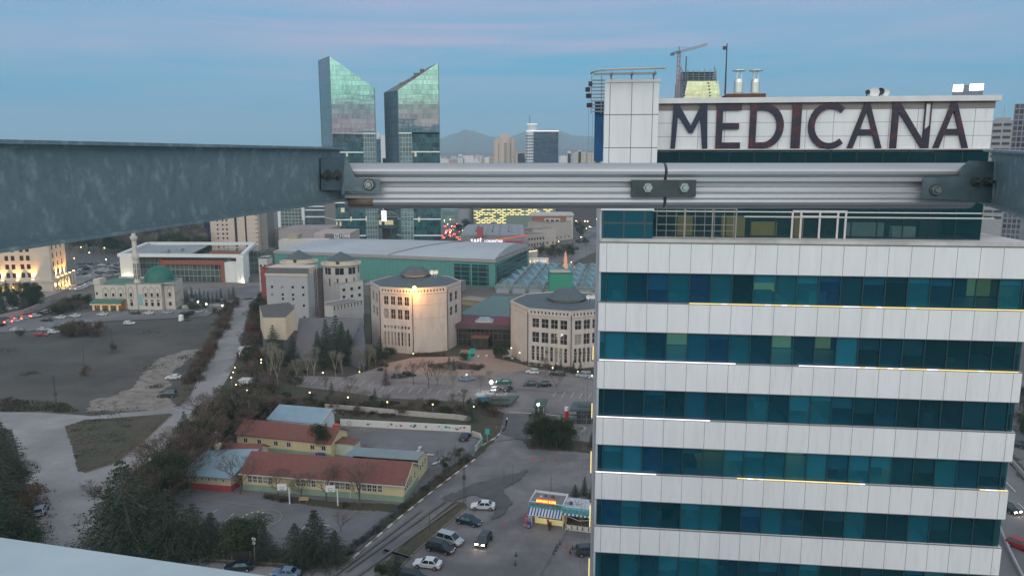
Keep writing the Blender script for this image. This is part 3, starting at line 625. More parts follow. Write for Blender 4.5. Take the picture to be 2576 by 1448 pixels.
def strokes(kind):
    """polygons in (x,z), x in metres for height 1"""
    t=.155
    if kind=='M': return [[(0,0),(.11,0),(.155,.72),(.12,1),(.05,1)],[(.05,1),(.17,1),(.47,.52),(.42,.36),(.11,.82)],[(.42,.36),(.47,.52),(.70,1),(.82,1),(.74,.80),(.52,.36)],[(.76,0),(.88,0),(.84,1),(.74,1),(.68,.72)]]
    if kind=='E': return [[(0,0),(.14,0),(.14,1),(0,1)],[(.14,.86),(.54,.86),(.54,1),(.14,1)],[(.14,.44),(.5,.44),(.5,.57),(.14,.57)],[(.14,0),(.54,0),(.54,.14),(.14,.14)]]
    if kind=='I': return [[(0,0),(.14,0),(.14,1),(0,1)]]
    if kind=='D':
        P=[[(0,0),(.14,0),(.14,1),(0,1)]]
        n=14; 
        for k in range(n):
            a0=-PI/2+PI*k/n; a1=-PI/2+PI*(k+1)/n
            o=lambda a:(.30+.42*math.cos(a),.5+.5*math.sin(a)); i_=lambda a:(.28+.29*math.cos(a),.5+.36*math.sin(a))
            P.append([o(a0),o(a1),i_(a1),i_(a0)])
        P+=[[(.14,0),(.30,0),(.28,.14),(.14,.14)],[(.14,.86),(.28,.86),(.30,1),(.14,1)]]
        return P
    if kind=='C':
        P=[]; n=18
        for k in range(n):
            a0=R(48)+R(264)*k/n; a1=R(48)+R(264)*(k+1)/n
            o=lambda a:(.50+.50*math.cos(a),.5+.52*math.sin(a)); i_=lambda a:(.51+.36*math.cos(a),.5+.38*math.sin(a))
            P.append([o(a0),i_(a0),i_(a1),o(a1)])
        return P
    if kind=='A': return [[(0,0),(.14,0),(.48,1),(.36,1)],[(.36,1),(.48,1),(.84,0),(.70,0)],[(.20,.30),(.62,.30),(.58,.42),(.24,.42)]]
    if kind=='N': return [[(0,0),(.14,0),(.14,1),(0,1)],[(0.0,1),(.15,1),(.80,0),(.66,0)],[(.68,0),(.82,0),(.82,.52),(.68,.38)]]
LX=[('M',1688,1781),('E',1801,1863),('D',1885,1971),('I',1991,2014),('C',2032,2122),('A',2133,2221),('N',2241,2339),('A',2350,2439)]
sgn=sw
def sx_(x):   # pixel column -> distance along the sign plane
    a,f,_=ray(x,320); k=a/f; O=(C0[0]+1.4*math.sin(R(6.6)),C0[1]+1.4*math.cos(R(6.6)))
    return (k*O[1]-O[0])/(math.cos(R(6.6))+k*math.sin(R(6.6)))
for i,(k,a,c_) in enumerate(LX):
    s0,s1=sx_(a),sx_(c_); P=strokes(k); mx=max(p[0] for q in P for p in q); b=MB()
    for n_,q in enumerate(P):
        q=[(s0+p[0]/mx*(s1-s0),LZ+p[1]*LH) for p in q]
        ar=sum(q[m][0]*q[(m+1)%len(q)][1]-q[(m+1)%len(q)][0]*q[m][1] for m in range(len(q)))
        if ar<0: q=q[::-1]
        yo=TY-.2-.0015*n_
        b.q([(p[0],yo,p[1]) for p in q],0)
        for m in range(len(q)):
            p0,p1=q[m],q[(m+1)%len(q)]; b.q([(p0[0],yo,p0[1]),(p0[0],TY-.07,p0[1]),(p1[0],TY-.07,p1[1]),(p1[0],yo,p1[1])],1)
    if k=='N':   # upper right stem has lost its face: a pale trough with a dark rim
        xa=s0+.68/.82*(s1-s0); z0=LZ+.5*LH; z1=LZ+LH
        b.box(xa,xa+.06,TY-.2,TY-.07,z0-.3,z1,1); b.box(s1-.06,s1,TY-.2,TY-.07,z0,z1,1); b.box(xa,s1,TY-.2,TY-.07,z1-.07,z1,1); b.box(xa+.06,s1-.06,TY-.1,TY-.075,z0-.2,z1-.07,2)
    b.build('letter',[lnavy if i==0 else lm,letterside,whitepaint],sgn)['label']='sign letter '+k+(' in dark navy' if i==0 else ' in navy with painted-in rusty reflections')
# rooftop plant: curved monorail with lattice at the left corner, banner, cable
ml=M('pale_aluminium',(.55,.56,.56),.4,.5,var=.1)
rt=MB(); pts=[]
for k in range(7):
    a=R(180)-R(90)*k/6; pts.append((.35+1.1*math.cos(a)-.15,.9*1+1.1*0+ -1.4+0*math.sin(a)+ (1.0-1.0*math.sin(a)),H+5.75+ .12*math.sin(a)))
pts.append((3.75,-1.4,H+5.72+.1))
for p,q in zip(pts,pts[1:]): rt.tube(p,q,.07,n=6)
rt.build('roof_rail',ml,hosp)
rt=MB()
for x in (.4,1.7,3.1): rt.box(x-.06,x+.06,-1.45,.2,H+5.5,H+5.62); rt.box(x-.04,x+.04,-.15,-.07,H+5.3,H+5.6)
rt.box(-.75,3.2,-1.3,-1.2,H+5.45,H+5.58)
for k in range(10): z_=H+3.3+k*.22; rt.box(-.8,.0,.5,.58,z_,z_+.08)
for x in (-.85,-.2): rt.box(x-.03,x+.03,.45,.62,H+3.2,H+5.6)
rt.build('roof_rail_bracket',M('bracket_grey',(.22,.24,.25),.5,.4,var=.1),hosp)
for k,(dx,dz) in enumerate(((-1.05,4.95),(-1.2,4.6),(-1.1,4.2),(-1.0,3.6))):
    b=MB(); b.box(dx,dx+.25,.3,.6,H+dz,H+dz+.28,rot=.3*k,piv=(dx,.4)); b.build('rigging_hoist',blackm,hosp)
b=MB(); b.box(-.62,-.02,.9,.96,H+.1,H+4.0); o=b.build('banner',M('blue_banner',(.0,.075,.2),.6,var=.25,scale=.6),hosp)
b=MB(); b.tube((-1.0,.4,H+5.4),(-1.05,.4,20),.012,n=4); b.tube((-.75,.4,H+3.2),(-.8,.4,20),.012,n=4); b.build('hoist_cable',M('cable_grey',(.12,.13,.14),.5,var=0),hosp)
# roof: chimneys, mast, dishes
roofZ=H+4.2
def RP(x,y,Yoff):   # pixel -> local hospital coordinates at a given forward distance
    X,Y,Z=XY(x,y,Yoff); dx,dy=X-C0[0],Y-C0[1]; c_,s_=math.cos(-AH),math.sin(-AH)
    return (dx*c_-dy*s_,dx*s_+dy*c_,Z)
b=MB(); b.box(3.6,24.4,6.,DH-2,H+3.2,H+3.4); b.build('roof_deck',M('roof_gravel',(.2,.19,.18),.9),hosp)
tops=((1857,1),(1899,2))
pl=RP(1826,240,58)[0]; pr_=RP(1920,240,58)[0]
b=MB(); b.box(pl,pr_,9,11.5,H+3.4,zat(238,58)); b.build('chimney_plinth',M('brown_plinth',(.13,.055,.04),.8,var=.2),hosp)
for x,i in tops:
    cx,cy,_=RP(x,230,59); b=MB(); zz=lambda y:zat(y,59)
    b.cyl(cx,cy,zz(238)-.05,zz(208),.34,n=20); b.cyl(cx,cy,zz(208),zz(200),.36,.30,n=20)
    for k in range(4): a=PI/4+PI/2*k; b.tube((cx+.22*math.cos(a),cy+.22*math.sin(a),zz(201)),(cx+.22*math.cos(a),cy+.22*math.sin(a),zz(179)),.035,n=5)
    b.cyl(cx,cy,zz(179),zz(177),.52,n=20); b.lathe(cx,cy,[(.62,zz(240)),(.5,zz(236)),(.36,zz(233))],n=16)
    b.build('chimney',M('bright_steel',(.66,.64,.62),.28,.85,var=.1),hosp)
b=MB(); p=RP(1829,110,60); q=RP(1824,238,60); b.tube(q,p,.07,.04,n=6); b.box(p[0]-.3,p[0]+.02,p[1]-.1,p[1]+.1,p[2]-.45,p[2]-.2)
b.build('mast',M('mast_dark',(.07,.06,.07),.5,.4,var=0),hosp)
for x,y,r_,dk in ((2180,240,.18,1),(2197,240,.36,0),(2213,238,.26,1),(2226,241,.25,0)):
    p=RP(x,y,56); b=MB(); rot=[]
    n=16
    for k in range(n):
        a0,a1=2*PI*k/n,2*PI*(k+1)/n
        for r0,r1,d0,d1 in ((0,.6,.25,.16),(.6,1,.16,0)):
            P=[(p[0]+r_*rr_*math.cos(a),p[1]+r_*dd-.2,p[2]+.2+r_*rr_*math.sin(a)) for rr_,a,dd in ((r0,a0,d0),(r1,a0,d1),(r1,a1,d1),(r0,a1,d0))]
            b.q(P)
    b.tube((p[0],p[1],H+3.4),(p[0],p[1],p[2]+.2),.04)
    b.build('satellite_dish',blackm if dk else whitepaint,hosp,smooth=False)

# grass and litter on the unpaved patches
def tufts(name,pts,n,mats,h=(.12,.4),seed=1,label=None):
    P=[G(x,y) for x,y in pts]; r=random.Random(seed); xs=[p[0] for p in P]; ys=[p[1] for p in P]; b=MB(); k=0
    def ins(x,y):
        c_=False; j=len(P)-1
        for i in range(len(P)):
            if (P[i][1]>y)!=(P[j][1]>y) and x<(P[j][0]-P[i][0])*(y-P[i][1])/(P[j][1]-P[i][1])+P[i][0]: c_=not c_
            j=i
        return c_
    cl=[(r.uniform(min(xs),max(xs)),r.uniform(min(ys),max(ys)),r.uniform(.4,3.5)) for _ in range(max(8,n//60))]
    t=0
    while k<n and t<n*12:
        t+=1; c_=r.choice(cl); x=c_[0]+r.gauss(0,c_[2]); y=c_[1]+r.gauss(0,c_[2])
        if not ins(x,y): continue
        k+=1; m=r.randrange(len(mats)); hh=r.uniform(*h)
        for q in range(3):
            a=r.uniform(0,6.28); w=hh*.35; dx,dy=math.cos(a)*w,math.sin(a)*w; lx,ly=r.uniform(-.1,.1),r.uniform(-.1,.1)
            b.q([(x-dx,y-dy,0),(x+dx,y+dy,0),(x+dx*.5+lx,y+dy*.5+ly,hh),(x-dx*.5+lx,y-dy*.5+ly,hh)],m)
    o=b.build(name,mats); o['kind']='stuff'; o['label']=label or 'tufts of dry grass'; return o
gr_=[M('grass_green',(.055,.06,.035),.95,var=.2),M('grass_dry',(.10,.08,.05),.95,var=.2),M('grass_dark',(.045,.045,.03),.95,var=.2)]
tufts('grass',[(163,1072),(212,1056),(300,1050),(425,1040),(434,1044),(380,1092),(300,1160),(215,1189),(196,1184),(182,1130)],2600,gr_,(.06,.22),seed=2,label='rough grass on the triangular traffic island')
tufts('grass',[(-200,1003),(60,1006),(165,1014),(205,1040),(100,1036),(-200,1036)],2200,gr_,(.15,.5),3,'rough grass strip at the near edge of the waste ground')
tufts('grass',[(950,1432),(1020,1362),(1100,1295),(1142,1262),(1168,1264),(1175,1275),(1110,1330),(1040,1390),(985,1452)],3000,gr_,(.06,.2),4,'short grass on the median strip')
tufts('weeds',[(-200,840),(60,838),(200,812),(520,800),(590,790),(560,860),(500,970),(440,1055),(200,1045),(-200,1038)],2200,[M('weed_brown',(.10,.085,.062),.95),M('weed_dark',(.075,.068,.052),.95)],(.1,.35),5,'sparse dead weeds over the waste ground')
tufts('ground_cover',[(640,930),(720,930),(740,985),(860,1000),(1190,1030),(1260,1060),(1185,1084),(860,1066),(690,1060),(560,1110),(400,1240),(300,1380),(280,1300),(400,1140),(545,1003)],5200,[gr_[2],M('dead_leaf',(.10,.06,.035),.95),gr_[0]],(.15,.5),6,'leaf litter and low weeds under the trees')
for k in range(6): pass
# ================================================================== FOREGROUND: own building, rail and beams of the roof hoist
def P3(x,y,Z):   # pixel at depth Z along the camera axis
    a=(x-1288)/F; b_=(y-724)/F; return Vector((a*Z,(cT-b_*sT)*Z,H-(b_*cT+sT)*Z))
e0=P3(540,1448,2.19); e1=P3(0,1368,2.37); ev=(e1-e0).normalized(); zc=H-1.2
A=Vector((e0.x,e0.y))+Vector((ev.x,ev.y))*30; B=Vector((e0.x,e0.y))-Vector((ev.x,ev.y))*14
ang=ldir(B,A)
tw=thing('apartment_tower','light rendered roof parapet of the building under the camera, bottom left corner','building',(B.x,B.y,0),ang)
L_=dist(A,B); wb=MB()
wins=[(1.5+3.6*i,2+3.2*k,1.9,1.6) for i in range(12) for k in range(8)]
facade(tw,wb,(0,0),(L_,0),0,zc-.12,wins,winframe,[gl_dark,gl_blind],rec=.15)
wb.box(0,L_,.35,.36,0.1,zc-.12); wb.box(-.01,0.0,0,22,0,zc-.12); wb.box(L_,L_+.01,0,22,0,zc-.12); wb.box(0,L_,22,22.2,0,zc-.12)
wb.box(0,L_,.37,21.9,zc-1.7,zc-1.5)
wb.build('wall',M('pale_render',(.52,.55,.58),.85,var=.1,scale=.5,streak=(1,1,.2)),tw)
cp=MB(); cp.box(-.03,L_+.03,-.035,.5,zc-.1,zc); cp.box(-.03,L_+.03,-.035,-.02,zc-.16,zc-.1)
for k in range(15): cp.box(k*3+.4,k*3+.408,-.037,.502,zc-.1,zc+.002,1)
cp.build('parapet_coping',[M('grey_blue_coping',(.44,.52,.55),.5,.15,var=.08,scale=3,bump=.03,var2=((.34,.40,.43),1.2,.5,.7)),greym],tw)
# rail: extruded aluminium section, run along its own length
alu=M('brushed_aluminium',(.44,.455,.48),.50,.6,var=.10,scale=4,streak=(.25,3,3),bump=.01,var2=((.36,.35,.36),2.5,.55,.75))
ra=P3(868,466,3.02); rb=P3(2452,468,3.02)
def zy(v): return -(v-410)/F*3.0   # pixel row -> height in the section
prof=[(410,.030),(411,.012),(414,.002),(420,-.013),(425,-.021),(431,-.025),(438,-.023),(444,-.014),(446,-.010),(456,-.010),(457.2,.012),(459,.016),(469,.016),(471,-.008),(480,-.010),(483,-.015),(487,-.012),(489,-.016),(497,-.018),(500,-.012),(502,-.016),(508,-.018),(514,-.012),(520,.002),(524,.020),(526,.045),(520,.09),(412,.09)]
rail=thing('hoist_rail','long grooved aluminium roof rail crossing the picture in front of the hospital','rail',(ra.x,ra.y,H),ldir(ra,rb))
LR=dist(ra,rb); gap=(1672-868)/(2452-868)*LR
for (x0,x1) in ((0,gap-.006),(gap+.006,LR)):
    b=MB(); pr=[(y,zy(v)) for v,y in prof]; n=len(pr)
    for k in range(n):
        j=(k+1)%n; b.q([(x0,pr[k][0],pr[k][1]),(x0,pr[j][0],pr[j][1]),(x1,pr[j][0],pr[j][1]),(x1,pr[k][0],pr[k][1])][::-1])
    for x in (x0,x1): b.q([(x,y,z) for y,z in pr][::(1 if x==x1 else -1)])
    o=b.build('rail_section',alu,rail)
# worn ends: raw tube stubs where the rail stops
rust=M('raw_cast_end',(.20,.15,.12),.6,.4,var=.3,scale=20)
b=MB(); b.box(gap-.14,gap+.12,-.034,-.010,zy(494),zy(452),0); sp_=b.build('splice_plate',M('dark_steel_plate',(.055,.07,.075),.45,.4,var=.3,scale=18,bump=.05),rail)
def nut(x,v,parent,y0=-.034,r=.019,axis='y',m=None):
    b=MB(); z=zy(v); n=6
    def ring(r0,y_,k,nn=n,ph=0): a=2*PI*k/nn+ph; return (x+r0*math.cos(a),y_,z+r0*math.sin(a))
    def disc(r0,ya,yb,nn,mi):
        for k in range(nn): b.q([ring(r0,ya,k,nn),ring(r0,yb,k,nn),ring(r0,yb,k+1,nn),ring(r0,ya,k+1,nn)][::-1],mi)
        b.q([ring(r0,yb,k,nn) for k in range(nn)],mi)
    disc(r*1.25,y0,y0-.002,18,1); disc(r,y0-.002,y0-.013,6,0); disc(r*.60,y0-.013,y0-.0135,14,1); disc(r*.5,y0-.013,y0-.022,14,0)
    return b.build('bolt',[M('zinc_bolt',(.40,.45,.45),.35,.8,var=.2,scale=30),M('bolt_shadow_washer',(.08,.09,.09),.5,.5,var=0)],parent)
for x in (1625,1716): nut((x-868)/(2452-868)*LR,471,sp_)
# beams
def Ibeam(p,q,h,w,tf,name,label,mat):
    """I-beam from p to q (top centre line of the web)"""
    d=(q-p); L=d.length; d.normalize(); side=d.cross(Vector((0,0,1))).normalized(); up=side.cross(d)
    b=MB()
    def pt(s_,a,z): return tuple(p+d*s_+side*a+up*z-Vector((p.x,p.y,0)))
    def bx(a0,a1,z0,z1,s0=0,s1=L):
        i=len(b.v); b.v+=[pt(s_,a,z) for s_ in (s0,s1) for a,z in ((a0,z0),(a1,z0),(a1,z1),(a0,z1))]
        for f in ((0,3,2,1),(4,5,6,7),(0,1,5,4),(1,2,6,5),(2,3,7,6),(3,0,4,7)): b.f.append(tuple(i+k for k in f)); b.m.append(0)
    bx(-.004,.004,-h+tf,-tf); bx(-w/2,w/2,-tf,0); bx(-w/2,w/2,-h,-h+tf)
    for sg in (1,-1):   # fillets
        for z,zz_ in ((-tf,-tf-.008),(-h+tf,-h+tf+.008)): bx(min(sg*.004,sg*.012),max(sg*.004,sg*.012),min(z,zz_),max(z,zz_))
    root=thing(name,label,'beam',(p.x,p.y,0)); b.build('beam_profile',mat,root); return root,pt,L
# left beam
q0=P3(852,371,3.0); p0=P3(60,353,1.50)
p0=q0+(p0-q0)*1.9
bL,ptL,LL=Ibeam(p0,q0,.213,.075,.008,'steel_beam','galvanised I-beam reaching in from the left edge to the left end of the rail',steel)
q1=P3(2500,376,3.02); p1=P3(2600,381,2.5); p1=q1+(p1-q1)*3.6
bR,ptR,LRr=Ibeam(p1,q1,.215,.075,.008,'steel_beam','dark galvanised I-beam at the right edge holding the right end of the rail',steel)
# end brackets: bent plates bolted to the beam web and to the rail groove
def bracket(xs,beam,mirror,pth):
    """plate outline by pixel rows, at true depth just in front of the rail"""
    b=MB(); th=.006
    out=[(x,y) for x,y in xs]; dz=lambda x:min(2.965,2.965-(868-x)*.145/62) if x<868 and not mirror else 2.965
    n=len(out); f=[P3(x,y,dz(x)) for x,y in out]; k=[p+Vector((0,th,0)) for p in f]
    o=Vector((beam.location.x,beam.location.y,0)); f=[p-o for p in f]; k=[p-o for p in k]
    cw=sum(out[i][0]*out[(i+1)%n][1]-out[(i+1)%n][0]*out[i][1] for i in range(n))>0
    F_=f if not cw else f[::-1]; K_=k if not cw else k[::-1]
    if n>8:
        b.q([f[0],f[11],f[10],f[1]]); b.q([f[1],f[10],f[9],f[5],f[4],f[3],f[2]]); b.q([f[5],f[9],f[8],f[7],f[6]]); b.q(K_[::-1])
    else: b.q(F_); b.q(K_[::-1])
    for i in range(n): j=(i+1)%n; b.q([F_[j],F_[i],K_[i],K_[j]])
    return b.build('end_bracket',M('bracket_steel',(.085,.13,.15),.5,.35,var=.22,scale=16,bump=.05),beam)
brL=bracket([(806,397),(868,395),(874,402),(884,425),(892,444),(900,448),(956,450),(957,484),(953,487),(900,486),(860,479),(808,478)],bL,0,None)
brR=bracket([(2502,407),(2440,404),(2420,420),(2412,444),(2322,447),(2319,498),(2400,502),(2494,512)],bR,1,None)
def nutp(x,y,par,root,r=.019,dark=False):
    b=MB(); c_=P3(x,y,2.963 if x>868 else 2.965-(868-x)*.145/62)-Vector((root.location.x,root.location.y,0)); 
    zm=M('weathered_bolt',(.06,.07,.065),.7,.3,var=.4,scale=40) if dark else MT['zinc_bolt']
    b.tube(c_,c_+Vector((0,-.003,0)),r*1.3,n=16,m=1); b.tube(c_+Vector((0,-.003,0)),c_+Vector((0,-.014,0)),r,n=6); b.tube(c_+Vector((0,-.014,0)),c_+Vector((0.0,-.045 if dark else -.024,0)),r*.5,n=12); b.tube(c_+Vector((0,-.014,0)),c_+Vector((0,-.0145,0)),r*.72,n=14,m=1)
    o=b.build('bolt',[zm,MT['bolt_shadow_washer']],par); return o
nutp(929,464,brL,bL); nutp(824,441,brL,bL,.017,True); nutp(848,441,brL,bL,.017,True)
nutp(2353,478,brR,bR); nutp(2452,457,brR,bR,.015,True); nutp(2482,457,brR,bR,.015,True)
b=MB(); o_=Vector((rail.location.x,rail.location.y,0))
for (xa,xb,ya,r_) in ((872,935,507,.022),):
    p=P3(xa,ya,2.99); q=P3(xb,ya,2.99); L2=Vector((math.cos(rail.rotation_euler.z),math.sin(rail.rotation_euler.z),0))
    s0=(p-Vector((ra.x,ra.y,H))).dot(L2); s1=(q-Vector((ra.x,ra.y,H))).dot(L2)
    b.tube((s0,.0,p.z-H),(s1,.0,p.z-H),r_,n=12)
b.build('stub_tube',rust,rail,smooth=True)

# ================================================================== VEHICLES
carpaint={}
def paint(col,name):
    n='paint_'+name
    if n in MT: return MT[n]
    m=M(n,col,.28,.25,var=.05,scale=2,spec=.7); return m
gl_car=M('car_glass',(.012,.02,.022),.05,var=0,spec=.9)
tyre=M('tyre',(.02,.02,.02),.85,var=0); rimm=M('wheel_rim',(.4,.4,.42),.35,.7,var=0)
hl_off=M('headlight_glass',(.6,.62,.62),.15,var=0,spec=.9); hl_on=EM('headlight_lit',(1,.70,.45),40.); hl_w=EM('headlight_lit_white',(1,.93,.8),9.)
tl_off=M('taillight_red',(.22,.01,.01),.25,var=0); tl_on=EM('taillight_lit',(1,.05,.03),22.)
trimd=M('bumper_plastic',(.035,.035,.037),.6,var=0); plate=M('number_plate',(.65,.65,.63),.5,var=0)
SH={'sedan':dict(L=4.4,W=1.70,H=1.40,hood=(2.2,.62,1.02),belt=.90,gh=(.95,.30,-1.05,-1.62),deck=.95),
    'hatch':dict(L=4.0,W=1.70,H=1.48,hood=(2.0,.64,.98),belt=.93,gh=(1.0,.30,-1.55,-1.92),deck=.98),
    'wagon':dict(L=4.7,W=1.80,H=1.62,hood=(2.35,.68,1.05),belt=1.0,gh=(1.15,.50,-1.95,-2.28),deck=1.0),
    'van':dict(L=4.5,W=1.78,H=1.72,hood=(2.25,.70,1.05),belt=1.02,gh=(1.45,.60,-1.95,-2.18),deck=1.0),
    'bus':dict(L=5.2,W=1.95,H=2.1,hood=(2.6,.8,1.15),belt=1.15,gh=(2.25,1.7,-2.45,-2.58),deck=1.15)}
CM={}
def carmeshes(kind):
    if kind in CM: return CM[kind]
    s=SH[kind]; L2=s['L']/2; w=s['W']/2; b=MB(); hz=s['hood'][1]; bz=s['belt']; dk=s['deck']; g=s['gh']
    prof=[(L2,.28),(L2,.50),(L2-.08,hz),(L2-.35,hz+.10),(g[0],bz),(g[3],dk-.0),(-L2+.06,dk-.08),(-L2,.6),(-L2,.30)]
    ys=[(-w,.93,.10),(-w+.10,1.,0),(w-.10,1.,0),(w,.93,.10)]
    rings=[]
    for y,sc_,low in ys:
        rings.append([(x*sc_ if abs(x)>1.8 else x,y,(z-(.05 if low and z>.5 else 0))) for x,z in prof])
    n=len(prof)
    for r0,r1 in zip(rings,rings[1:]):
        for k in range(n-1): b.q([r0[k],r0[k+1],r1[k+1],r1[k]][::-1])
        b.q([r0[n-1],r0[0],r1[0],r1[n-1]][::-1])
    b.q(rings[0]); b.q(rings[-1][::-1])
    # roof, pillars
    rz=s['H']; i1=.14
    b.box(g[2],g[1],-w+i1+.05,w-i1-.05,rz-.05,rz)
    for sg in (-1,1):
        y0=sg*(w-.06); y1=sg*(w-i1-.07)
        for (xa,xb) in ((g[0]-.02,g[1]),(g[3]+.02,g[2])): b.bar((xa,y0,bz-.02),(xb,y1,rz-.02),.07,.07)
        mxx=(g[1]+g[2])/2; b.bar((mxx,y0,bz-.02),(mxx,y1,rz-.02),.09,.05)
        b.box(mxx+.9*(1 if kind!='x' else 1),mxx+1.0,sg*(w+.0)-.0,sg*(w+.12),bz,bz+.12) if sg>0 else b.box(mxx+.9,mxx+1.0,-w-.12,-w,bz,bz+.12)
    b.box(-L2-.01,-L2+.25,-w+.05,w-.05,.28,.48,1); b.box(L2-.25,L2+.02,-w+.05,w-.05,.26,.46,1)

    b.box(L2+.02,L2+.03,-.26,.26,.36,.47,2); b.box(-L2-.02,-L2-.01,-.26,.26,.55,.66,2)
    body=b.mesh('body',[paint((.5,.5,.5),'x'),trimd,plate])
    gb_=MB(); q=[(g[0],-w+.05,bz),(g[0],w-.05,bz),(g[1],w-i1-.06,rz-.04),(g[1],-w+i1+.06,rz-.04),(g[3],-w+.05,bz),(g[3],w-.05,bz),(g[2],w-i1-.06,rz-.04),(g[2],-w+i1+.06,rz-.04)]
    gb_.q([q[0],q[1],q[2],q[3]]); gb_.q([q[5],q[4],q[7],q[6]]); gb_.q([q[4],q[0],q[3],q[7]]); gb_.q([q[1],q[5],q[6],q[2]])
    gl=gb_.mesh('window_glass',[gl_car])
    wh=MB(); 
    def cy(r,y0,y1,m):
        n=14
        for k in range(n):
            a0,a1=2*PI*k/n,2*PI*(k+1)/n
            wh.q([(r*math.cos(a0),y0,r*math.sin(a0)),(r*math.cos(a0),y1,r*math.sin(a0)),(r*math.cos(a1),y1,r*math.sin(a1)),(r*math.cos(a1),y0,r*math.sin(a1))],m)
        wh.q([(r*math.cos(2*PI*k/n),y1,r*math.sin(2*PI*k/n)) for k in range(n)][::(-1 if y1>y0 else 1)],m)
    cy(.31,0,-.2,0); cy(.19,-.195,-.206,1); cy(.31,-.2,0,0)
    wm=wh.mesh('wheel',[tyre,rimm])
    hb=MB(); hb.box(-.10,.0,-.20,.20,-.07,.07); hm=hb.mesh('headlight',[hl_off])
    tb=MB(); tb.box(0,.09,-.17,.17,-.09,.09); tm=tb.mesh('taillight',[tl_off])
    CM[kind]=(body,gl,wm,hm,tm,s); return CM[kind]
def car(kind,col,cname,x,y,heading,label,group='parked cars',lights=None,px=True,detail=True,z=0.02,cat='car'):
    """heading: degrees, direction of the nose in world xy"""
    X,Y=G(x,y) if px else (x,y)
    body,gl,wm,hm,tm,s=carmeshes(kind)
    r=thing('parked_car' if not lights else 'car',label,cat,(X,Y,z),R(heading),group)
    o=ob('body',body,r); o.material_slots[0].link='OBJECT'; o.material_slots[0].material=paint(col,cname)
    ob('window_glass',gl,r)
    L2=s['L']/2; w=s['W']/2
    for xx in (L2-.82,-L2+.80):
        for sg in (-1,1):
            k=ob('wheel',wm,r,(xx,sg*(w+.01),.31)); k.rotation_euler=(0,0,0 if sg<0 else PI)
    for sg in (-1,1):
        h=ob('headlight',hm,r,(L2-.01,sg*(w-.30),s['hood'][1]-.06))
        t=ob('taillight',tm,r,(-L2-.005,sg*(w-.26),.78))
        if lights in ('head','both'): h.material_slots[0].link='OBJECT'; h.material_slots[0].material=hl_on; h.scale=(1,1.15,1.6)
        if lights=='white': h.material_slots[0].link='OBJECT'; h.material_slots[0].material=hl_w
        if lights in ('tail','both'): t.material_slots[0].link='OBJECT'; t.material_slots[0].material=tl_on; t.scale=(1.,1.9,2.6)
    return r
WHT=(.68,.69,.70); SIL=(.42,.45,.48); BLK=(.02,.022,.025); DGR=(.05,.06,.07); NVY=(.015,.03,.06); GRN=(.02,.13,.12); RED=(.35,.02,.02); LBL=(.17,.27,.4)
g1='cars parked on the asphalt by the median strip'
car('sedan',WHT,'white',1215,1278,176,'old white three-box sedan, topmost of the cars parked by the median strip',g1)
car('sedan',NVY,'navy',1180,1316,-24,'dark blue sedan parked just below the topmost white sedan',g1)
car('van',SIL,'silver',1132,1364,-28,'silver minivan with sunroof beside the black estate car',g1)
car('wagon',BLK,'black',1108,1384,-24,'long black estate car parked beside the silver minivan',g1)
car('sedan',WHT,'white',1076,1424,168,'lower white sedan with a boot, near the bottom edge of the photo',g1)
car('wagon',BLK,'black',1040,1462,-20,'black car roof cut off by the bottom edge below the white sedan',g1)
car('hatch',DGR,'slate',1217,1364,-108,'dark car driving with both orange headlights on across the asphalt','moving cars','head')
car('hatch',DGR,'slate',1478,1392,8,'dark car half hidden behind the hospital corner at the bottom',g1)
g2='cars on the congress centre car park'
car('sedan',DGR,'slate',1003,950,12,'dark sedan, left of the pair parked beside the small red conifer',g2)
car('hatch',BLK,'black',1029,946,12,'black hatchback, right of the pair parked beside the small red conifer',g2)
car('sedan',LBL,'paleblue',1174,957,22,'pale blue car alone on the car park under a yellow lamp',g2)
car('sedan',GRN,'green',1268,965,178,'green sedan next to the dazzling white headlights',g2,'white')
car('hatch',DGR,'slate',1277,982,70,'dark hatchback parked close below the green sedan',g2)
car('sedan',SIL,'silver',1246,984,70,'silver car parked left of the dark hatchback above the left gate roof',g2)
car('sedan',DGR,'slate',1334,970,190,'dark grey sedan, left one of the pair parked nose to tail',g2)
car('hatch',BLK,'black',1368,972,190,'black hatchback, right one of the pair parked nose to tail',g2)
car('hatch',WHT,'white',1340,939,165,'white hatchback by the curved kerb of the congress centre',g2)
car('wagon',BLK,'black',1402,944,170,'black car in front of the firs of the right octagon',g2)
car('van',SIL,'silver',1468,948,165,'silver van parked next to the hospital edge',g2,cat='van')
car('sedan',SIL,'silver',1500,954,165,'silver car partly hidden by the hospital edge',g2)
car('sedan',NVY,'navy',1170,1103,80,'dark blue car parked in the school yard below the mural wall')
g3='cars parked before the mosque'
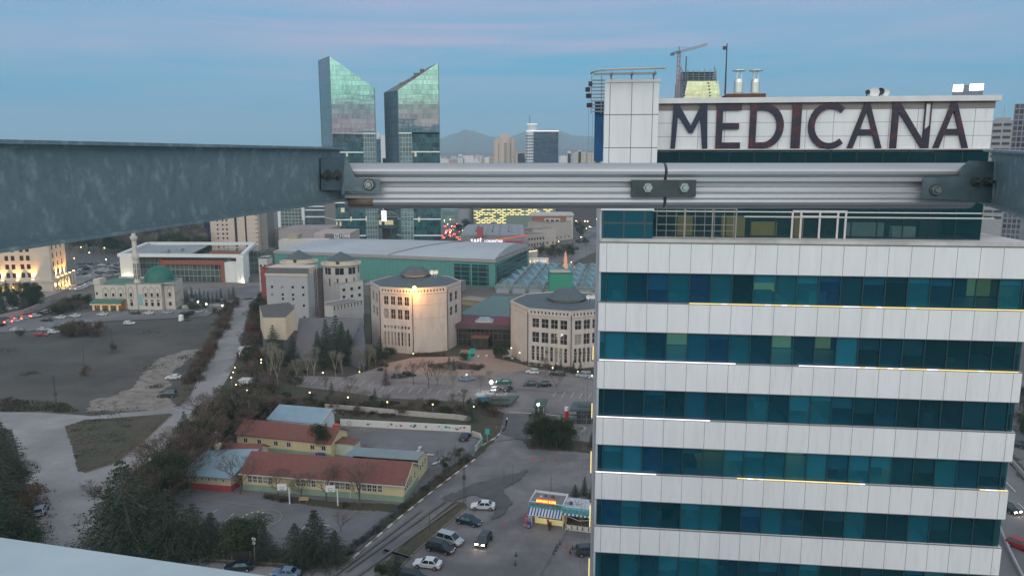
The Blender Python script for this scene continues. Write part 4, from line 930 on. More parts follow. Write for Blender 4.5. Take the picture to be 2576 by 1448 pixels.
for kind,col,cn,x,y,h,lb in (('sedan',WHT,'white',258,793,175,'white sedan parked before the lit mosque porch'),('sedan',WHT,'white',189,797,178,'white sedan, left of the one before the mosque porch'),
    ('sedan',WHT,'white',152,801,178,'white sedan, leftmost of the row along the street'),('sedan',BLK,'black',340,790,175,'black sedan before the blue panel of the mosque'),
    ('sedan',WHT,'white',374,790,175,'white sedan before the mosque wall right of the black one'),('sedan',SIL,'silver',421,788,175,'silver sedan, right end of the mosque row'),
    ('hatch',WHT,'white',248,821,10,'white hatchback by the bushes on the waste ground'),('hatch',WHT,'white',326,816,10,'small white car at the far edge of the waste ground'),
    ('hatch',WHT,'white',137,838,12,'white suv near the red car on the left'),('sedan',SIL,'silver',110,832,12,'silver car behind the red one'),('sedan',RED,'red',104,845,5,'red car on the left of the waste ground'),
    ('sedan',SIL,'silver',42,833,12,'silver car by the pale bush at the far left'),('hatch',DGR,'slate',465,790,175,'dark green car right of the mosque'),('sedan',SIL,'silver',498,786,178,'silver car far right of the mosque beside the brown shrubs'),
    ('sedan',BLK,'black',118,808,178,'black car in the dusk behind the traffic queue')):
    car(kind,col,cn,x,y,h,lb,g3)
car('sedan',WHT,'white',437,953,188,'white sedan parked on the dirt track of the waste ground','cars on the waste ground')
car('wagon',DGR,'slate',421,997,188,'dark estate car parked on the dirt below the white sedan','cars on the waste ground')
car('hatch',SIL,'silver',103,1290,110,'silver hatchback parked by the trees at the lower left')
car('sedan',NVY,'navy',601,1432,188,'dark blue car on the street at the bottom, left of the silver one','cars on the bottom street')
car('sedan',LBL,'paleblue',719,1449,172,'pale blue car on the street cut by the bottom edge','cars on the bottom street')
for i,(x,y) in enumerate(((-8,816),(6,814),(24,812),(13,808),(42,809),(52,804),(66,802),(74,798),(90,797),(100,793),(110,790),(-2,822),(120,787))):
    car(('sedan','hatch','sedan','van')[i%4],(WHT,DGR,SIL,BLK)[i%4],('white','slate','silver','black')[i%4],x,y,62,'car with red tail lights in the queue at the left','cars queuing with red tail lights','tail')
for i,(x,y) in enumerate(((189,728),(201,729),(207,724),(219,720),(226,716))):
    car(('sedan','hatch')[i%2],(WHT,SIL)[i%2],('white','silver')[i%2],x,y,215,'car with white headlights on the road left of the mosque','cars with white headlights','white')
rg=random.Random(5)
for i in range(26):
    x=rg.uniform(185,300); y=rg.uniform(664,698)
    car(rg.choice(['sedan','hatch','wagon']),*rg.choice([(WHT,'white'),(DGR,'slate'),(BLK,'black'),(SIL,'silver'),(DGR,'slate')]),x,y,rg.choice([20,200])+rg.uniform(-3,3),'tiny car in the crowded dark parking area before the woods','cars in the far parking area')
for i,(x,y) in enumerate(((35,768),(52,770),(68,766),(30,778))):
    car('sedan',(SIL,WHT)[i%2],('silver','white')[i%2],x,y,20,'pale car glimpsed between the dark trees below the lit building','cars below the lit building')
car('hatch',RED,'red',2568,1378,-60,'red car with lit headlights on the road at the right edge','moving cars','head')
car('sedan',BLK,'black',2533,1282,-75,'car with two orange headlights on the road beyond the hospital','moving cars','head')
car('sedan',DGR,'slate',2556,1122,120,'dark car on the far carriageway right of the hospital','moving cars')
for i in range(22):
    x=rg.uniform(1112,1160); y=rg.uniform(550,606)
    car('sedan',DGR,'slate',x,y,rg.uniform(60,80),'car with red lights on the road beside the right glass tower','cars on the road by the towers',rg.choice(['tail','tail','both',None]))
for i in range(20):
    y=rg.uniform(530,600); x=1455+(600-y)*.55+rg.uniform(-16,22)
    car('sedan',SIL,'silver',x,y,-80+rg.uniform(-5,5),'car with lit headlights on the distant avenue left of the hospital','cars on the distant avenue','head')
for i in range(28):
    t=rg.random(); x=742+t*35+rg.uniform(-5,22); y=596+t*28-rg.uniform(0,26)
    car('sedan',*rg.choice([(WHT,'white'),(SIL,'silver'),(DGR,'slate')]),x,y,120,'small car in the car park left of the left glass tower','cars left of the glass towers')
# motorbikes by the kiosk
def bike(x,y,rz,lb):
    X,Y=G(x,y); r=thing('motorcycle',lb,'motorcycle',(X,Y,.02),R(rz),'motorcycles before the kiosk')
    for xx in (-.65,.65):
        b=MB(); n=14
        for k in range(n):
            a0,a1=2*PI*k/n,2*PI*(k+1)/n; b.bar((xx+.3*math.cos(a0),0,.3+.3*math.sin(a0)),(xx+.3*math.cos(a1),0,.3+.3*math.sin(a1)),.1,.08)
        b.box(xx-.05,xx+.05,-.05,.05,.25,.35,0); b.build('wheel',tyre,r)
    b=MB(); b.bar((-.6,0,.35),(.1,0,.55),.22,.3); b.bar((.1,0,.6),(.45,0,.85),.3,.25); b.bar((.45,0,.95),(.65,0,.3),.08,.08); b.build('body',paint(RED,'red'),r)
    b=MB(); b.box(-.7,.05,-.14,.14,.72,.82); b.build('seat',blackm,r)
    b=MB(); b.tube((.42,-.35,1.02),(.42,.35,1.02),.025); b.build('handlebar',blackm,r)
bike(1379,1322,100,'motorcycle nearest the kiosk counter'); bike(1384,1328,75,'motorcycle standing in front of the other before the kiosk')
# ================================================================== BUILDINGS
def bthing(name,label,pL,pR,cat='building',group=None,ground=True):
    """root at ground point under pL, local x towards pR"""
    A=G(*pL) if ground else pL; B=G(*pR) if ground else pR
    r=thing(name,label,cat,(A[0],A[1],0),ldir(A,B),group); return r,dist(A,B),A,B
def loc(root,X,Y):
    dx,dy=X-root.location.x,Y-root.location.y; a=-root.rotation_euler.z; return (dx*math.cos(a)-dy*math.sin(a),dx*math.sin(a)+dy*math.cos(a))
# ---------- school
ywall=M('yellow_render',(.58,.50,.29),.9,var=.1,scale=.6,streak=(1,1,.4)); gwall=M('green_plinth',(.24,.33,.25),.9,var=.12,scale=.6)
tile=M('red_roof_tile',(.20,.072,.062),.85,var=.35,scale=1.6,bump=.3,grid=(.32,.42,.05,(.13,.05,.04),.5,'xy'),var2=((.17,.085,.07),.35,.48,.64))
tin=M('pale_blue_roof_sheet',(.24,.34,.40),.5,.2,var=.1,scale=.4,grid=(.9,40,.03,(.17,.25,.30),0,'xy'))
r,L,A,B=bthing('school_building','long yellow school block with red tiled roof and green plinth, nearest of the school buildings',(612,1232),(1016,1264))
hE=zat(1189,A[1])+.1; hE=max(3.6,min(hE,5)); D=9.0; hR=hE+2.3
wb=MB(); wz=hE-2.0
wins=[]
for s0,n in ((1.0,5),(10.6,4),(16.2,5),(22.4,5)):
    for k in range(n): wins.append((s0+k*1.02,wz,.9,1.45,2,2))
wins=[(w_[0]*L/31.4,)+w_[1:] for w_ in wins]
facade(r,wb,(0,0),(L,0),1.25,hE,wins,winframe,[gl_dark,gl_brown,gl_blind],rec=.12,ft=.11)
wb.box(-.04,L+.04,-.06,.0,0,1.25,1)
wR=[(.9+k*1.15,wz,.85,1.5,1,2) for k in range(4)]+[(6.6+k*1.15,wz+.0,.8,1.4,1,2) for k in range(1)]
facade(r,wb,(L,0),(L,D),1.25,hE,wR,winframe,[gl_dark,gl_brown],rec=.12,ft=.11)
wb.box(L,L+.06,-.06,D,0,1.25,1)
facade(r,wb,(L,D),(0,D),0,hE,[(2+3*k,1.6,1.6,1.4,2,1) for k in range(10)],winframe,gl_dark,rec=.1); facade(r,wb,(0,D),(0,0),0,hE,[],winframe,gl_dark)
for x in (0,L): wb.q([(x,0,hE),(x,D,hE),(x,D/2,hR)],0)
for x in (9.6,21.4): wb.tube((x,-.1,0),(x,-.1,hE),.06,m=2)
wb.build('wall',[ywall,gwall,winframe],r)
b=MB(); b.gable(0,L,0,D,hE,hR,.45); b.build('roof',tile,r)
b=MB(); b.box(-.45,L+.45,-.62,-.50,hE-.28,hE-.14); b.bar((L+.47,-.45,hE-.2),(L+.47,D/2,hR+.02),.06,.2); b.bar((L+.47,D+.45,hE-.2),(L+.47,D/2,hR+.02),.06,.2); b.build('gutter',winframe,r)
# annex with grey flat roof behind the right end
b=MB(); facade(r,b,(L+.01,D),(L+.01,D+6.5),0,hE-.2,[(1.2+k*1.6,wz,1.0,1.4,1,2) for k in range(3)],winframe,gl_dark,rec=.1,ft=.11)
b.wall((L,D+6.5),(L-14,D+6.5),0,hE-.2); b.wall((L-14,D+6.5),(L-14,D),0,hE-.2)
zz=hE-.2
b.q([(L+.01,D,zz),(L+.01,D+6.5,zz),(L+.01,D+4,zz+1.1),(L+.01,D,zz+1.5)]); b.build('annex_wall',[ywall],r)
b=MB(); b.q([(L-14.3,D-1.2,zz+1.6),(L+.3,D-1.2,zz+1.6),(L+.3,D+4,zz+1.3),(L-14.3,D+4,zz+1.3)]); b.q([(L-14.3,D+4,zz+1.3),(L+.3,D+4,zz+1.3),(L+.3,D+6.8,zz+.1),(L-14.3,D+6.8,zz+.1)])
b.q([(L+.3,D-1.2,zz+1.6),(L+.3,D+4,zz+1.3),(L+.3,D+6.8,zz+.1),(L+.3,D+6.8,zz-.1),(L+.3,D+4,zz+1.1),(L+.3,D-1.2,zz+1.4)][::-1])
b.build('annex_roof',M('grey_blue_roof',(.20,.26,.28),.55,.2,var=.12,scale=.5),r)
# blue-roof block on the left
r,L,A,B=bthing('school_hall','single storey school hall with pale blue roof, cream walls and red base',(462,1228),(582,1238)); D=11.5; hE=3.0
wb=MB(); facade(r,wb,(0,0),(L,0),1.3,hE,[(.7+k*(L-1)/6,1.85,.42,.75,1,1) for k in range(6)],winframe,gl_brown,rec=.1,ft=.08)
wb.box(-.04,L+.04,-.05,0,0,1.3,1)
facade(r,wb,(L,0),(L,D),1.3,hE,[],winframe,gl_brown); wb.box(L,L+.05,-.05,D,0,1.3,1); wb.wall((L,D),(0,D),0,hE); wb.wall((0,D),(0,0),0,hE)
wb.build('wall',[M('cream_render',(.55,.46,.33),.9,var=.1,scale=.8),M('red_plinth',(.36,.07,.07),.9,var=.15,scale=1)],r)
b=MB(); b.q([(-.4,-.5,hE+.05),(L+.4,-.5,hE+.05),(L+.2,D+.3,hE+1.7),(-.2,D+.3,hE+1.7)]); b.box(-.42,L+.42,-.54,-.5,hE-.15,hE+.06); b.q([(L+.4,-.5,hE+.05),(L+.4,-.5,hE-.1),(L+.2,D+.3,hE-.1),(L+.2,D+.3,hE+1.7)]); b.q([(-.2,D+.3,hE+1.7),(L+.2,D+.3,hE+1.7),(L+.2,D+.3,hE-.1),(-.2,D+.3,hE-.1)]); b.q([(-.4,-.5,hE+.05),(-.2,D+.3,hE+1.7),(-.2,D+.3,hE-.1),(-.4,-.5,hE-.1)])
b.build('roof',tin,r)
# small link with chimney
A=G(556,1180); r=thing('boiler_house','small red-tiled boiler house with a white chimney between the school blocks','building',(A[0]-1.5,A[1]-1.5,0),R(-4)); 
wb=MB(); wb.box(0,9.5,0,6,0,3.4,0); wb.q([(9.5,0,3.4),(9.5,6,3.4),(9.5,3,5)],0); wb.q([(0,6,3.4),(0,0,3.4),(0,3,5)],0); wb.build('wall',[M('cream_render',(.5,.4,.3)),gwall],r)
b=MB(); b.gable(0,9.5,0,6,3.4,5.0,.35); b.build('roof',tile,r)
win(r,(9.5,0),(9.5,6),2.4,2.1,1.1,.9,winframe,gl_dark,rec=-.04)
b=MB(); b.box(.6,1.7,1.0,1.9,0,5.6); b.cyl(1.0,1.4,5.6,7.9,.11,n=8,m=1); b.box(.85,1.15,1.25,1.55,7.9,8.05,1); b.build('chimney',[M('cream_render',(.55,.46,.33)),greym],r)
# middle red roofed block
r,L,A,B=bthing('school_building','shorter yellow school block with red tiled roof behind the long one',(598,1128),(806,1150)); D=7.5; hE=3.5; hR=5.3; L+=2.5
wb=MB(); facade(r,wb,(0,0),(L,0),1.0,hE,[(x*L/18.,1.5,1.05,1.15,2,1) for x in (1.2,3.9,7.1,9.6,14.1,16.2)],winframe,gl_dark,rec=.12,ft=.1); wb.box(-.04,L+.04,-.05,0,0,1.0,1)
wb.wall((L,0),(L,D),0,hE); wb.wall((L,D),(0,D),0,hE); wb.wall((0,D),(0,0),0,hE)
for x in (0,L): wb.q([(x,0,hE),(x,D,hE),(x,D/2,hR)],0)
wb.build('wall',[ywall,gwall],r); b=MB(); b.gable(0,L,0,D,hE,hR,.45); b.build('roof',tile,r)
b=MB(); b.box(L+.01,L+4.2,2.,5.2,0,2.6); b.build('porch_wall',M('pale_green_wall',(.45,.52,.43),.9),r)
b=MB(); b.q([(L,1.7,2.9),(L+4.5,1.7,2.7),(L+4.5,5.5,2.7),(L,5.5,2.9)]); b.build('porch_roof',tile,r)
# blue roof prefab at the back
r,L,A,B=bthing('prefab_classroom','white prefabricated classroom with pale blue sheet roof at the back of the school',(676,1088),(806,1100)); D=7; hE=3.3
wb=MB(); facade(r,wb,(0,0),(L,0),0,hE,[(x*L/14,1.2,1.0,1.3,2,1) for x in (2.7,5.2)],winframe,gl_dark,rec=.1,ft=.09); facade(r,wb,(L,0),(L,D),0,hE,[(2.2,1.2,1.2,1.3,2,1)],winframe,gl_dark,rec=.1,ft=.09); wb.wall((L,D),(0,D),0,hE); wb.wall((0,D),(0,0),0,hE)
for x in (0,L): wb.q([(x,0,hE),(x,D,hE),(x,D-1.5,hE+1.6)],0)
wb.build('wall',[M('bluish_white_panel',(.50,.56,.58),.7,var=.08)],r)
b=MB(); 
b.q([(-.3,-.4,hE),(L+.3,-.4,hE),(L+.3,D-1.5,hE+1.75),(-.3,D-1.5,hE+1.75)]); b.q([(-.3,D-1.5,hE+1.75),(L+.3,D-1.5,hE+1.75),(L+.3,D+.3,hE),(-.3,D+.3,hE)]); b.build('roof',tin,r)
b=MB(); b.box(L+.3,L+.34,-.4,.0,hE-.1,hE+.1); b.bar((L+.32,-.4,hE-.02),(L+.32,D-1.5,hE+1.7),.05,.16); b.bar((L+.32,D-1.5,hE+1.7),(L+.32,D+.3,hE-.02),.05,.16); b.build('gutter',winframe,r)
# mural wall (long low white wall with little drawings)
r,L,A,B=bthing('painted_wall','long low white wall with small coloured drawings behind the school yard',(856,1071),(1184,1088),cat='wall'); hw=1.7
b=MB(); b.box(0,L,0,.25,0,hw); b.build('wall_slab',M('old_white_paint',(.58,.57,.55),.8,var=.12,scale=2),r)
dr_=MB(); rg=random.Random(2)
for k in range(26):
    x=6+rg.random()*(L-7); z_=rg.uniform(.5,1.2); m=rg.randrange(4); n=rg.choice([3,5,8]); rr_=rg.uniform(.12,.34)
    dr_.q([(x+rr_*1.3*math.cos(2*PI*j/n),-.004,z_+rr_*math.sin(2*PI*j/n)) for j in range(n)],m)
for rr_ in (.55,): 
    for k in range(16):
        a0,a1=2*PI*k/16,2*PI*(k+1)/16; dr_.q([(2.2+rr_*math.cos(a),-.005,.8+rr_*math.sin(a)) for a in (a0,a1)]+[(2.2+.42*math.cos(a),-.005,.8+.42*math.sin(a)) for a in (a1,a0)],0)
dr_.build('mural',[M('drawing_grey',(.15,.15,.16),var=0),M('drawing_red',(.4,.05,.06),var=0),M('drawing_teal',(.03,.28,.25),var=0),M('drawing_pink',(.45,.2,.25),var=0)],r)
# ---------- congress centre octagons
cream=M('beige_render',(.52,.45,.405),.85,var=.08,scale=.25,streak=(1,1,.3),var2=((.43,.35,.31),.6,.5,.7)); slate=M('slate_roof',(.085,.11,.12),.6,.1,var=.15,scale=.8,grid=(.6,30,.05,(.06,.075,.085),0,'xy'))
greenroof=M('green_grey_roof',(.10,.17,.165),.6,.1,var=.18,scale=.6)
trimb=M('beige_trim',(.55,.45,.38),.8,var=.06)
def octagon(label,cx,cy,Rr,rot,hE,hL,hT,wface,blank,base=0.):
    r=thing('octagon_building',label,'building',(cx,cy,0),0,'octagonal congress buildings')
    V=[(Rr*math.cos(R(rot+45*k)),Rr*math.sin(R(rot+45*k))) for k in range(8)]
    wb=MB()
    for k in range(8):
        p0,p1=V[k],V[(k+1)%8]; w=dist(p0,p1); wins=[]; k_=k
        nrm=(R(rot+22.5+45*k)); facing=math.sin(nrm)<-.05 or math.cos(nrm)<-.5
        if k in wface:
            nb=5; m=.9; bw=(w-2*m)/nb if False else (w-2*m)/4
            for row,z in ((0,hE-5.6),(1,hE-10.2)):
                for i in range(4): wins.append((m+i*bw+.35,z,bw-.7,2.9 if row==0 else 3.3,2,2))
            for i in range(8):
                x=m+.2+i*(w-2*m)/8
                if base+.0<20: wins.append((x,hE-13.4,(w-2*m)/8-.5,1.1)); wins.append((x,max(1.8,hE-19.),(w-2*m)/8-.5,4.6,1,3))
        elif k in blank: wins=[]
        elif facing:
            for row,z in ((0,hE-5.6),(1,hE-10.2)):
                for i in range(2): wins.append((w*.2+i*w*.35,z,w*.2,3.,1,2))
        wins2=wins
        # frieze of small dark openings under the eave
        nf=int(w/1.15)
        fr_=[(.5+i*(w-1)/nf+.2,hE-1.25,.5,.75) for i in range(nf)] if facing and k not in () else []
        facade(r,wb,p0,p1,0,hE-1.6,wins,trimb,[gl_dark,gl_dark,gl_brown,gl_blind] if k in wface else gl_dark,rec=.3,ft=.1)
        wb.wall(p0,p1,hE-1.6,hE,[(f[0],f[0]+f[2],f[1],f[1]+f[3]) for f in fr_],.3)
        if fr_:
            dx,dy=(p1[0]-p0[0])/w,(p1[1]-p0[1])/w; f0=(p0[0]-dy*.28,p0[1]+dx*.28)
            wb.q([(f0[0],f0[1],hE-1.5),(f0[0]+dx*w,f0[1]+dy*w,hE-1.5),(f0[0]+dx*w,f0[1]+dy*w,hE-.1),(f0[0],f0[1],hE-.1)],1)
    S_=1.012; PV=[(x*S_,y*S_) for x,y in V]
    for z0,z1 in ((hE-1.75,hE-1.6),):
        for k in range(8):
            a,c_=PV[k],PV[(k+1)%8]; wb.bar((a[0],a[1],(z0+z1)/2),(c_[0],c_[1],(z0+z1)/2),.22,z1-z0,2)
    for k in blank:
        a,c_=V[k],V[(k+1)%8]
        for z in (hE-5.2,hE-9.6): wb.bar((a[0]*1.003,a[1]*1.003,z),(c_[0]*1.003,c_[1]*1.003,z),.08,.16,2)
    wb.build('wall',[cream,gl_dark,trimb],r)
    # corner downpipes
    for k in range(8):
        x,y=V[k]
        if y<5: b=MB(); b.tube((x*1.012,y*1.012,0),(x*1.012,y*1.012,hE-.9),.13,n=6); b.build('downpipe',M('brown_pipe',(.06,.04,.035),.5,var=0),r)
    b=MB(); q=[(x*.985,y*.985,hE+.0) for x,y in V]; lr=Rr*.30; T=[(lr*math.cos(R(rot+45*k)),lr*math.sin(R(rot+45*k)),hL) for k in range(8)]
    for k in range(8): j=(k+1)%8; b.q([q[k],q[j],T[j],T[k]])
    b.build('roof',slate,r)
    b=MB()
    for k in range(8):
        j=(k+1)%8; a,c_=V[k],V[j]; b.bar((a[0]*.995,a[1]*.995,hE+.12),(c_[0]*.995,c_[1]*.995,hE+.12),.35,.24)
    b.build('roof_edge',trimb,r)
    lt=MB(); LV=[(lr*math.cos(R(rot+45*k)),lr*math.sin(R(rot+45*k))) for k in range(8)]
    lt.prism(LV,hL-1.2,hL+.75,0,top=False); l_=lt.build('lantern',M('lantern_tan',(.45,.33,.2),.8,var=.1),r)
    b=MB(); 
    for k in range(8):
        j=(k+1)%8; e=1.22; m_=.55
        a=(LV[k][0]*e,LV[k][1]*e,hL+.7); c_=(LV[j][0]*e,LV[j][1]*e,hL+.7); a2=(LV[k][0]*m_,LV[k][1]*m_,hL+.7+(hT-hL)*.75); c2=(LV[j][0]*m_,LV[j][1]*m_,hL+.7+(hT-hL)*.75)
        b.q([a,c_,c2,a2]); b.q([a2,c2,(0,0,hT)]); b.q([(a[0],a[1],hL+.55),(c_[0],c_[1],hL+.55),c_,a])
    b.build('lantern_roof',slate,l_)
    for dx_,s_ in ((1.25,.75),(1.42,.55),(1.55,.7)):
        b=MB(); n=14; px_,pz=lr*dx_,hL+1.3; y_=-lr*.75+dx_
        for k in range(n):
            a0,a1=2*PI*k/n,2*PI*(k+1)/n; b.q([(px_,y_+.22,pz),(px_+s_*math.cos(a0),y_,pz+s_*math.sin(a0)),(px_+s_*math.cos(a1),y_,pz+s_*math.sin(a1))])
        b.tube((px_,y_+.2,hL-1.5),(px_,y_+.2,pz),.05); b.build('satellite_dish',whitepaint,r)
    return r
o1=octagon('left beige octagonal congress building with slate roof and a bright lamp pole before it',-32.6,248,15.3,3,zat(727,233),zat(694,246),zat(671,248),[5],[6,2],0)
ov=G(1446,930)
o2=octagon('right beige octagonal congress building with slate roof, cut by the white hospital',ov[0]-1.4,ov[1]+17.8,17.8,.5,zat(781,217),zat(752,233),zat(724,233),[5,6],[4,2],0)
# slate stepped wing right of left octagon handled by its facets; entrance hall between
r,L,A,B=bthing('entrance_hall','dark glass entrance hall with maroon flat roof between the two octagons',(1120,868),(1294,872)); hh=zat(811,A[1]); D=9
b=MB(); b.box(-3,L+4,.0,D,0,hh-1.9); b.build('glazing',curtain('brown_curtain_glass',(.035,.03,.025),(.09,.075,.06),1.5,2.2,var=.5,spec=.6,linew=.12),r)
b=MB(); b.box(-3,L+4,-1.,D+.2,hh-1.85,hh-.3); b.build('roof_fascia',M('dark_fascia',(.085,.065,.07),.6,var=.2),r)
b=MB(); b.box(-3,L+4,-1.,D+4,hh-.29,hh-.2); b.build('roof',M('maroon_roof',(.16,.045,.06),.8,var=.12),r)
b=MB(); cx,cy=L*.55,4.2; b.prism([(cx-3,cy-2),(cx+3,cy-2),(cx+3,cy+2),(cx-3,cy+2)],hh-.2,hh+.2,0)
q=[(cx-2.9,cy-1.9,hh+.2),(cx+2.9,cy-1.9,hh+.2),(cx+2.9,cy+1.9,hh+.2),(cx-2.9,cy+1.9,hh+.2)]; t_=[(cx-1.6,cy-.4,hh+1.3),(cx+1.6,cy-.4,hh+1.3),(cx+1.6,cy+.4,hh+1.3),(cx-1.6,cy+.4,hh+1.3)]
for k in range(4): j=(k+1)%4; b.q([q[k],q[j],t_[j],t_[k]],1)
b.q(t_,1); 
for k in range(1,5): x=k/5; b.bar((cx-2.9+5.8*x,cy-1.93,hh+.2),(cx-1.6+3.2*x,cy-.43,hh+1.33),.1,.06,0)
b.build('skylight',[M('skylight_frame',(.45,.5,.52),.5),M('skylight_glass',(.22,.29,.32),.15,var=.1)],r)
b=MB(); b.box(cx-3.6,cx+2.4,-4.2,-.2,3.6,4.0,0); 
for x in (cx-3.4,cx-1.6,cx+.4,cx+2.2): b.box(x-.08,x+.08,-4.1,-3.95,0,3.6,1)
b.box(cx-3.3,cx+2.1,-3.8,-3.7,.1,3.5,2); b.build('entrance_canopy',[M('rust_canopy',(.18,.08,.06),.8),blackm,gl_brown],r)
# green hipped roof behind it
r,L,A,B=bthing('congress_hall','low hall with green-grey hipped metal roof behind the maroon one',(1148,835),(1300,845)); hh=zat(790,A[1]+11); 
D=34; top=max(hh+2.5,zat(744,A[1]+26))
b=MB(); b.box(-2,L+16,11,11+D,0,hh); b.build('wall',cream,r)
b=MB(); q=[(-3,10.5,hh),(L+18,10.5,hh),(L+18,12+D,hh),(-3,12+D,hh)]; cx=L*.52; cy=11+D*.48
rim=[(cx-9,cy-3,top-1.6),(cx+9,cy-3,top-1.6),(cx+9,cy+8,top-1.2),(cx-9,cy+8,top-1.2)]
for k in range(4): j=(k+1)%4; b.q([q[k],q[j],rim[j],rim[k]])
for k in range(4): j=(k+1)%4; b.q([rim[k],rim[j],(cx+2,cy+2,top)])
b.build('roof',greenroof,r)
# ---------- slab tower with small square windows, wedge block, lattice pylon
r,L,A,B=bthing('stage_tower','pale grey tiled tower with rows of small square windows',(676,830),(779,832)); hh=zat(693,A[1]); D=12
gridm=M('grey_tile_cladding',(.40,.40,.41),.6,var=.05,scale=.4,grid=(.75,.75,.07,(.30,.30,.31)))
wb=MB(); wins=[]
for zi,cols in ((hh-4.6,(0,1,2,3)),(hh-7.4,(0,1,2,3)),(hh-9.0,(1,2)),(hh-11.4,(0,1,2,3)),(hh-13.,(1,2)),(hh-15.8,(0,1,2,3))):
    for c_ in cols: wins.append((L*(.11+.25*c_),zi,.85,.9))
wins=[w_ for w_ in wins if w_[1]>.3]
facade(r,wb,(0,0),(L,0),0,hh,wins,darkframe,[gl_dark,gl_dark,gl_blind],rec=.15,ft=.06); wb.wall((L,0),(L,D),0,hh); wb.wall((L,D),(0,D),0,hh); wb.wall((0,D),(0,0),0,hh); wb.build('wall',gridm,r)
b=MB(); b.q([(.6,.6,hh-.2),(L-.6,.6,hh-.2),(L-.6,D,hh-.2),(.6,D,hh-.2)],1); b.box(-.25,L+.25,-.2,.25,hh-.02,hh+.9,2); b.q([(-.3,-.25,hh+.95),(L+.3,-.25,hh+.95),(L-.2,2.6,hh+2.6),(.2,2.6,hh+2.6)],1); b.box(.2,L-.2,2.6,D,hh-.1,hh+2.5,2)
b.build('parapet',[gridm,M('dark_roof_felt',(.09,.09,.09),.9),trimb],r)
r,L,A,B=bthing('foyer_wedge','wedge shaped cream wall block leaning out below the grey tower',(668,905),(752,895)); 
za=zat(793,A[1]); zb_=zat(850,A[1]); hm_=(za+zb_)/2
P=[(0,0),(L*.62,-1.6),(L*1.0,2.5),(L*.95,9),(.5,9)]
b=MB(); b.prism(P,[zat(852,A[1]),zat(858,A[1]),zat(838,A[1]),zat(838,A[1]),zat(840,A[1])],[za-.7,za-1.,za+.9,za+1.8,za+1.6],0,1)
b.build('wall',[M('cream_stone',(.52,.44,.34),.85,var=.06,scale=.5),M('dark_roof_felt',(.09,.09,.09))],r)
b=MB(); b.prism([(x*.9+.4,y*.9+.6) for x,y in P],0,zat(856,A[1]),0); b.build('lower_wall',M('grey_slope_cladding',(.115,.115,.13),.7,var=.1),r)
# sloped grey roof field right of the wedge
r=thing('sloping_foyer','large sloping grey metal roof between the wedge block and the lattice pylon','building',(*G(745,900),0),0)
b=MB(); pts3=[(740,905,0.5),(862,905,.5),(920,880,6.5),(912,800,11),(800,795,9),(752,800,10.5)]
P3_=[]
for x,y,z in pts3:
    X,Y=G(x,y+ (0 if z<1 else 0)); Yz=(H-z)/H; P3_.append((X*Yz-r.location.x,Y*Yz-r.location.y,z))
b.q(P3_); i0=len(P3_)
for k in range(i0): j=(k+1)%i0; a,c_=P3_[k],P3_[j]; b.q([a,(a[0],a[1],0),(c_[0],c_[1],0),c_])
b.build('roof',M('grey_slope_cladding',(.115,.115,.13),.7,var=.1),r)
# lattice pylon
X,Y=G(808,872); r=thing('lattice_pylon','dark rust-brown lattice sign pylon standing beside the grey tiled tower','pylon',(X,Y,0),0); th_=zat(676,Y); b=MB(); w=1.0
for sx,sy in ((-w,-w),(w*.1,-w),(w*.1,w),(-w,w)): b.box(sx-.12,sx+.12,sy-.12,sy+.12,0,th_)
for k in range(int(th_/1.0)):
    z=k*1.0; f=1 if k%2 else -1
    for y in (-w,w): b.bar((-w if f>0 else .1*w,y,z),(.1*w if f>0 else -w,y,z+1),.07,.07)
    b.bar((-w,-w*f,z),(-w,w*f,z+1),.07,.07)
b.build('lattice',M('rusty_brown_steel',(.085,.06,.055),.7,.2,var=.3),r)
b=MB(); b.prism([(.15,-1.1),(1.35,-1.1),(1.35,1.1),(.15,1.1)],3,th_+.3); b.build('sign_board',M('dark_brown_board',(.05,.035,.035),.6,var=.3,scale=.4),r)
# turret buildings
def turret(label,x,ytop,ye,yb,Yd,Rr):
    X,_,_=XY(x,ye,Yd); r=thing('round_turret',label,'building',(X,Yd,0),0,'round turrets of the congress centre')
    zt,ze=zat(ytop,Yd),zat(ye,Yd); zb=zat(yb,Yd-Rr); zc_=ze-4.6
    b=MB(); n=26
    for k in range(n):
        a0=2*PI*k/n; p0=(Rr*math.cos(a0),Rr*math.sin(a0)); a1=2*PI*(k+1)/n; p1=(Rr*math.cos(a1),Rr*math.sin(a1)); w=dist(p0,p1); ft_=math.sin((a0+a1)/2)<.15
        if ft_ and k%3:
            b.wall(p0,p1,zc_,ze-1.,[(.05,w-.05,zc_+.4,ze-1.5)],.3); win(r,p0,p1,.05,zc_+.4,w-.1,ze-1.9-zc_,darkframe,gl_dark,1,2,rec=.28,ft=.07)
        else: b.wall(p0,p1,zc_,ze-1.)
        b.wall(p0,p1,0,zc_,[(w*.3,w*.7,zc_-4.2,zc_-1.1)] if ft_ and k%2 else [],.3)
        if ft_ and k%2: win(r,p0,p1,w*.3,zc_-4.2,w*.4,3.1,darkframe,gl_dark,rec=.28,ft=.05)
    b.build('wall',M('pale_cream_wall',(.5,.46,.42),.85,var=.08),r)
    b=MB(); b.lathe(0,0,[(Rr,ze-1.1),(Rr*1.1,ze-.7),(Rr*1.1,ze),(Rr*1.03,ze),(Rr*.99,ze-.4),(Rr*.8,ze-.4),(Rr*.8,ze+1.2)],n=36); b.build('cornice_ring',M('cream_cornice',(.56,.48,.38),.8,var=.1),r)
    b=MB(); b.lathe(0,0,[(Rr*.84,ze+1.1),(0,zt)],n=36); b.build('roof',slate,r)
    b=MB(); b.box(-.6,.6,-Rr*.83,-Rr*.78,ze-.3,ze+1.); b.build('roof_door',blackm,r)
turret('left round turret with conical slate roof behind the grey tower',752,628,655,690,312,7.2)
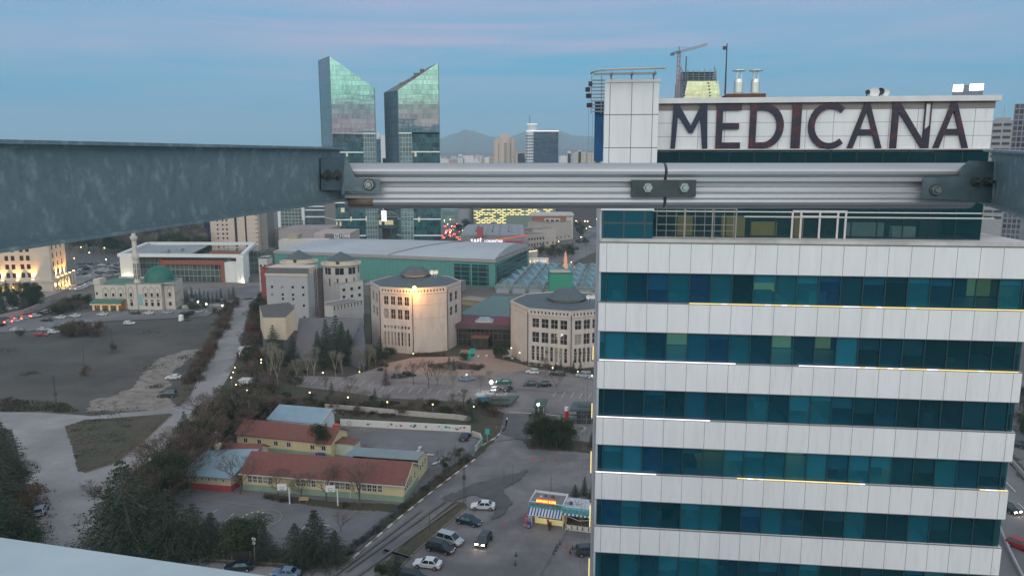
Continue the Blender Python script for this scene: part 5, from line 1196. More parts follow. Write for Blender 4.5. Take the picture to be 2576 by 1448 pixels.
turret('right round turret with conical slate roof behind the lattice pylon',858,632,659,690,298,7.3)
# assorted white/pink blocks round the turrets
def block(label,pL,pR,ytop,D,mat,name='building',roof=None,par=.4,wins=None,fr=None,gl=None,group=None,z0=0,cat='building'):
    r,L,A,B=bthing(name,label,pL,pR,cat=cat,group=group); hh=zat(ytop,A[1])
    wb=MB(); W_=[]
    if wins:
        nx,nzz,ww,wh,zs=wins
        for i in range(nx):
            for k in range(nzz): W_.append(((i+.5)*L/nx-ww/2,zs+k*(hh-zs-.6)/nzz,ww,wh))
    facade(r,wb,(0,0),(L,0),0,hh,W_,fr or darkframe,gl or gl_dark,rec=.2,ft=.07)
    WS=[]
    if wins:
        n2=max(1,int(D/(L/nx)))
        for i in range(n2):
            for k in range(nzz): WS.append(((i+.5)*D/n2-ww/2,zs+k*(hh-zs-.6)/nzz,ww,wh))
    facade(r,wb,(L,0),(L,D),0,hh,WS if A[0]<0 else [],fr or darkframe,gl or gl_dark,rec=.2,ft=.07); wb.wall((L,D),(0,D),0,hh); 
    facade(r,wb,(0,D),(0,0),0,hh,WS if A[0]>0 else [],fr or darkframe,gl or gl_dark,rec=.2,ft=.07)
    wb.build('wall',mat,r)
    b=MB(); b.q([(.3,.3,hh-par),(L-.3,.3,hh-par),(L-.3,D-.3,hh-par),(.3,D-.3,hh-par)],0)
    for a_ in ((0,L,0,.3),(0,L,D-.3,D),(0,.3,.3,D-.3),(L-.3,L,.3,D-.3)): b.box(a_[0],a_[1],a_[2],a_[3],hh-par,hh+.004,1)
    b.build('roof',[roof or M('flat_roof_grey',(.2,.19,.19),.9,var=.2),mat if not isinstance(mat,list) else mat[0]],r)
    return r,L,hh,D
whitew=M('offwhite_wall',(.50,.47,.45),.85,var=.12,scale=.3); pinkw=M('pinkish_wall',(.40,.33,.31),.85,var=.1,scale=.3); greyw=M('grey_wall',(.22,.21,.21),.85,var=.15,scale=.3)
block('small white cubic block between the turret and the left octagon',(848,790),(876,786),734,9,whitew,wins=(1,3,1.2,1.2,7),z0=0)
block('low cream block under the right round turret',(765,790),(846,792),715,14,M('cream_stone',(.52,.44,.34)),wins=(6,2,1.,1.6,5))
block('white wall building glued to the left octagon',(858,802),(916,792),712,16,whitew,wins=(3,3,1.3,1.2,5))
block('small grey-white rooftop house behind the pylon',(820,770),(862,768),700,10,whitew,wins=(2,2,1,.8,10))
block('white low block with many small openings beside the pylon',(840,835),(915,818),768,8,whitew,wins=(9,1,.5,1.5,8))
b_=block('dark red curved wall house left of the turrets',(660,765),(740,768),672,14,M('brick_red_wall',(.24,.06,.05),.85,var=.12),roof=M('cream_cornice',(.56,.48,.38)))
block('white service house with a flat roof left of the stage tower',(655,742),(676,742),648,8,whitew,wins=(2,3,1,1,6))
# floodlight pole in front of the left octagon
def pole(name,label,x,y,h,r0,mat,head=None,group=None,cat='lamp post',glow=None,headr=.25,arm=0,px=True):
    X,Y=G(x,y) if px else (x,y); r=thing(name,label,cat,(X,Y,0),0,group); b=MB(); b.tube((0,0,0),(0,0,h),r0,r0*.6,n=8)
    if arm: b.tube((0,0,h),(arm,0,h+.25),r0*.5,n=6)
    b.build('pole',mat,r)
    if glow:
        b=MB(); n=10
        for i in range(5):
            a0=PI*i/5-PI/2; a1=PI*(i+1)/5-PI/2
            b.lathe(arm,0,[(headr*math.cos(a0),h+.15+headr*math.sin(a0)),(headr*math.cos(a1),h+.15+headr*math.sin(a1))],n=n)
        b.build('lamp_globe',glow,r)
    return r
warm=EM('lamp_warm',(1,.72,.32),9.); warm2=EM('lamp_orange',(1,.42,.10),30.); yel=EM('lamp_yellow',(1,.86,.35),6.); wht=EM('lamp_white',(1,.92,.75),40.)
Yp=G(1045,886)[1]
pl_=pole('floodlight_mast','tall mast with a glaring orange lamp before the left octagon',1046,888,zat(724,Yp),.28,M('mast_brown',(.2,.15,.13),.6),glow=warm2,headr=.6)
def plight(x,y,z,col,en,rad=.4):
    X,Y=G(x,y); l_=bpy.data.lights.new('lamp_glow','POINT'); l_.energy=en; l_.color=col; l_.shadow_soft_size=rad
    o=bpy.data.objects.new('lamp_glow',l_); COL.objects.link(o); o.location=(X,Y,z); return o
lo=plight(1044,898,zat(724,Yp)+.1,(1,.5,.15),5000); 
pole('floodlight_mast','floodlight on the car park with a dazzling white lamp beside the green sedan',1236,985,zat(962,G(1236,985)[1]),.12,greym,glow=wht,headr=.42)
plight(1236,989,3.2,(1,.9,.8),260)
pole('floodlight_mast','floodlight over the gate hut with a bright yellow-white lamp',1354,1056,zat(1018,G(1354,1056)[1]),.12,greym,glow=EM('lamp_white2',(1,.95,.6),22.),headr=.32)
plight(1353,1060,5.,(1,.95,.7),150)
# little garden globes
for i,(x,y,t) in enumerate(((651,1015,3.2),(645,1030,3.2),(638,1047,3.2),(654,1067,3.2),(728,1011,3.2),(727,1022,3.2),(813,1042,3.),(780,1106-2,3.2),(689,1098,2.6),(1000,955,3.),(905,952,2.6),(1040,902,1.2),(975,1118-2,3.4),(1088,1125,3.4),(1192,1130,3.4),(1175,950,2.8),(1253,896,1.6),(1295,900,3.),(1330,912,2.),(1363,941,2.2),(1450,948,2.6),(1490,953,2.6),(1286,900,2.),(1250,879,3.),(1306,880,3.),(659,916,2.5),(580,915,2.5),(850,880,2.5))):
    pass
GL=[(592,925),(588,937),(583,950),(595,968),(658,905),(658,913),(813,938),(622,982),(780,988),(905,936),(876,1000),(975,1012),(1089,1018),(1192,1024),(1174,943),(1253,876),(1307,888),(1286,876),(1390,926),(1453,935),(1489,946),(1040,890)]
for i,(x,y) in enumerate(GL):
    yb=y+ (22 if y>930 else 18); X,Y=G(x,yb); h=zat(y,Y)
    pole('garden_lamp','small garden lamp with a glowing yellow globe among the shrubs',x,yb,max(.8,h),.05,greym,glow=(warm,yel)[i%2] if i not in(7,) else EM('lamp_white3',(1,.9,.7),14.),headr=.15,group='garden lamps round the congress centre')
# white plant pots
for (x,y) in ((1224,899-2),(1203,898),(1245,886),(1251,881),(1254,878),(1289,903),(1322,905),(1345,911),(1359,915),(1369,918),(1380,920)):
    X,Y=G(x,y); r=thing('planter','white bowl planter along the kerb of the congress centre forecourt','planter',(X,Y,0),0,'white planters'); b=MB(); b.lathe(0,0,[(.15,0),(.3,.05),(.5,.5),(.42,.5),(.3,.35),(0,.35)],n=12); b.build('bowl',whitepaint,r)
# ---------- mosque
mw=M('mosque_cream',(.52,.48,.42),.85,var=.06,scale=.4); mline=M('dark_red_line',(.16,.05,.045),.8,var=0); mgreen=M('mosque_green',(.010,.12,.085),.5,.0,var=.15,scale=.6)
r,L,A,B=bthing('mosque','cream mosque with green dome, slim minaret and green tiled porch roof',(237,777),(438,779))
U=1865/math.hypot(A[1],61)  # px per metre here
def mx_(x): return (x-237)*L/(438-237)
def mz(y): return zat(y,A[1])
D=20
def arch(b,x,z0,z1,w,y=-.03,m=1,t=.16):
    """pointed arch outline as thin proud strips"""
    zs=z1-w*.55; pts=[(x-w/2,z0),(x-w/2,zs)]
    for k in range(1,5): a=k/5; pts.append((x-w/2*(1-a)**.75 if True else 0,zs+(z1-zs)*a**.9))
    pts.append((x,z1)); P=pts+[(2*x-p[0],p[1]) for p in pts[-2::-1]]
    for p,q in zip(P,P[1:]+[P[0]]): b.bar((p[0],y,p[1]),(q[0],y,q[1]),.05,t,m)
def mwin(b,x,z,w,h,y):
    b.box(x-w/2-.12,x+w/2+.12,y-.05,y,z-.12,z,1); b.box(x-w/2-.12,x-w/2,y-.05,y,z,z+h,1); b.box(x+w/2,x+w/2+.12,y-.05,y,z,z+h,1); b.box(x-w/2-.12,x+w/2+.12,y-.05,y,z+h,z+h+.12,1)
wb=MB()
hm=mz(712)
# left wing x 237-325, right hall 325-438 standing forward
xl=mx_(322); b0=MB()
segs=[(0,xl-.0,1.2,mz(716)),(xl,mx_(412),-.4,hm),(mx_(412),mx_(440),1.2,hm+.3)]
for k,(a,c_,y,h) in enumerate(segs):
    wins=[]
    if k==0: W_=[(mx_(x)-.55,mz(747),1.1,1.5) for x in (265,284,303)]+[(mx_(243)-.4,mz(743),.8,1.3),(mx_(243)-.4,mz(770),.8,1.6),(mx_(318)-.4,mz(743),.8,1.3)]
    elif k==1: W_=[(mx_(x)-.6-a,mz(768),1.2,1.7) for x in (334,371,386,401)]+[(mx_(x)-.5-a,mz(745),1.0,1.7) for x in (334,371,386,401)]
    else: W_=[(mx_(426)-.6-a,mz(768),1.2,1.6),(mx_(426)-.5-a,mz(745),1.,1.7)]
    facade(r,wb,(a,y),(c_,y),0,h,W_,mline,gl_dark,rec=.25,ft=.12)
    if k==0:
        for x in (265,284,303): arch(wb,mx_(x),mz(750),mz(724),2.3,y-.03)
    elif k==1:
        for x in (334,371,386,401): arch(wb,mx_(x),mz(748),mz(720),2.0,y-.03); wb.box(mx_(x)-.6,mx_(x)+.6,y-.05,y,mz(756),mz(752),1)
        for x in (350,352): wb.box(mx_(x)-.05,mx_(x)+.05,y-.05,y,0,h,1)
    else: arch(wb,mx_(426),mz(748),mz(722),1.8,y-.03)
    for x in (a+.1,c_-.1): wb.box(x-.07,x+.07,y-.05,y-.002,0,h-.1,1)
    wb.box(a,c_,y-.05,y,h-.25,h-.12,1)
wb.wall((mx_(412),-.4),(mx_(412),1.2),0,hm); wb.wall((xl,1.2),(xl,-.4),0,hm)
bk_=loc(r,*XY(459,700,A[1]+15)[:2]); wl_=dist((mx_(440),1.2),bk_)
facade(r,wb,(mx_(440),1.2),bk_,0,hm+.3,[(1.5+4*k,mz(745),1,1.7) for k in range(int(wl_/4))]+[(1.5+4*k,mz(768),1,1.6) for k in range(int(wl_/4))],mline,gl_dark,rec=.2,ft=.1)
wb.wall(bk_,(0,D),0,hm); wb.wall((0,D),(0,1.2),0,mz(716))
wb.q([(0,1.2,mz(716)-.3),(xl,1.2,mz(716)-.3),(xl,D,mz(716)-.3),(0,D,mz(716)-.3)],2); wb.q([(xl,-.4,hm-.2),(mx_(440),-.4,hm-.2),(bk_[0],bk_[1],hm-.2),(xl,bk_[1],hm-.2)],2)
wb.box(-.3,2.6,1.4,6,mz(716)-.4,mz(703),0)
wb.build('wall',[mw,mline,M('flat_roof_grey',(.2,.19,.19))],r)
b=MB(); b.q([(2.4,2.2,mz(718)),(xl+2,2.2,mz(718)),(xl+3,12,mz(711)),(4,12,mz(709))]); b.q([(2.4,2.2,mz(718)-.3),(xl+2,2.2,mz(718)-.3),(xl+2,2.2,mz(718)),(2.4,2.2,mz(718))]); b.build('green_roof',M('green_roof',(.06,.16,.12),.6,var=.15),r)
b=MB(); b.box(mx_(352),mx_(363),-.46,-.41,mz(766),mz(738)); b.build('tile_panel',M('blue_green_panel',(.22,.38,.38),.6,var=.15,scale=3),r)
# porch
b=MB(); p0,p1=mx_(238),mx_(315)
b.q([(p0,-3.2,mz(757.5)),(p1,-3.2,mz(757.5)),(p1,1.2,mz(752)),(p0,1.2,mz(752))]); b.box(p0,p1,-3.25,-3.1,mz(760),mz(757.6)); b.build('porch_roof',M('green_roof',(.06,.16,.12)),r)
b=MB()
for x in (246,265,286,306): b.box(mx_(x)-.35,mx_(x)+.35,-3.,-2.4,0,mz(760))
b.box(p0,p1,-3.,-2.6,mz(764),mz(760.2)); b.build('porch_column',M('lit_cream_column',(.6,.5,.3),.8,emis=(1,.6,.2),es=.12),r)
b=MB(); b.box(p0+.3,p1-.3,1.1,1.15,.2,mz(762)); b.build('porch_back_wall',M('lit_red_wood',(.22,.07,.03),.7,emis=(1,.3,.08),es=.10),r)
b=MB(); b.box(mx_(262),mx_(264),-2,-1.7,mz(764),mz(762.5)); b.build('porch_lamp',warm,r)
# dome
dx0=mx_(401); rad=mx_(435.5)-mx_(401); rad=(rad)*1.0; dy=8; zb=mz(712)+1.3
sc2=1+dy/A[1]; rad*=1.02
dx0=dx0+(dx0-178+0)*0
lp=loc(r,*XY(401,700,A[1]+dy)[:2])
b=MB(); b.lathe(lp[0],lp[1],[(rad*1.02,mz(718)),(rad*1.02,zat(705,A[1]+dy))],n=24)
for k in range(24): a=2*PI*k/24; b.box(lp[0]+rad*1.03*math.cos(a)-.12,lp[0]+rad*1.03*math.cos(a)+.12,lp[1]+rad*1.03*math.sin(a)-.12,lp[1]+rad*1.03*math.sin(a)+.12,mz(718),zat(706,A[1]+dy),1)
b.build('dome_drum',[mw,M('drum_pilaster',(.3,.2,.17),.8)],r)
b=MB(); zd=zat(705,A[1]+dy); pr=[(rad*1.08,zd-.2),(rad*1.03,zd)]+[(rad*math.cos(a)*1.0,zd+rad*1.06*math.sin(a)) for a in [R(k*9) for k in range(0,11)]]
b.lathe(lp[0],lp[1],pr,n=32); d_=b.build('dome',mgreen,r,smooth=True)
b=MB(); b.tube((lp[0],lp[1],zd+rad),(lp[0],lp[1],zd+rad+1.6),.08); b.build('dome_finial',M('brass',(.5,.4,.15),.4,.8),r)
# minaret
lp=loc(r,*XY(345,700,A[1]+3)[:2]); mk=zat
Ym=A[1]+3; Z=lambda y:zat(y,Ym)
b=MB(); b.lathe(lp[0],lp[1],[(1.35,0),(1.35,Z(712)),(1.05,Z(700)),(1.05,Z(668)),(1.05,Z(655)),(1.55,Z(648)),(1.6,Z(644)),(1.6,Z(640)),(1.,Z(640)),(.95,Z(622)),(.92,Z(606)),(1.45,Z(600)),(1.5,Z(594)),(.85,Z(594)),(.8,Z(585)),(.85,Z(582)),(0,Z(560))],n=16)
for zz0,zz1 in ((701,690),(688,676),(674,662)):
    for k in range(8): a=2*PI*k/8+.2; b.box(lp[0]+1.04*math.cos(a)-.16,lp[0]+1.04*math.cos(a)+.16,lp[1]+1.04*math.sin(a)-.16,lp[1]+1.04*math.sin(a)+.16,Z(zz0),Z(zz1),1)
b.build('minaret',[M('minaret_stone',(.55,.52,.46),.85,var=.06),M('minaret_slot',(.1,.08,.07),.8)],r)
# ---------- lit court building (far left)
mar=M('pale_stone',(.50,.44,.37),.85,var=.08,scale=.3)
r,L,A,B=bthing('courthouse','large pale stone building with rows of windows lit from below by orange uplights',(-60,738),(134,733)); hb=zat(702,B[1]); hh=zat(575,B[1])
WR=[]
for row in range(6):
    z=hb+1.0+row*4.1
    x=L-10.5
    for g_ in range(8):
        for k in range(2): WR.append((x-k*2.7,z,1.7,2.4))
        x-=6.6
WR=[w_ for w_ in WR if w_[0]>.5]
wb=MB(); facade(r,wb,(0,0),(L,0),hb,hh,WR[:96],darkframe,gl_brown,rec=.3,ft=.1)
Bk=G(172,716); lb=loc(r,*Bk); w2=dist((L,0),lb)
WR2=[(3+k*5.5,hb+1.5+q_*4.1,1.6,2.6) for k in range(int(w2/5.5)) for q_ in range(5)]
facade(r,wb,(L,0),lb,hb,hh,WR2,darkframe,gl_brown,rec=.3,ft=.1); wb.wall(lb,(lb[0]-L,lb[1]),hb,hh); wb.box(0,L-.2,.2,1,hb-.6,hb-.02,1)
wb.q([(0,0,hh),(L,0,hh),(lb[0],lb[1],hh),(0,lb[1],hh)]); wb.build('wall',[mar,greyw],r)
b=MB(); b.box(-1,L+1.4,-1.4,.0,hb-1.2,hb); b.bar((L+.7,-1.4,hb-.6),(lb[0]+.7,lb[1],hb-.6),1.4,1.2); b.build('cornice',mar,r)
b=MB()
for k in range(12): x=L-9-k*4.4; b.cyl(x,-.8,0,hb-1.2,.55,n=10)
dxx,dyy=(lb[0]-L)/w2,(lb[1])/w2
for k in range(7): s_=4+k*4; b.cyl(L+dxx*s_+.9,dyy*s_,0,hb-1.2,.5,n=10)
b.box(L-6,L+.6,-1,.5,0,hb-1.2); b.build('colonnade',mar,r)
b=MB(); b.prism([(0,2.5),(L-1,2.5),(lb[0]-1,lb[1]),(0,lb[1])],0,hb-.8); b.build('recessed_wall',M('dark_recess_glass',(.03,.035,.04),.3,var=.2),r)
upl=EM('uplight',(1,.55,.16),18.)
b=MB(); spots=[]
for g_ in range(8): x=L-10.5-g_*6.6+2.35; spots.append((x,-.7,hb+.25))
for k in range(5): s_=5.7+k*5.5; spots.append((L+dxx*s_+.75,dyy*s_,hb+.3))
for x,y,z in spots:
    b.box(x-.4,x+.4,y-.15,y+.15,z-.25,z)
b.build('uplight_fitting',upl,r)
for i,(x,y,z) in enumerate(spots):
    l_=bpy.data.lights.new('uplight','SPOT'); l_.energy=16000; l_.color=(1,.45,.10); l_.spot_size=R(75); l_.spot_blend=.8; l_.shadow_soft_size=.2
    o=bpy.data.objects.new('uplight',l_); COL.objects.link(o); o.parent=r; o.location=(x,y,z+.1); o.rotation_euler=(R(172) if i<8 else R(180),0 if i<8 else R(-8),0)
for k in range(9):
    l_=bpy.data.lights.new('uplight','POINT'); l_.energy=900; l_.color=(1,.6,.2); l_.shadow_soft_size=.2; o=bpy.data.objects.new('uplight',l_); COL.objects.link(o); o.parent=r; o.location=(L-11.2-k*4.4,-.2,1.5) if k<5 else (L+dxx*(6+(k-5)*4)+.5,dyy*(6+(k-5)*4),1.5)
# ---------- white portal building with red brick
r,L,A,B=bthing('white_office','white framed office block with glass and red brick front behind the mosque',(306,709),(616,712)); hh=zat(638,A[1])
ratio=lambda y:-(ray(0,y)[2])/ray(0,y)[1]
Yb=(61-hh)/ratio(609); D=Yb-A[1]
# right rear corner lies under pixel x=644 at roof height
Xb=XY(644,609,Yb)[0]; Rb=loc(r,Xb,Yb); Xl=XY(372,609,Yb)[0]; Lb=loc(r,Xl,Yb)
k_=L/(616-306); wx=lambda x:(x-306)*k_
wz=lambda y:zat(y,A[1])
wp=M('white_plaster',(.66,.66,.65),.6,var=.05)
b=MB(); b.box(0,wx(346),0,14,0,hh-1.6,0); b.box(0,L,0,2.,hh-1.6,hh,0)   # left block, front beam
b.box(wx(598),L,0,5,0,hh-1.6,0); b.box(wx(566),wx(597),.8,6,0,wz(658),0)
Pm=lambda t,u:(Lb[0]*0+0,0)
def quadbeam(p,q,w,z0,z1,m=0): b.bar((p[0],p[1],(z0+z1)/2),(q[0],q[1],(z0+z1)/2),w,z1-z0,m)
quadbeam((0,0),Lb,2.,hh-1.6,hh); quadbeam((L-1,0),(Rb[0]-1,Rb[1]),2.,hh-1.6,hh); quadbeam(Lb,Rb,2.,hh-1.6,hh)
for t in (.0,.35,.7,.98): x,y=(L-1)+(Rb[0]-L)*t,Rb[1]*t; b.box(x-.7,x+.9,y-.6,y+.6,0,hh-1.6)
b.build('frame_wall',wp,r)
b=MB(); lf=.45; q0=(0,2); b.q([(1,2,hh-1.2),(wx(470),2,hh-1.2),(wx(470)+Lb[0]*.9+3,Lb[1]*.9,hh-1.2),(Lb[0]+3,Lb[1]*.95,hh-1.2)]); b.build('roof',M('flat_roof_bluegrey',(.24,.27,.29),.8,var=.15),r)
b=MB(); b.box(wx(380),wx(392),14,17,hh-1.1,hh+.6); b.box(wx(400),wx(412),20,24,hh-1.1,hh+.4); b.build('roof_plant',greym,r)
gm=curtain('office_green_glass',(.06,.085,.08),(.20,.21,.20),2.2,3.1,var=.6,spec=.6,lit=.03,linew=.16)
b=MB(); b.box(wx(346),wx(560),4,12,0,hh-1.7); b.box(wx(470),L-2,Lb[1]*.55,Lb[1]*.9,0,hh-1.7); b.build('glazing',gm,r)
b=MB(); x0,x1=wx(413),wx(566); z1=wz(654)
b.box(x0,x1,.6,3.4,z1-2.2,z1); b.box(x0,x0+1.2,.6,3.4,0,z1-2.2); b.box(x1-2.,x1,.6,3.4,0,z1-2.2); b.build('brick_frame',M('red_brick',(.25,.075,.045),.85,var=.15,scale=1.5,grid=(.6,.25,.03,(.3,.12,.08),.5)),r); b=MB(); b.box(wx(398),wx(406),3.4,3.95,0,hh-1.8); b.build('brick_pier',MT['red_brick'],r); b=MB(); b.box(wx(470),wx(560),Lb[1]*.5,Lb[1]*.54,hh-6,hh-2.); b.build('brick_wall',MT['red_brick'],r)
b=MB(); b.box(x0+1.2,x1-2.,1.6,1.7,.3,z1-2.2); b.build('brick_glazing',curtain('office_green_glass2',(.075,.10,.09),(.28,.29,.27),2.3,3.2,var=.7,spec=.6,linew=.2),r)
b=MB(); b.box(-1,L+1,-.5,.6,0,.3); b.build('plinth',greyw,r)
for x,y,z,e in ((wx(322),-1.6,.8,1400),(wx(306)-1.2,5,1,700),(L+.0,Rb[1]*.72,1,1200),(L-.5,-1.5,.6,500)):
    l_=bpy.data.lights.new('floodlight','POINT'); l_.energy=e; l_.color=(1,.93,.66); l_.shadow_soft_size=.25; o=bpy.data.objects.new('floodlight',l_); COL.objects.link(o); o.parent=r; o.location=(x,y,z)
# ---------- twin glass towers
gA=curtain('tower_mirror_glass',(.33,.44,.46),(.12,.22,.25),1.6,3.45,var=.28,rough=.03,metal=.92,linew=.10,wob=.009)
gB=curtain('tower_dark_glass',(.02,.075,.085),(.04,.08,.09),1.6,3.45,var=.9,rough=.05,lit=.03,litw=3.,spec=.8,linew=.08,wob=.02)
gC=curtain('tower_lattice_glass',(.12,.18,.18),(.30,.36,.36),2.3,3.45,var=.5,rough=.12,lit=.012,linew=.28,wob=.02)
gS=curtain('tower_side_glass',(.075,.13,.17),(.12,.16,.18),1.6,3.45,var=.18,rough=.12,linew=.05,wob=.01,spec=.5)
gConc=M('tower_pinkgrey_concrete',(.24,.20,.19),.8,var=.08)
wband=M('white_tower_band',(.75,.76,.78),.5,var=0)
def towerblock(label,C,Rr,Lf,Bk,ys,split,bands,latleft,side_low):
    """C,Rr,Lf,Bk: (px,py,Y) corner, right, left, back"""
    P=[XY(*C),XY(*Rr),XY(*Bk),XY(*Lf)]; o=P[0]; r=thing('glass_tower',label,'skyscraper',(o[0],o[1],0),0,'twin glass towers')
    Q=[(p[0]-o[0],p[1]-o[1]) for p in P]; ztops=ys; zs=zat(335,C[2])
    fx=(lambda t,Q=Q:(Q[0][0]+(Q[1][0]-Q[0][0])*t,Q[0][1]+(Q[1][1]-Q[0][1])*t))
    m_=fx(split)
    b=MB(); b.q([(*Q[0],zs),(*Q[1],zs),(*Q[1],ztops[1]),(*Q[0],ztops[0])]); b.build('mirror_facade',gA,r)
    b=MB(); a,c_=(Q[0],m_) if not latleft else (m_,Q[1]); b.q([(*a,0),(*c_,0),(*c_,zs),(*a,zs)]); b.build('dark_facade',gB,r)
    b=MB(); a2,c2=(m_,Q[1]) if not latleft else (Q[0],m_); b.q([(*a2,0),(*c2,0),(*c2,zs),(*a2,zs)]); b.build('lattice_facade',gC,r)
    b=MB(); b.q([(*Q[3],zs*side_low),(*Q[0],zs*side_low),(*Q[0],ztops[0]),(*Q[3],ztops[3])]); b.q([(*Q[1],0),(*Q[2],0),(*Q[2],ztops[2]),(*Q[1],ztops[1])]); b.q([(*Q[2],0),(*Q[3],0),(*Q[3],ztops[3]),(*Q[2],ztops[2])]); b.build('side_facade',gS,r)
    b=MB(); b.q([(*Q[3],0),(*Q[0],0),(*Q[0],zs*side_low),(*Q[3],zs*side_low)]); b.build('lower_side_wall',gConc,r)
    b=MB(); b.q([(*Q[0],ztops[0]-.3),(*Q[1],ztops[1]-.3),(*Q[2],ztops[2]-.3),(*Q[3],ztops[3]-.3)]); b.build('roof',M('tower_roof',(.16,.15,.15),.7,var=.2),r)
    for yb in bands:
        z=zat(yb,C[2]); b=MB(); b.bar((a[0],a[1]-.35,z),(c_[0],c_[1]-.35,z),.7,.9)
        if yb==335: b.bar((Q[0][0],Q[0][1]-.35,z),(Q[1][0],Q[1][1]-.35,z),.7,.9)
        if yb>400: b.bar((Q[3][0]-.2,Q[3][1]-.3,z+.1),(Q[0][0]-.2,Q[0][1]-.3,z),.3,.4)
        b.build('floor_band',wband,r)
    b=MB()
    for k in range(4): b.bar((*Q[k],0),(*Q[k],ztops[k]),.5,.5)
    b.build('corner_trim',M('tower_trim',(.12,.16,.18),.4,.3,var=0),r)
    return r,Q
Y0=560
t1,Q1=towerblock('left one of the twin glass towers, its slanted top falling to the right',(837,364,Y0),(946,364,568),(810,364,588),(925,364,604),[zat(141,Y0),zat(222,568),zat(222,604),zat(152,588)],.70,[335,383,426,468,510,553,594],False,.55)
t2,Q2=towerblock('right one of the twin glass towers, its slanted top rising to the right',(1004,364,Y0),(1106,364,560),(970,364,588),(1085,364,600),[zat(227,Y0),zat(158,560),zat(168,600),zat(233,588)],.32,[335,382,426,468,508,551,592],True,.0)
b=MB()
for xx,yy,w,h in ((1012,214,11,7),(1028,207,9,6),(1048,190,12,6),(1062,180,9,6),(1040,199,7,4)):
    X,Y,Z=XY(xx,yy,583); b.box(X-t2.location.x-w/3.3/2,X-t2.location.x+w/3.3/2,20,25,Z-6,Z+1.5)
b.build('roof_equipment',M('roof_plant_dark',(.14,.12,.12),.7,var=.2),t2)
# low link block between towers + white slab tower behind
pA=XY(948,400,566); pB=XY(1005,400,566)
r=thing('link_building','dark glazed block linking the two glass towers','building',(pA[0],pA[1],0),0); L=pB[0]-pA[0]
b=MB(); b.box(0,L,0,20,zat(574,566),zat(530,566)); b.build('glazing',curtain('link_dark_glass',(.03,.055,.05),(.05,.07,.07),2.2,3.6,var=.8,lit=.03),r)
b=MB(); b.box(0,L*.40,14,20,zat(620,566),zat(574,566)); b.build('lower_wall',M('brownish_wall',(.17,.11,.09),.8),r)
b=MB(); b.box(L*.45,L,2,18,0,zat(574,566)); b.build('column_wall',curtain('link_dark_glass',(.03,.055,.05),(.05,.07,.07),2.2,3.6),r)
b=MB(); b.box(0,L*1.6,25,45,0,zat(398,585)); b.build('rear_block',curtain('link_dark_glass2',(.05,.07,.08),(.1,.13,.14),2.2,3.6,var=.5),r)
p=XY(965,545,563); b=MB(); b.box(p[0]-pA[0]-1.8,p[0]-pA[0]+1.8,-1.6,-1.2,p[2]-3.5,p[2]+4.5); b.build('lit_sign',EM('white_backlit_sign',(1,.97,1),1.6),r)
b=MB(); b.bar((0,-1,zat(545,566)),(L*.2,-1,zat(533,566)),.4,.4); b.bar((L,-1,zat(545,566)),(L*.5,-1,zat(530,566)),.4,.4); b.bar((0,-1,zat(545,566)),(L,-1,zat(545,566)),.4,.4); b.build('truss',greym,r)
p0=XY(946,336,900); p1=XY(972,336,900); r=thing('slab_tower','white and blue office slab standing between the twin glass towers','building',(p0[0],p0[1],0),0); w=p1[0]-p0[0]
b=MB(); b.box(w*.42,w,0,25,0,zat(340,900)); b.build('white_wall',M('slab_white',(.6,.6,.62),.6,var=.05),r)
b=MB(); b.box(0,w*.42,1,25,0,zat(350,900)); b.build('blue_glazing',curtain('slab_blue_glass',(.02,.08,.14),(.04,.1,.16),3,3.6),r); b=MB(); b.cyl(w*.15,5,zat(350,900),zat(334,900),2.2,n=12); b.build('roof_drum',MT['slab_white'],r)
# ---------- big green hall with barrel roof
Cc=G(1245,722); Rr_=G(1318,684); 
hw=zat(652,Cc[1]); 
r=thing('exhibition_hall','long teal-green hall with pale curved roof in front of the glass towers','hall',(Cc[0],Cc[1],0),0)
lc=lambda p:(p[0]-Cc[0],p[1]-Cc[1])
A_=(0.,0.); ur=(Rr_[0]-Cc[0],Rr_[1]-Cc[1]); wlen=math.hypot(*ur)
# left end: eave passes pixel (700,632) at height hw
Xl,Yl,_=XY(690,632,1); Yl=(61-hw)/ratio(630); Xl=XY(690,630,Yl)[0]; ul=(Xl-Cc[0],Yl-Cc[1]); n=16; wlen2=78
nvec=Vector((-ul[1],ul[0])).normalized(); 
if nvec.y<0: nvec=-nvec
back=(nvec.x*62,nvec.y*62)
rise=max(2.,zat(605,Cc[1]+ul[1]*.5+nvec.y*31)-hw)
secs=[]
for t in [i/24 for i in range(25)]:
    row=[]
    for k in range(n+1):
        s_=k/n; z=hw+rise*math.sin(PI*s_)**.85*(1-.35*t**3) if 0<k<n else hw
        endtaper=1.; 
        if t>.86: endtaper=1-((t-.86)/.14)**2*.75
        row.append((ul[0]*t+back[0]*s_,ul[1]*t+back[1]*s_,hw+(z-hw)*endtaper))
    secs.append(row)
b=MB()
for a,c_ in zip(secs,secs[1:]):
    for k in range(n): b.q([a[k],a[k+1],c_[k+1],c_[k]])
b.q(secs[0][::-1],0)
ro=b.build('roof',M('pale_grey_membrane',(.40,.43,.46),.55,var=.06,scale=.05,var2=((.35,.37,.40),.03,.4,.6)),r,smooth=True)
grn=M('teal_cladding',(.085,.25,.215),.6,var=.07,scale=.2,grid=(1.6,60,.06,(.035,.2,.17)))
gdk=curtain('hall_dark_glass',(.012,.04,.045),(.05,.16,.14),3.2,2.4,var=.6,linew=.22,spec=.6)
b=MB(); b.prism([(ul[0],ul[1]),(0,0),back,(ul[0]+back[0],ul[1]+back[1])],0,hw-1.6,0,top=False); b.build('wall',grn,r)
b=MB(); e=-.012
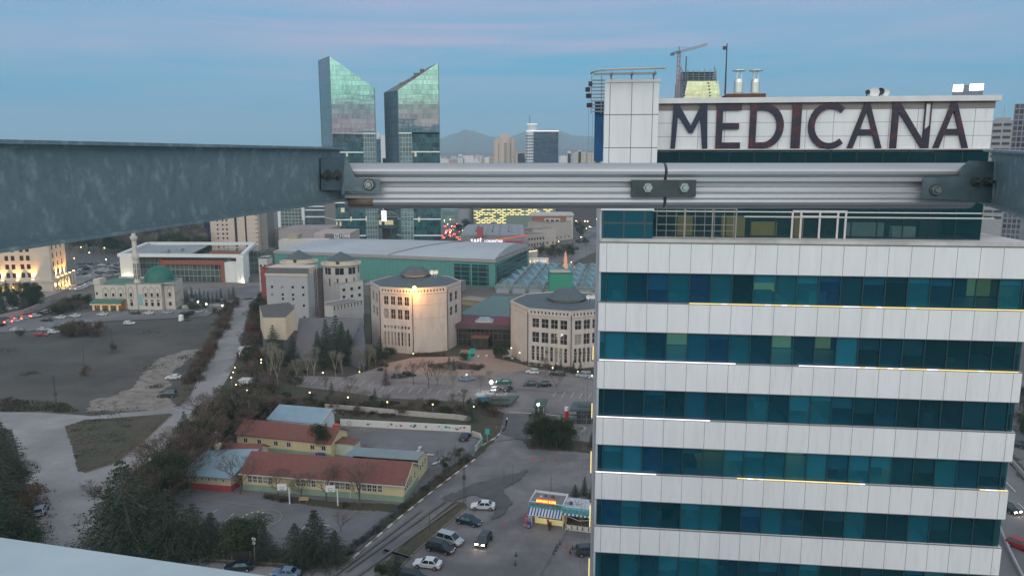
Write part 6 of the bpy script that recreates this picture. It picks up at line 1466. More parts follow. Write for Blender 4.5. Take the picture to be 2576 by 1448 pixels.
b.prism([(ul[0]*1.002+nvec.x*-.4,ul[1]*1.002-nvec.y*.4),(.5,-.9),(back[0]+.6,back[1]),(ul[0]+back[0],ul[1]+back[1])],hw-1.6,hw+.1,0,top=False); b.build('eave_fascia',M('greyish_fascia',(.30,.27,.27),.7,var=.08),r)
# glass bay in the long wall near the corner + glazed gable end
ulL=math.hypot(*ul); ux,uy=ul[0]/ulL,ul[1]/ulL; nx_,ny_=-nvec.x,-nvec.y
def onwall(s,o): return (ux*s+nx_*o,uy*s+ny_*o)
a=onwall(3.2,.25); c_=onwall(21.5,.25); b=MB(); b.q([(c_[0],c_[1],0.6),(a[0],a[1],.6),(a[0],a[1],hw-3),(c_[0],c_[1],hw-3)]); b.build('front_glazing',gdk,r)
bx,by=back[0]/62,back[1]/62
b=MB(); q0=(bx*3+.35,by*3-.3); q1=(bx*57+.35,by*57-.3); b.q([(q0[0],q0[1],2),(q1[0],q1[1],2),(q1[0],q1[1],hw-1.5),(q0[0],q0[1],hw-3.5)]); b.build('gable_glazing',gdk,r)
b=MB(); m_=onwall(12.3,.4); b.box(m_[0]-.35,m_[0]+.35,m_[1]-.3,m_[1]+.1,0,hw-3); b.build('pillar',grn,r)
b=MB(); p0,p1=secs[9],secs[6]
for k in range(0,9): 
    u=k/8; a=secs[10-int(0)][0]; 
    i0=11-k*.55
    f=lambda t,kk:Vector(secs[int(t)][kk]).lerp(Vector(secs[min(24,int(t)+1)][kk]),t-int(t))
    A1=f(11-k*.6,k)+Vector((0,0,.25)); B1=f(11-(k+1)*.6,k+1)+Vector((0,0,.25)); b.tube(A1,B1,.16,n=5)
b.build('roof_cable',M('cable_dark',(.12,.12,.13),.7,var=0),r)
# ---------- glass skylight roofs right of the hall, green cube, orange lit clock-like tower
r,L,A,B=bthing('skylight_roof','low hall covered by rows of pyramid glass skylights beside the green hall',(1245,734),(1660,745)); hh=2.5+0*zat(735,A[1]); hh=zat(722,A[1]); D=86
b=MB(); b.box(0,L,0,D,0,hh); b.build('wall',M('teal_grey_wall',(.15,.2,.19),.7,var=.1),r)
b=MB(); nX,nY=10,5
cw,cd=L/nX,(D-6)/nY
for i in range(nX):
    for j in range(nY):
        x,y=i*cw+.6,5+j*cd+.6; X1,Y1=x+cw-1.2,y+cd-1.2; cx,cy=(x+X1)/2,(y+Y1)/2
        for p,q in (((x,y),(X1,y)),((X1,y),(X1,Y1)),((X1,Y1),(x,Y1)),((x,Y1),(x,y))): b.q([(*p,hh+.3),(*q,hh+.3),(cx,cy,hh+2.6)])
b.build('pyramid_skylight',M('skylight_bluegreen',(.09,.155,.16),.12,.1,var=.45,scale=.25,spec=.9),r)
b=MB()
for i in range(nX+1): b.box(i*cw-.25,i*cw+.25,0,D,hh,hh+.5)
for j in range(nY+1): b.box(0,L,5+j*cd-.3,5+j*cd+.3,hh,hh+.52)
for i in range(8): b.box(4+i*cw,4.8+i*cw,1.5,2.3,hh,hh+1.8)
b.build('roof_beam',M('grey_green_metal',(.26,.29,.28),.6,.2,var=.1),r)
b=MB()
for i in range(7): b.q([(1+i*cw,-3,hh-3),(cw-.6+i*cw,-3,hh-3),(cw-.6+i*cw,0,hh-.4),(1+i*cw,0,hh-.4)]); b.q([(1+i*cw,-3,0),(cw-.6+i*cw,-3,0),(cw-.6+i*cw,-3,hh-3),(1+i*cw,-3,hh-3)],1)
b.build('lean_to_roof',[M('skylight_pale',(.18,.2,.22),.4),M('turquoise_wall',(.04,.25,.23),.6)],r)
block('bright green box hall poking out of the glass skylights',(1382,742),(1440,742),686,14,M('bright_green_panel',(.035,.25,.155),.6,var=.08),roof=M('pale_roof',(.4,.34,.33),.8))
pX,pY=G(1413,672); r=thing('lit_monument','slender tower glowing orange behind the green box','monument',(pX,pY-30,0),0); b=MB()
yy=pY-30; tz=zat(632,yy)
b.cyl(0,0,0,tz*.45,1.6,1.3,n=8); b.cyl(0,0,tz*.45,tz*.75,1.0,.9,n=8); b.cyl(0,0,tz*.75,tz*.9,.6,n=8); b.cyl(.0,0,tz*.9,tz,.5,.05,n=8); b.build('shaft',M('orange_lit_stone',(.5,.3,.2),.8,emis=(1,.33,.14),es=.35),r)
# long low tan wall + rooftop behind left octagon
block('long low roof with vents behind the left octagon',(905,742),(1130,752),716,26,greyw,roof=M('flat_roof_bluegrey',(.24,.27,.29)))
block('tan wall strip below the glass skylights',(1150,765),(1330,785),752,10,M('tan_wall',(.3,.23,.15),.85),roof=M('flat_roof_tan',(.26,.22,.19),.9))
# ---------- beige striped slab behind the white office
p0=XY(531,600,520); p1=XY(650,600,520); r=thing('striped_slab','beige tiled tower with dark vertical strips and columns of tiny square windows','building',(p0[0],520,0),R(0)); w=p1[0]-p0[0]; kx=w/(650-531); zt=zat(500,520)
bm_=M('beige_tile_slab',(.55,.45,.38),.8,var=.04,grid=(60,3.1,.12,(.42,.34,.29)))
wb=MB(); WW=[]
for x in (549,562,572): 
    for k in range(14): WW.append(((x-531)*kx-.55,2+k*3.1,1.2,1.35))
facade(r,wb,(0,0),(w,0),0,zt,WW,darkframe,gl_dark,rec=.25,ft=.05); wb.wall((w,0),(w+1.5,18),0,zt); wb.wall((w+1.5,18),(0,18),0,zt); wb.wall((0,18),(0,0),0,zt); wb.q([(0,0,zt),(w,0,zt),(w,18,zt),(0,18,zt)])
wb.build('wall',bm_,r)
b=MB()
for x,ww_ in ((592,6),(618,4)): b.box((x-531)*kx,(x+ww_-531)*kx,-.12,-.01,0,zt+.1)
b.build('glazing_strip',M('purple_dark_glass',(.03,.025,.05),.2,var=.1),r)
b=MB()
for k in range(14): b.box(w-1.6,w+.1,-.15,-.01,3+k*3.1,3.5+k*3.1)
b.build('balcony_slot',blackm,r)
b=MB(); b.box((512-531)*kx,-.05,2,18,0,zt-1); b.build('navy_glazing',curtain('navy_glass',(.012,.02,.055),(.03,.04,.08),1.5,3.1),r)
b=MB(); b.box(w+.2,(662-531)*kx+2,4,20,0,zt-.5); b.build('grey_side_wall',M('grey_slab_side',(.2,.19,.18),.85,var=.1),r)
# buildings left of the towers (white-lined offices, low block with 1088 style sign)
p0=XY(768,520,640); p1=XY(822,520,640); r=thing('ribbed_office','glass office with thick white bands left of the glass towers','building',(p0[0],640,0),0); w=p1[0]-p0[0]
b=MB(); b.box(0,w,0,25,0,zat(505,640)); b.build('glazing',curtain('office_dark_rib',(.05,.08,.08),(.12,.15,.15),1.1,3.6,var=.5),r); b=MB()
for y in (519,528,545): z=zat(y,640); b.box(-.5,w,-.8,-.01,z-.6,z+.6)
b.box(-3,-.5,-1.5,25,zat(553,640),zat(505,640)); b.build('white_band',wband,r)
p0=XY(706,530,650); p1=XY(762,530,650); r=thing('glass_office','grey-green glazed office with white frame left of the ribbed one','building',(p0[0],650,0),0); w=p1[0]-p0[0]
b=MB(); b.box(0,w,0,25,0,zat(515,650)); b.build('glazing',curtain('office_grid',(.10,.13,.12),(.3,.33,.32),3,3.,var=.6,linew=.5),r); b=MB(); b.box(-2.5,0,-1,25,0,zat(512,650)); b.box(w,w+1.5,-1,25,0,zat(512,650)); b.build('frame_wall',wband,r)
def far(x0,x1,yt,Y,D,label,mat,name='building',extra=None,z0=0,group=None,cat='building'):
    p0=XY(x0,yt,Y); p1=XY(x1,yt,Y); r=thing(name,label,cat,(p0[0],Y,0),0,group); w=p1[0]-p0[0]; b=MB(); b.box(0,w,0,D,z0,p0[2]); b.build('wall',mat,r)
    return r,w,p0[2]
mg=lambda n,c1,c2,w_=2.6,h_=3.1,**k:curtain(n,c1,c2,w_,h_,rough=.6,spec=.3,wob=0,**k)
r,w,zt=far(790,880,586,470,30,'low pinkish-grey block with a dark fascia carrying pale numerals',pinkw)
fz0,fz1=zat(599,470),zat(588,470)
b=MB(); b.box(w*.3,w,-.3,-.01,fz0,fz1); fa=b.build('fascia',M('dark_grey_fascia',(.12,.11,.12),.7,var=.1),r)
def text(s,size,parent,loc_,rot,mat,name,ext=.03,align='CENTER'):
    cu=bpy.data.curves.new(name,'FONT'); cu.body=s; cu.size=size; cu.extrude=ext; cu.align_x=align; cu.align_y='CENTER'; cu.resolution_u=2; cu.offset=size*.012
    t_=bpy.data.objects.new('t',cu); COL.objects.link(t_); bpy.context.view_layer.update(); dg=bpy.context.evaluated_depsgraph_get(); me=bpy.data.meshes.new_from_object(t_.evaluated_get(dg)); bpy.data.objects.remove(t_)
    me.materials.clear(); me.materials.append(mat); o=ob(name,me,parent,loc_); o.rotation_euler=rot; return o
lt_=M('pale_lettering',(.65,.65,.65),.5,var=0)
text('1088',3.4,r,(w*.86,-.35,(fz0+fz1)/2),(R(90),0,0),lt_,'numerals',.05)
b=MB(); cx=w*.63; cz=(fz0+fz1)/2
for a_ in ((-1.5,1.5,1.1,1.5),(-1.5,1.5,-1.5,-1.1),(-1.5,-1.1,-1.1,1.1),(1.1,1.5,-1.1,1.1)): b.box(cx+a_[0],cx+a_[1],-.4,-.31,cz+a_[2],cz+a_[3])
b.bar((cx-.7,-.36,cz-.8),(cx,-.36,cz+.7),.1,.3); b.bar((cx+.7,-.36,cz-.8),(cx,-.36,cz+.7),.1,.3); b.build('emblem',lt_,r)
far(700,822,577,520,40,'low flat mall roof in front of the white-lined offices',M('mall_pinkgrey',(.30,.26,.26),.8,var=.15,scale=.1))
far(700,820,604,455,12,'light roof strip just above the green hall',whitew)
far(724,748,590,462,10,'small tan rooftop house on the low block',M('tan_house',(.32,.27,.2),.8)); far(680,712,575,540,10,'small grey shed with a bright roof lamp beside the far car park',greyw)
# ---------- behind the hall, right part
r,w,zt=far(1112,1156,526,760,30,'pale green glazed mall front beside the right glass tower',curtain('pale_green_glass',(.22,.32,.30),(.3,.4,.38),4,4,var=.3))
p=XY(1170,526,700); r=thing('cylinder_hall','smooth pale metal drum building under the rail','building',(p[0],715,0),0); b=MB(); b.cyl(0,0,0,zat(522,715),8,n=40); b.build('drum_wall',M('drum_metal',(.42,.40,.42),.5,.2,var=.05),r)
r,w,zt=far(1190,1398,518,700,40,'grey-green mall front with rows of glowing yellow bricks',M('mall_greygreen',(.20,.25,.23),.7,var=.1))
b=MB(); rg=random.Random(4); sw_=w/(1398-1190)
for row in range(10):
    zz=zat(523+row*4.2,700)
    lim=1382 if row<5 else (1270 if row<8 else 1265)
    x=1192+ (row%2)*6
    while x<lim:
        if rg.random()<.86 and not (1352<x<1362): b.box((x-1190)*sw_,(x+10-1190)*sw_,-.3,-.02,zz-.32,zz+.38)
        x+=13
b.build('glowing_brick',EM('yellow_glow',(1,.86,.32),1.5),r)
r,w,zt=far(1384,1500,522,720,30,'dark low roof beside the glowing avenue',M('dark_low_roof',(.10,.09,.10),.8))
def roofhall(x0,x1,y0,y1,Y,label,mat,wall,hwall):
    """shed: front eave at pixel row y1, ridge at row y0"""
    pe=XY(x0,y1,Y); pe2=XY(x1,y1,Y); r=thing('warehouse',label,'warehouse',(pe[0],Y,0),0); w=pe2[0]-pe[0]; dep=(61-pe[2])/ratio(y0)-Y; dep=max(8,dep*.92); sk=(x0-1288)/1865*dep
    b=MB(); b.box(0,w,.2,dep,0,pe[2]-.05); b.build('wall',wall,r)
    b=MB(); nr=5
    for k in range(nr):
        a=k*w/nr; c_=(k+1)*w/nr-.15; b.q([(a,0,pe[2]),(c_,0,pe[2]),(c_,dep*.5,pe[2]+1.5),(a,dep*.5,pe[2]+1.5)]); b.q([(a,dep*.5,pe[2]+1.5),(c_,dep*.5,pe[2]+1.5),(c_,dep,pe[2]),(a,dep,pe[2])])
    for k in range(3):
        for q_ in (.2,.4,.6): b.box(w*(.22+.26*k),w*(.22+.26*k)+.7,dep*q_,dep*q_+.9,pe[2]+.2,pe[2]+1.9,1)
    b.build('roof',[mat,blackm],r); return r,w,pe[2],dep
rf=M('dusty_metal_roof',(.27,.27,.28),.6,.2,var=.15,scale=.08,grid=(12,90,.4,(.2,.2,.21),0,'xy'))
roofhall(1158,1320,562,592,455,'long grey metal roof of warehouses behind the red sign strip',rf,greyw,6)
b_=far(1200,1215,572,452,5,'brick-red box standing on the warehouse front',M('red_box',(.28,.06,.05),.7))
block('three storey office with regular windows left of the lane',(1320,640),(1370,634),590,14,pinkw,wins=(7,3,1.4,1.7,1.5))
block('cream block behind the three storey office',(1340,625),(1398,622),576,16,M('cream_block',(.42,.37,.33),.85),wins=(4,1,1.3,1.3,3))
block('flat cream annex by the lane',(1386,608),(1436,602),560,24,M('cream_block',(.42,.37,.33)),wins=(5,1,1.3,1.4,2))
r,w,zt=far(1342,1424,543,600,26,'brick-red building with white centre panel and three dark windows',M('brickred_far',(.28,.11,.07),.8,var=.1))
b=MB(); b.box(w*.34,w*.82,-.3,-.02,zat(560,600),zat(549,600)); b.build('white_panel',whitew,r)
b=MB()
for k in range(3): b.box(w*(.38+.15*k),w*(.48+.15*k),-.4,-.31,zat(558,600),zat(552,600))
b.build('window',blackm,r)
b=MB(); b.box(w+.0,w*1.22,1,26,0,zat(545,600)); b.box(-w*.05,w*1.24,-.5,26,zat(543,600),zat(538,600)); b.build('white_wing',whitew,r)
# red sign strip building
r,w,zt=far(1175,1330,604,440,10,'long low building with orange-red roof edge and white illuminated lettering',M('mauve_roof',(.22,.18,.19),.8,var=.1))
b=MB(); b.bar((w*.05,-.8,zat(612,440)),(w*.98,6,zat(596,440)+.5),.7,.6); b.build('red_edge',M('orange_red_edge',(.5,.09,.03),.6,emis=(1,.15,.04),es=.35),r)
sg=text('SAFİ',3.3,r,(w*.06,-1.6,zat(606,440)),(R(90),0,0),EM('sign_white_lit',(1,.88,.95),1.8),'lit_lettering',.06,'LEFT')
text('LOKANTASI',2.0,r,(w*.06+8.2,-1.6,zat(605.5,440)-.1),(R(90),0,0),MT['sign_white_lit'],'lit_lettering',.06,'LEFT')
b=MB(); b.box(w*.62,w*.9,-.4,-.02,zat(622,440),zat(606,440)); b.build('red_shopfront',M('dark_red_shop',(.25,.03,.04),.7,emis=(1,.1,.08),es=.05),r)
b=MB(); b.box(w*.05,w*.5,-1.,-.02,zat(624,440),zat(614,440)); b.build('white_shopfront',whitew,r)
r,w,zt=far(1318,1352,634,470,8,'small white pavilion with a row of lit lamps on its roof edge',whitew)
b=MB(); b.bar((0,-.4,zt),(w,-.4,zt+1.2),.3,.35); b.build('lamp_strip',EM('strip_warm',(1,.8,.4),2.),r)
r,w,zt=far(1326,1380,650,452,4,'white advertising hoarding with coloured spots',M('hoarding_white',(.55,.52,.5),.7,emis=(1,.95,.9),es=.12),cat='hoarding',name='hoarding')
b=MB(); rg=random.Random(8)
for k in range(11): x=w*(.04+.088*k); s_=.6; b.box(x,x+s_,-.06,-.01,zt-1.6-rg.random()*1.2,zt-.9,k%4)
b.build('coloured_panel',[EM('dot_cyan',(.2,.9,1),1.2),EM('dot_yellow',(1,.9,.2),1.2),EM('dot_red',(1,.25,.2),1.),EM('dot_white',(1,1,1),1.)],r)
# ================================================================== TREES
cone_l=leafmat('conifer_leaf',(.016,.036,.024),(.042,.075,.045)); cone_b=leafmat('blue_conifer_leaf',(.03,.055,.05),(.06,.095,.08)); ever=leafmat('evergreen_leaf',(.018,.034,.014),(.045,.062,.026))
bushl=leafmat('bush_leaf',(.03,.035,.018),(.07,.06,.03)); redl=leafmat('rusty_leaf',(.10,.042,.025),(.17,.075,.04)); brownl=leafmat('brown_twig_leaf',(.06,.045,.032),(.10,.075,.05)); redconl=leafmat('plum_leaf',(.05,.02,.025),(.09,.035,.035)); orangel=leafmat('orange_leaf',(.16,.055,.02),(.07,.06,.02))
twig=M('bare_twig',(.13,.098,.075),.9,var=.2,scale=2); twigp=M('pale_twig',(.24,.215,.165),.9,var=.2,scale=2); twigr=M('reddish_twig',(.11,.075,.06),.9,var=.2,scale=2)
def leafq(b,p,s,r,mi=0,flat=.0):
    a=Vector((r.uniform(-1,1),r.uniform(-1,1),r.uniform(-1,1)*(1-flat))).normalized(); c_=a.orthogonal().normalized(); q=Matrix.Rotation(r.uniform(0,6.28),3,a); c_=q@c_; d=a.cross(c_)
    p=Vector(p); b.q([p-c_*s,p-d*s*.5,p+c_*s,p+d*s*.5],mi)
def mk_conifer(seed,layers=17,wid=.24,dense=1.,leaf=None,name='conifer'):
    r=random.Random(seed); b=MB(); t=MB(); t.tube((0,0,0),(0,0,.97),.017,.002,n=7)
    for k in range(layers):
        z=.08+.89*(k/(layers-1))**.95; rad=wid*(1-z)**.85*(1.0+.18*r.uniform(-1,1))+.012
        nb=max(4,int((13-8*z)*dense))
        a0=r.uniform(0,6)
        for j in range(nb):
            a=a0+2*PI*j/nb+r.uniform(-.25,.25); L=rad*r.uniform(.7,1.18); dz=-.16*L-.012; up=.05
            tip=(L*math.cos(a),L*math.sin(a),z+dz+r.uniform(-.01,.012)); t.tube((0,0,z),tip,.0035,.0012,n=3)
            n=int(18+L*120)
            for i in range(n):
                u=r.uniform(.12,1.02); w=(1-u*.75)*L*.36
                px_=L*u*math.cos(a)-math.sin(a)*r.uniform(-w,w); py_=L*u*math.sin(a)+math.cos(a)*r.uniform(-w,w)
                leafq(b,(px_,py_,z+dz*u+r.uniform(-.014,.006)),r.uniform(.007,.014),r,0,.3)
    return t.mesh('trunk',[trunkm]),b.mesh('crown',[leaf or cone_l])
def mk_broad(seed,lobes=13,n=5200,leaf=None,wid=.42,z0=.22,s=(.010,.02)):
    r=random.Random(seed); b=MB(); t=MB(); t.tube((0,0,0),(0,0,.4),.025,.016,n=7); L=[]
    for k in range(lobes):
        a=r.uniform(0,6.28); rr_=wid*.62*math.sqrt(r.random()); z=r.uniform(z0+.14,.80); L.append((rr_*math.cos(a),rr_*math.sin(a),z,r.uniform(.10,.2)))
        t.tube((0,0,r.uniform(.2,.4)),(L[-1][0],L[-1][1],z),.009,.003,n=4)
    L.append((0,0,.82,.15))
    for i in range(n):
        x,y,z,q=r.choice(L); v=Vector((r.gauss(0,1),r.gauss(0,1),r.gauss(0,1))).normalized()*q*r.uniform(.55,1.08); 
        leafq(b,(x+v.x,y+v.y,z+v.z*.85),r.uniform(*s),r)
    return t.mesh('trunk',[trunkm]),b.mesh('crown',[leaf or ever])
def mk_bare(seed,mat,tm,spread=.55,depth=5,fine=True,leaf=None,up=.35,r0=.018):
    r=random.Random(seed); t=MB(); b=MB()
    def rec(p,d,L,rad,dep):
        q=p+d*L; (t if dep>=depth-1 else b).tube(p,q,rad,rad*.62,n=5 if dep>=depth-1 else 3)
        if dep==0:
            if fine:
                for i in range(3): e=(d+Vector((r.uniform(-1,1),r.uniform(-1,1),r.uniform(-.5,.9)))*.75).normalized(); b.tube(q,q+e*L*.8,.0016,.0008,n=3)
            if leaf is not None:
                for i in range(3): leafq(b,q+Vector((r.uniform(-1,1),r.uniform(-1,1),r.uniform(-1,1)))*.03,.012,r,1)
            return
        for i in range(r.choice([2,3,3]) if dep<depth else 4):
            e=(d+Vector((r.uniform(-1,1),r.uniform(-1,1),r.uniform(-.35,.5)))*spread*1.25+Vector((0,0,up*.3))).normalized()
            rec(q if i else p.lerp(q,.85),e,L*r.uniform(.66,.86),max(.0013,rad*.62),dep-1)
    rec(Vector((0,0,0)),Vector((r.uniform(-.06,.06),r.uniform(-.06,.06),1)).normalized(),.26,r0,depth)
    zmx=max(v[2] for v in b.v); 
    for m_ in (t,b): m_.v=[(x/zmx,y/zmx,z/zmx) for x,y,z in m_.v]
    return t.mesh('trunk',[tm]),b.mesh('crown',[mat]+([leaf] if leaf else []))
def mk_bush(seed,leaf,n=1300,wid=.75,tw=None):
    r=random.Random(seed); b=MB(); t=MB()
    for k in range(16):
        a=r.uniform(0,6.28); e=r.uniform(.1,.8)*wid; t.tube((0,0,0),(e*math.cos(a),e*math.sin(a),r.uniform(.5,.95)),.014,.004,n=3)
    L=[(r.uniform(-1,1)*wid*.55,r.uniform(-1,1)*wid*.55,r.uniform(.25,.72),r.uniform(.16,.34)) for k in range(9)]
    for i in range(n):
        x,y,z,q=r.choice(L); v=Vector((r.gauss(0,1),r.gauss(0,1),r.gauss(0,1))).normalized()*q*r.uniform(.4,1.1); leafq(b,(x+v.x,y+v.y,max(.02,z+v.z)),r.uniform(.025,.05),r)
    return t.mesh('stem',[tw or twig]),b.mesh('foliage',[leaf])
TR_={'spruce':[mk_conifer(1),mk_conifer(2,20,.21),mk_conifer(3,15,.28)],
 'cedar':[mk_conifer(4,15,.42,1.35),mk_conifer(5,13,.48,1.4),mk_conifer(6,16,.38,1.3)],
 'bluespruce':[mk_conifer(7,16,.27,1.,cone_b),mk_conifer(8,14,.3,1.,cone_b)],
 'redconifer':[mk_conifer(9,13,.27,.9,redconl)],
 'ever':[mk_broad(11),mk_broad(12,15),mk_broad(13,11,wid=.5)],
 'bare':[mk_bare(21,twig,trunkm,.55),mk_bare(22,twig,trunkm,.62),mk_bare(23,twig,trunkm,.5)],
 'poplar':[mk_bare(31,twigp,trunkp,.38,5,True,None,.8,.014),mk_bare(32,twigp,trunkp,.42,5,True,None,.8,.014)],
 'brown':[mk_bare(41,twigr,trunkm,.6,5,True,brownl),mk_bare(42,twigr,trunkm,.65,5,True,brownl)],
 'bush':[mk_bush(51,bushl),mk_bush(52,ever)],'rusty':[mk_bush(53,redl,1100,.7,twigr),mk_bush(54,brownl,1100,.7,twigr)],'brownbush':[mk_bush(55,brownl,900,.8),mk_bush(56,brownl,1000,.7)],'orange':[mk_broad(57,10,2600,orangel)]}
NM={'spruce':('spruce_tree','tree'),'cedar':('cedar_tree','tree'),'bluespruce':('blue_spruce_tree','tree'),'redconifer':('plum_tree','tree'),'ever':('evergreen_tree','tree'),'bare':('bare_tree','tree'),'poplar':('bare_poplar_tree','tree'),'brown':('russet_tree','tree'),'bush':('shrub','shrub'),'rusty':('russet_shrub','shrub'),'brownbush':('brown_shrub','shrub'),'orange':('autumn_tree','tree')}
tr_=random.Random(99)
def tree(kind,x,yb,yt=None,h=None,w=1.,label='',group=None,vi=None,px=True):
    X,Y=G(x,yb) if px else (x,yb)
    if h is None: h=max(.6,zat(yt,Y))
    v=TR_[kind]; t,c_=v[vi if vi is not None else tr_.randrange(len(v))]; nm,cat=NM[kind]
    r=thing(nm,label,cat,(X,Y,-.05),tr_.uniform(0,6.28),group); s_=h*w*tr_.uniform(.92,1.08)
    r.scale=(s_,s_,h); ob(t.name.split('.')[0],t,r); ob(c_.name.split('.')[0],c_,r); return r
# lower left: big dark trees round the school
gA_='dark trees between the pale road and the school yard'
for k,x,yb,yt,w,lb in (('cedar',322,1385,1152,1.,'tallest pointed cedar at the left corner of the school trees'),('cedar',285,1368,1225,1.,'dark cedar at the outer left of the school trees'),
  ('cedar',372,1392,1232,.95,'broad cedar right of the tallest pointed one'),('cedar',430,1400,1225,.95,'cedar in the middle of the lower left clump'),('cedar',492,1398,1262,1.,'dark cedar before the two short white yard lines'),
  ('cedar',535,1392,1285,.95,'smaller cedar left of the concrete steps'),('ever',585,1408,1300,1.1,'round dark evergreen right of the concrete steps'),('ever',632,1408,1305,1.1,'evergreen before the painted yard circle'),
  ('cedar',668,1405,1318,.9,'small dark conifer before the corner of the white court line'),('cedar',795,1415,1278,1.05,'large cedar with pointed top before the school yard right part'),
  ('cedar',745,1412,1312,1.,'cedar left of the large pointed one'),('cedar',845,1416,1330,1.,'cedar right of the large pointed one beside the blue fence'),('cedar',770,1422,1335,1.,'low dark cedar in front of the large pointed one'),
  ('cedar',350,1402,1290,1.,'low dark cedar at the road corner'),('cedar',410,1405,1300,1.,'low cedar hiding the road corner lamp'),('cedar',456,1405,1310,1.,'low cedar left of the steps')):
    tree(k,x,yb,yt,w=w*1.45,label=lb,group=gA_)
# strip of trees rising to the right of the pale road
gB_='mixed brown and green trees along the pale road'
for i,(k,x,yb,yt) in enumerate((('brown',300,1300,1190),('bare',335,1260,1165),('bare',372,1235,1120),('ever',420,1250,1120),('bare',400,1215,1090),('brown',440,1212,1080),('bare',470,1180,1060),('spruce',468,1120,1032),('ever',475,1160,1050),
  ('bare',505,1150,1030),('bare',530,1120,1010),('ever',530,1100,1000),('brown',552,1160,1045),('bare',560,1085,975),('ever',573,1060,970),('bare',590,1098,985),('ever',600,1085,995),('brown',622,1090,1000),('bare',640,1075,985),('bare',612,1050,965),
  ('ever',655,1050,985),('bare',450,1240,1130),('brown',500,1200,1095),('bare',540,1145,1060),('ever',560,1120,1040),('brown',590,1120,1030),('bare',380,1270,1160),('ever',440,1275,1165),('brown',415,1290,1180),('bare',350,1300,1200),
  ('bare',680,1060,995),('bare',640,1110,1040),('ever',620,1068,1000),('brown',470,1230,1140),('ever',395,1245,1150),('ever',500,1130,1055),('brown',530,1075,985),('ever',545,1180,1110),('bare',430,1165,1075))):
    tree(k,x,yb,yt,w=1.35,label={'bare':'bare brown tree in the thick belt between pale road and school','brown':'russet tree in the thick belt between pale road and school','ever':'dark evergreen in the thick belt between pale road and school','spruce':'pointed spruce at the road edge of the belt'}[k],group=gB_)
# far-left bank
for i,(k,x,yb,yt,lb) in enumerate((('cedar',10,1180,1050,'dark conifer at the left edge above the others'),('cedar',25,1290,1130,'dark conifer in the middle of the left edge'),('orange',75,1300,1212,'orange-brown tree at the left beside the silver hatchback'),('cedar',5,1330,1150,'broad conifer at the very left edge'),
   ('cedar',40,1385,1240,'lower conifer on the left bank above the parapet'),('ever',75,1395,1300,'evergreen near the parapet on the left bank'),('ever',50,1240,1150,'evergreen by the kerb of the left bank'),('cedar',-30,1420,1230,'conifer cut by the left edge above the parapet'),('orange',45,1330,1250,'orange-green tree below the taller conifers on the left'),('ever',20,1250,1150,'evergreen filling the upper left bank'),('ever',-10,1400,1300,'evergreen low on the left bank'))):
    tree(k,x,yb,yt,w=1.35,label=lb,group='trees on the bank at the left edge')
# school trees
for x,yb,yt,k,lb in ((605,1243,1128,'bare','bare tree at the left end of the long school block'),(700,1250,1168,'bare','bare tree before the left windows of the long school block'),(758,1255,1180,'bare','thin bare tree between the two basketball hoops'),(822,1262,1160,'bare','bare tree before the middle of the long school block'),(906,1273,1150,'bare','bare tree before the right part of the long school block'),
   (813,1143,1062,'ever','round dark tree at the end of the middle school block'),(925,1163,1110,'bare','bare tree in the back yard beside the red flag'),(640,1330,1290,'bare','bare twiggy tree on the left of the school yard'),(858,1338,1280,'bare','grey bare tree behind the large pointed cedar'),
   (1125,1185,1120,'bare','bare tree at the right corner of the back yard'),(1118,1182,1145,'ever','round evergreen by the fence at the right yard corner'),(1155,1160,1125,'ever','small evergreen by the school gate')):
    tree(k,x,yb,yt,w=1.15,label=lb,group='trees in the school grounds')
# planting bed shrubs
for x,y in ((672,1254),(690,1257),(712,1262),(727,1262),(1010,1280),(870,1275)): tree('brownbush' if x<700 else 'bush',x,y,y-14,w=1.2,label='low shrub in the bed along the school front',group='shrubs along the school front')
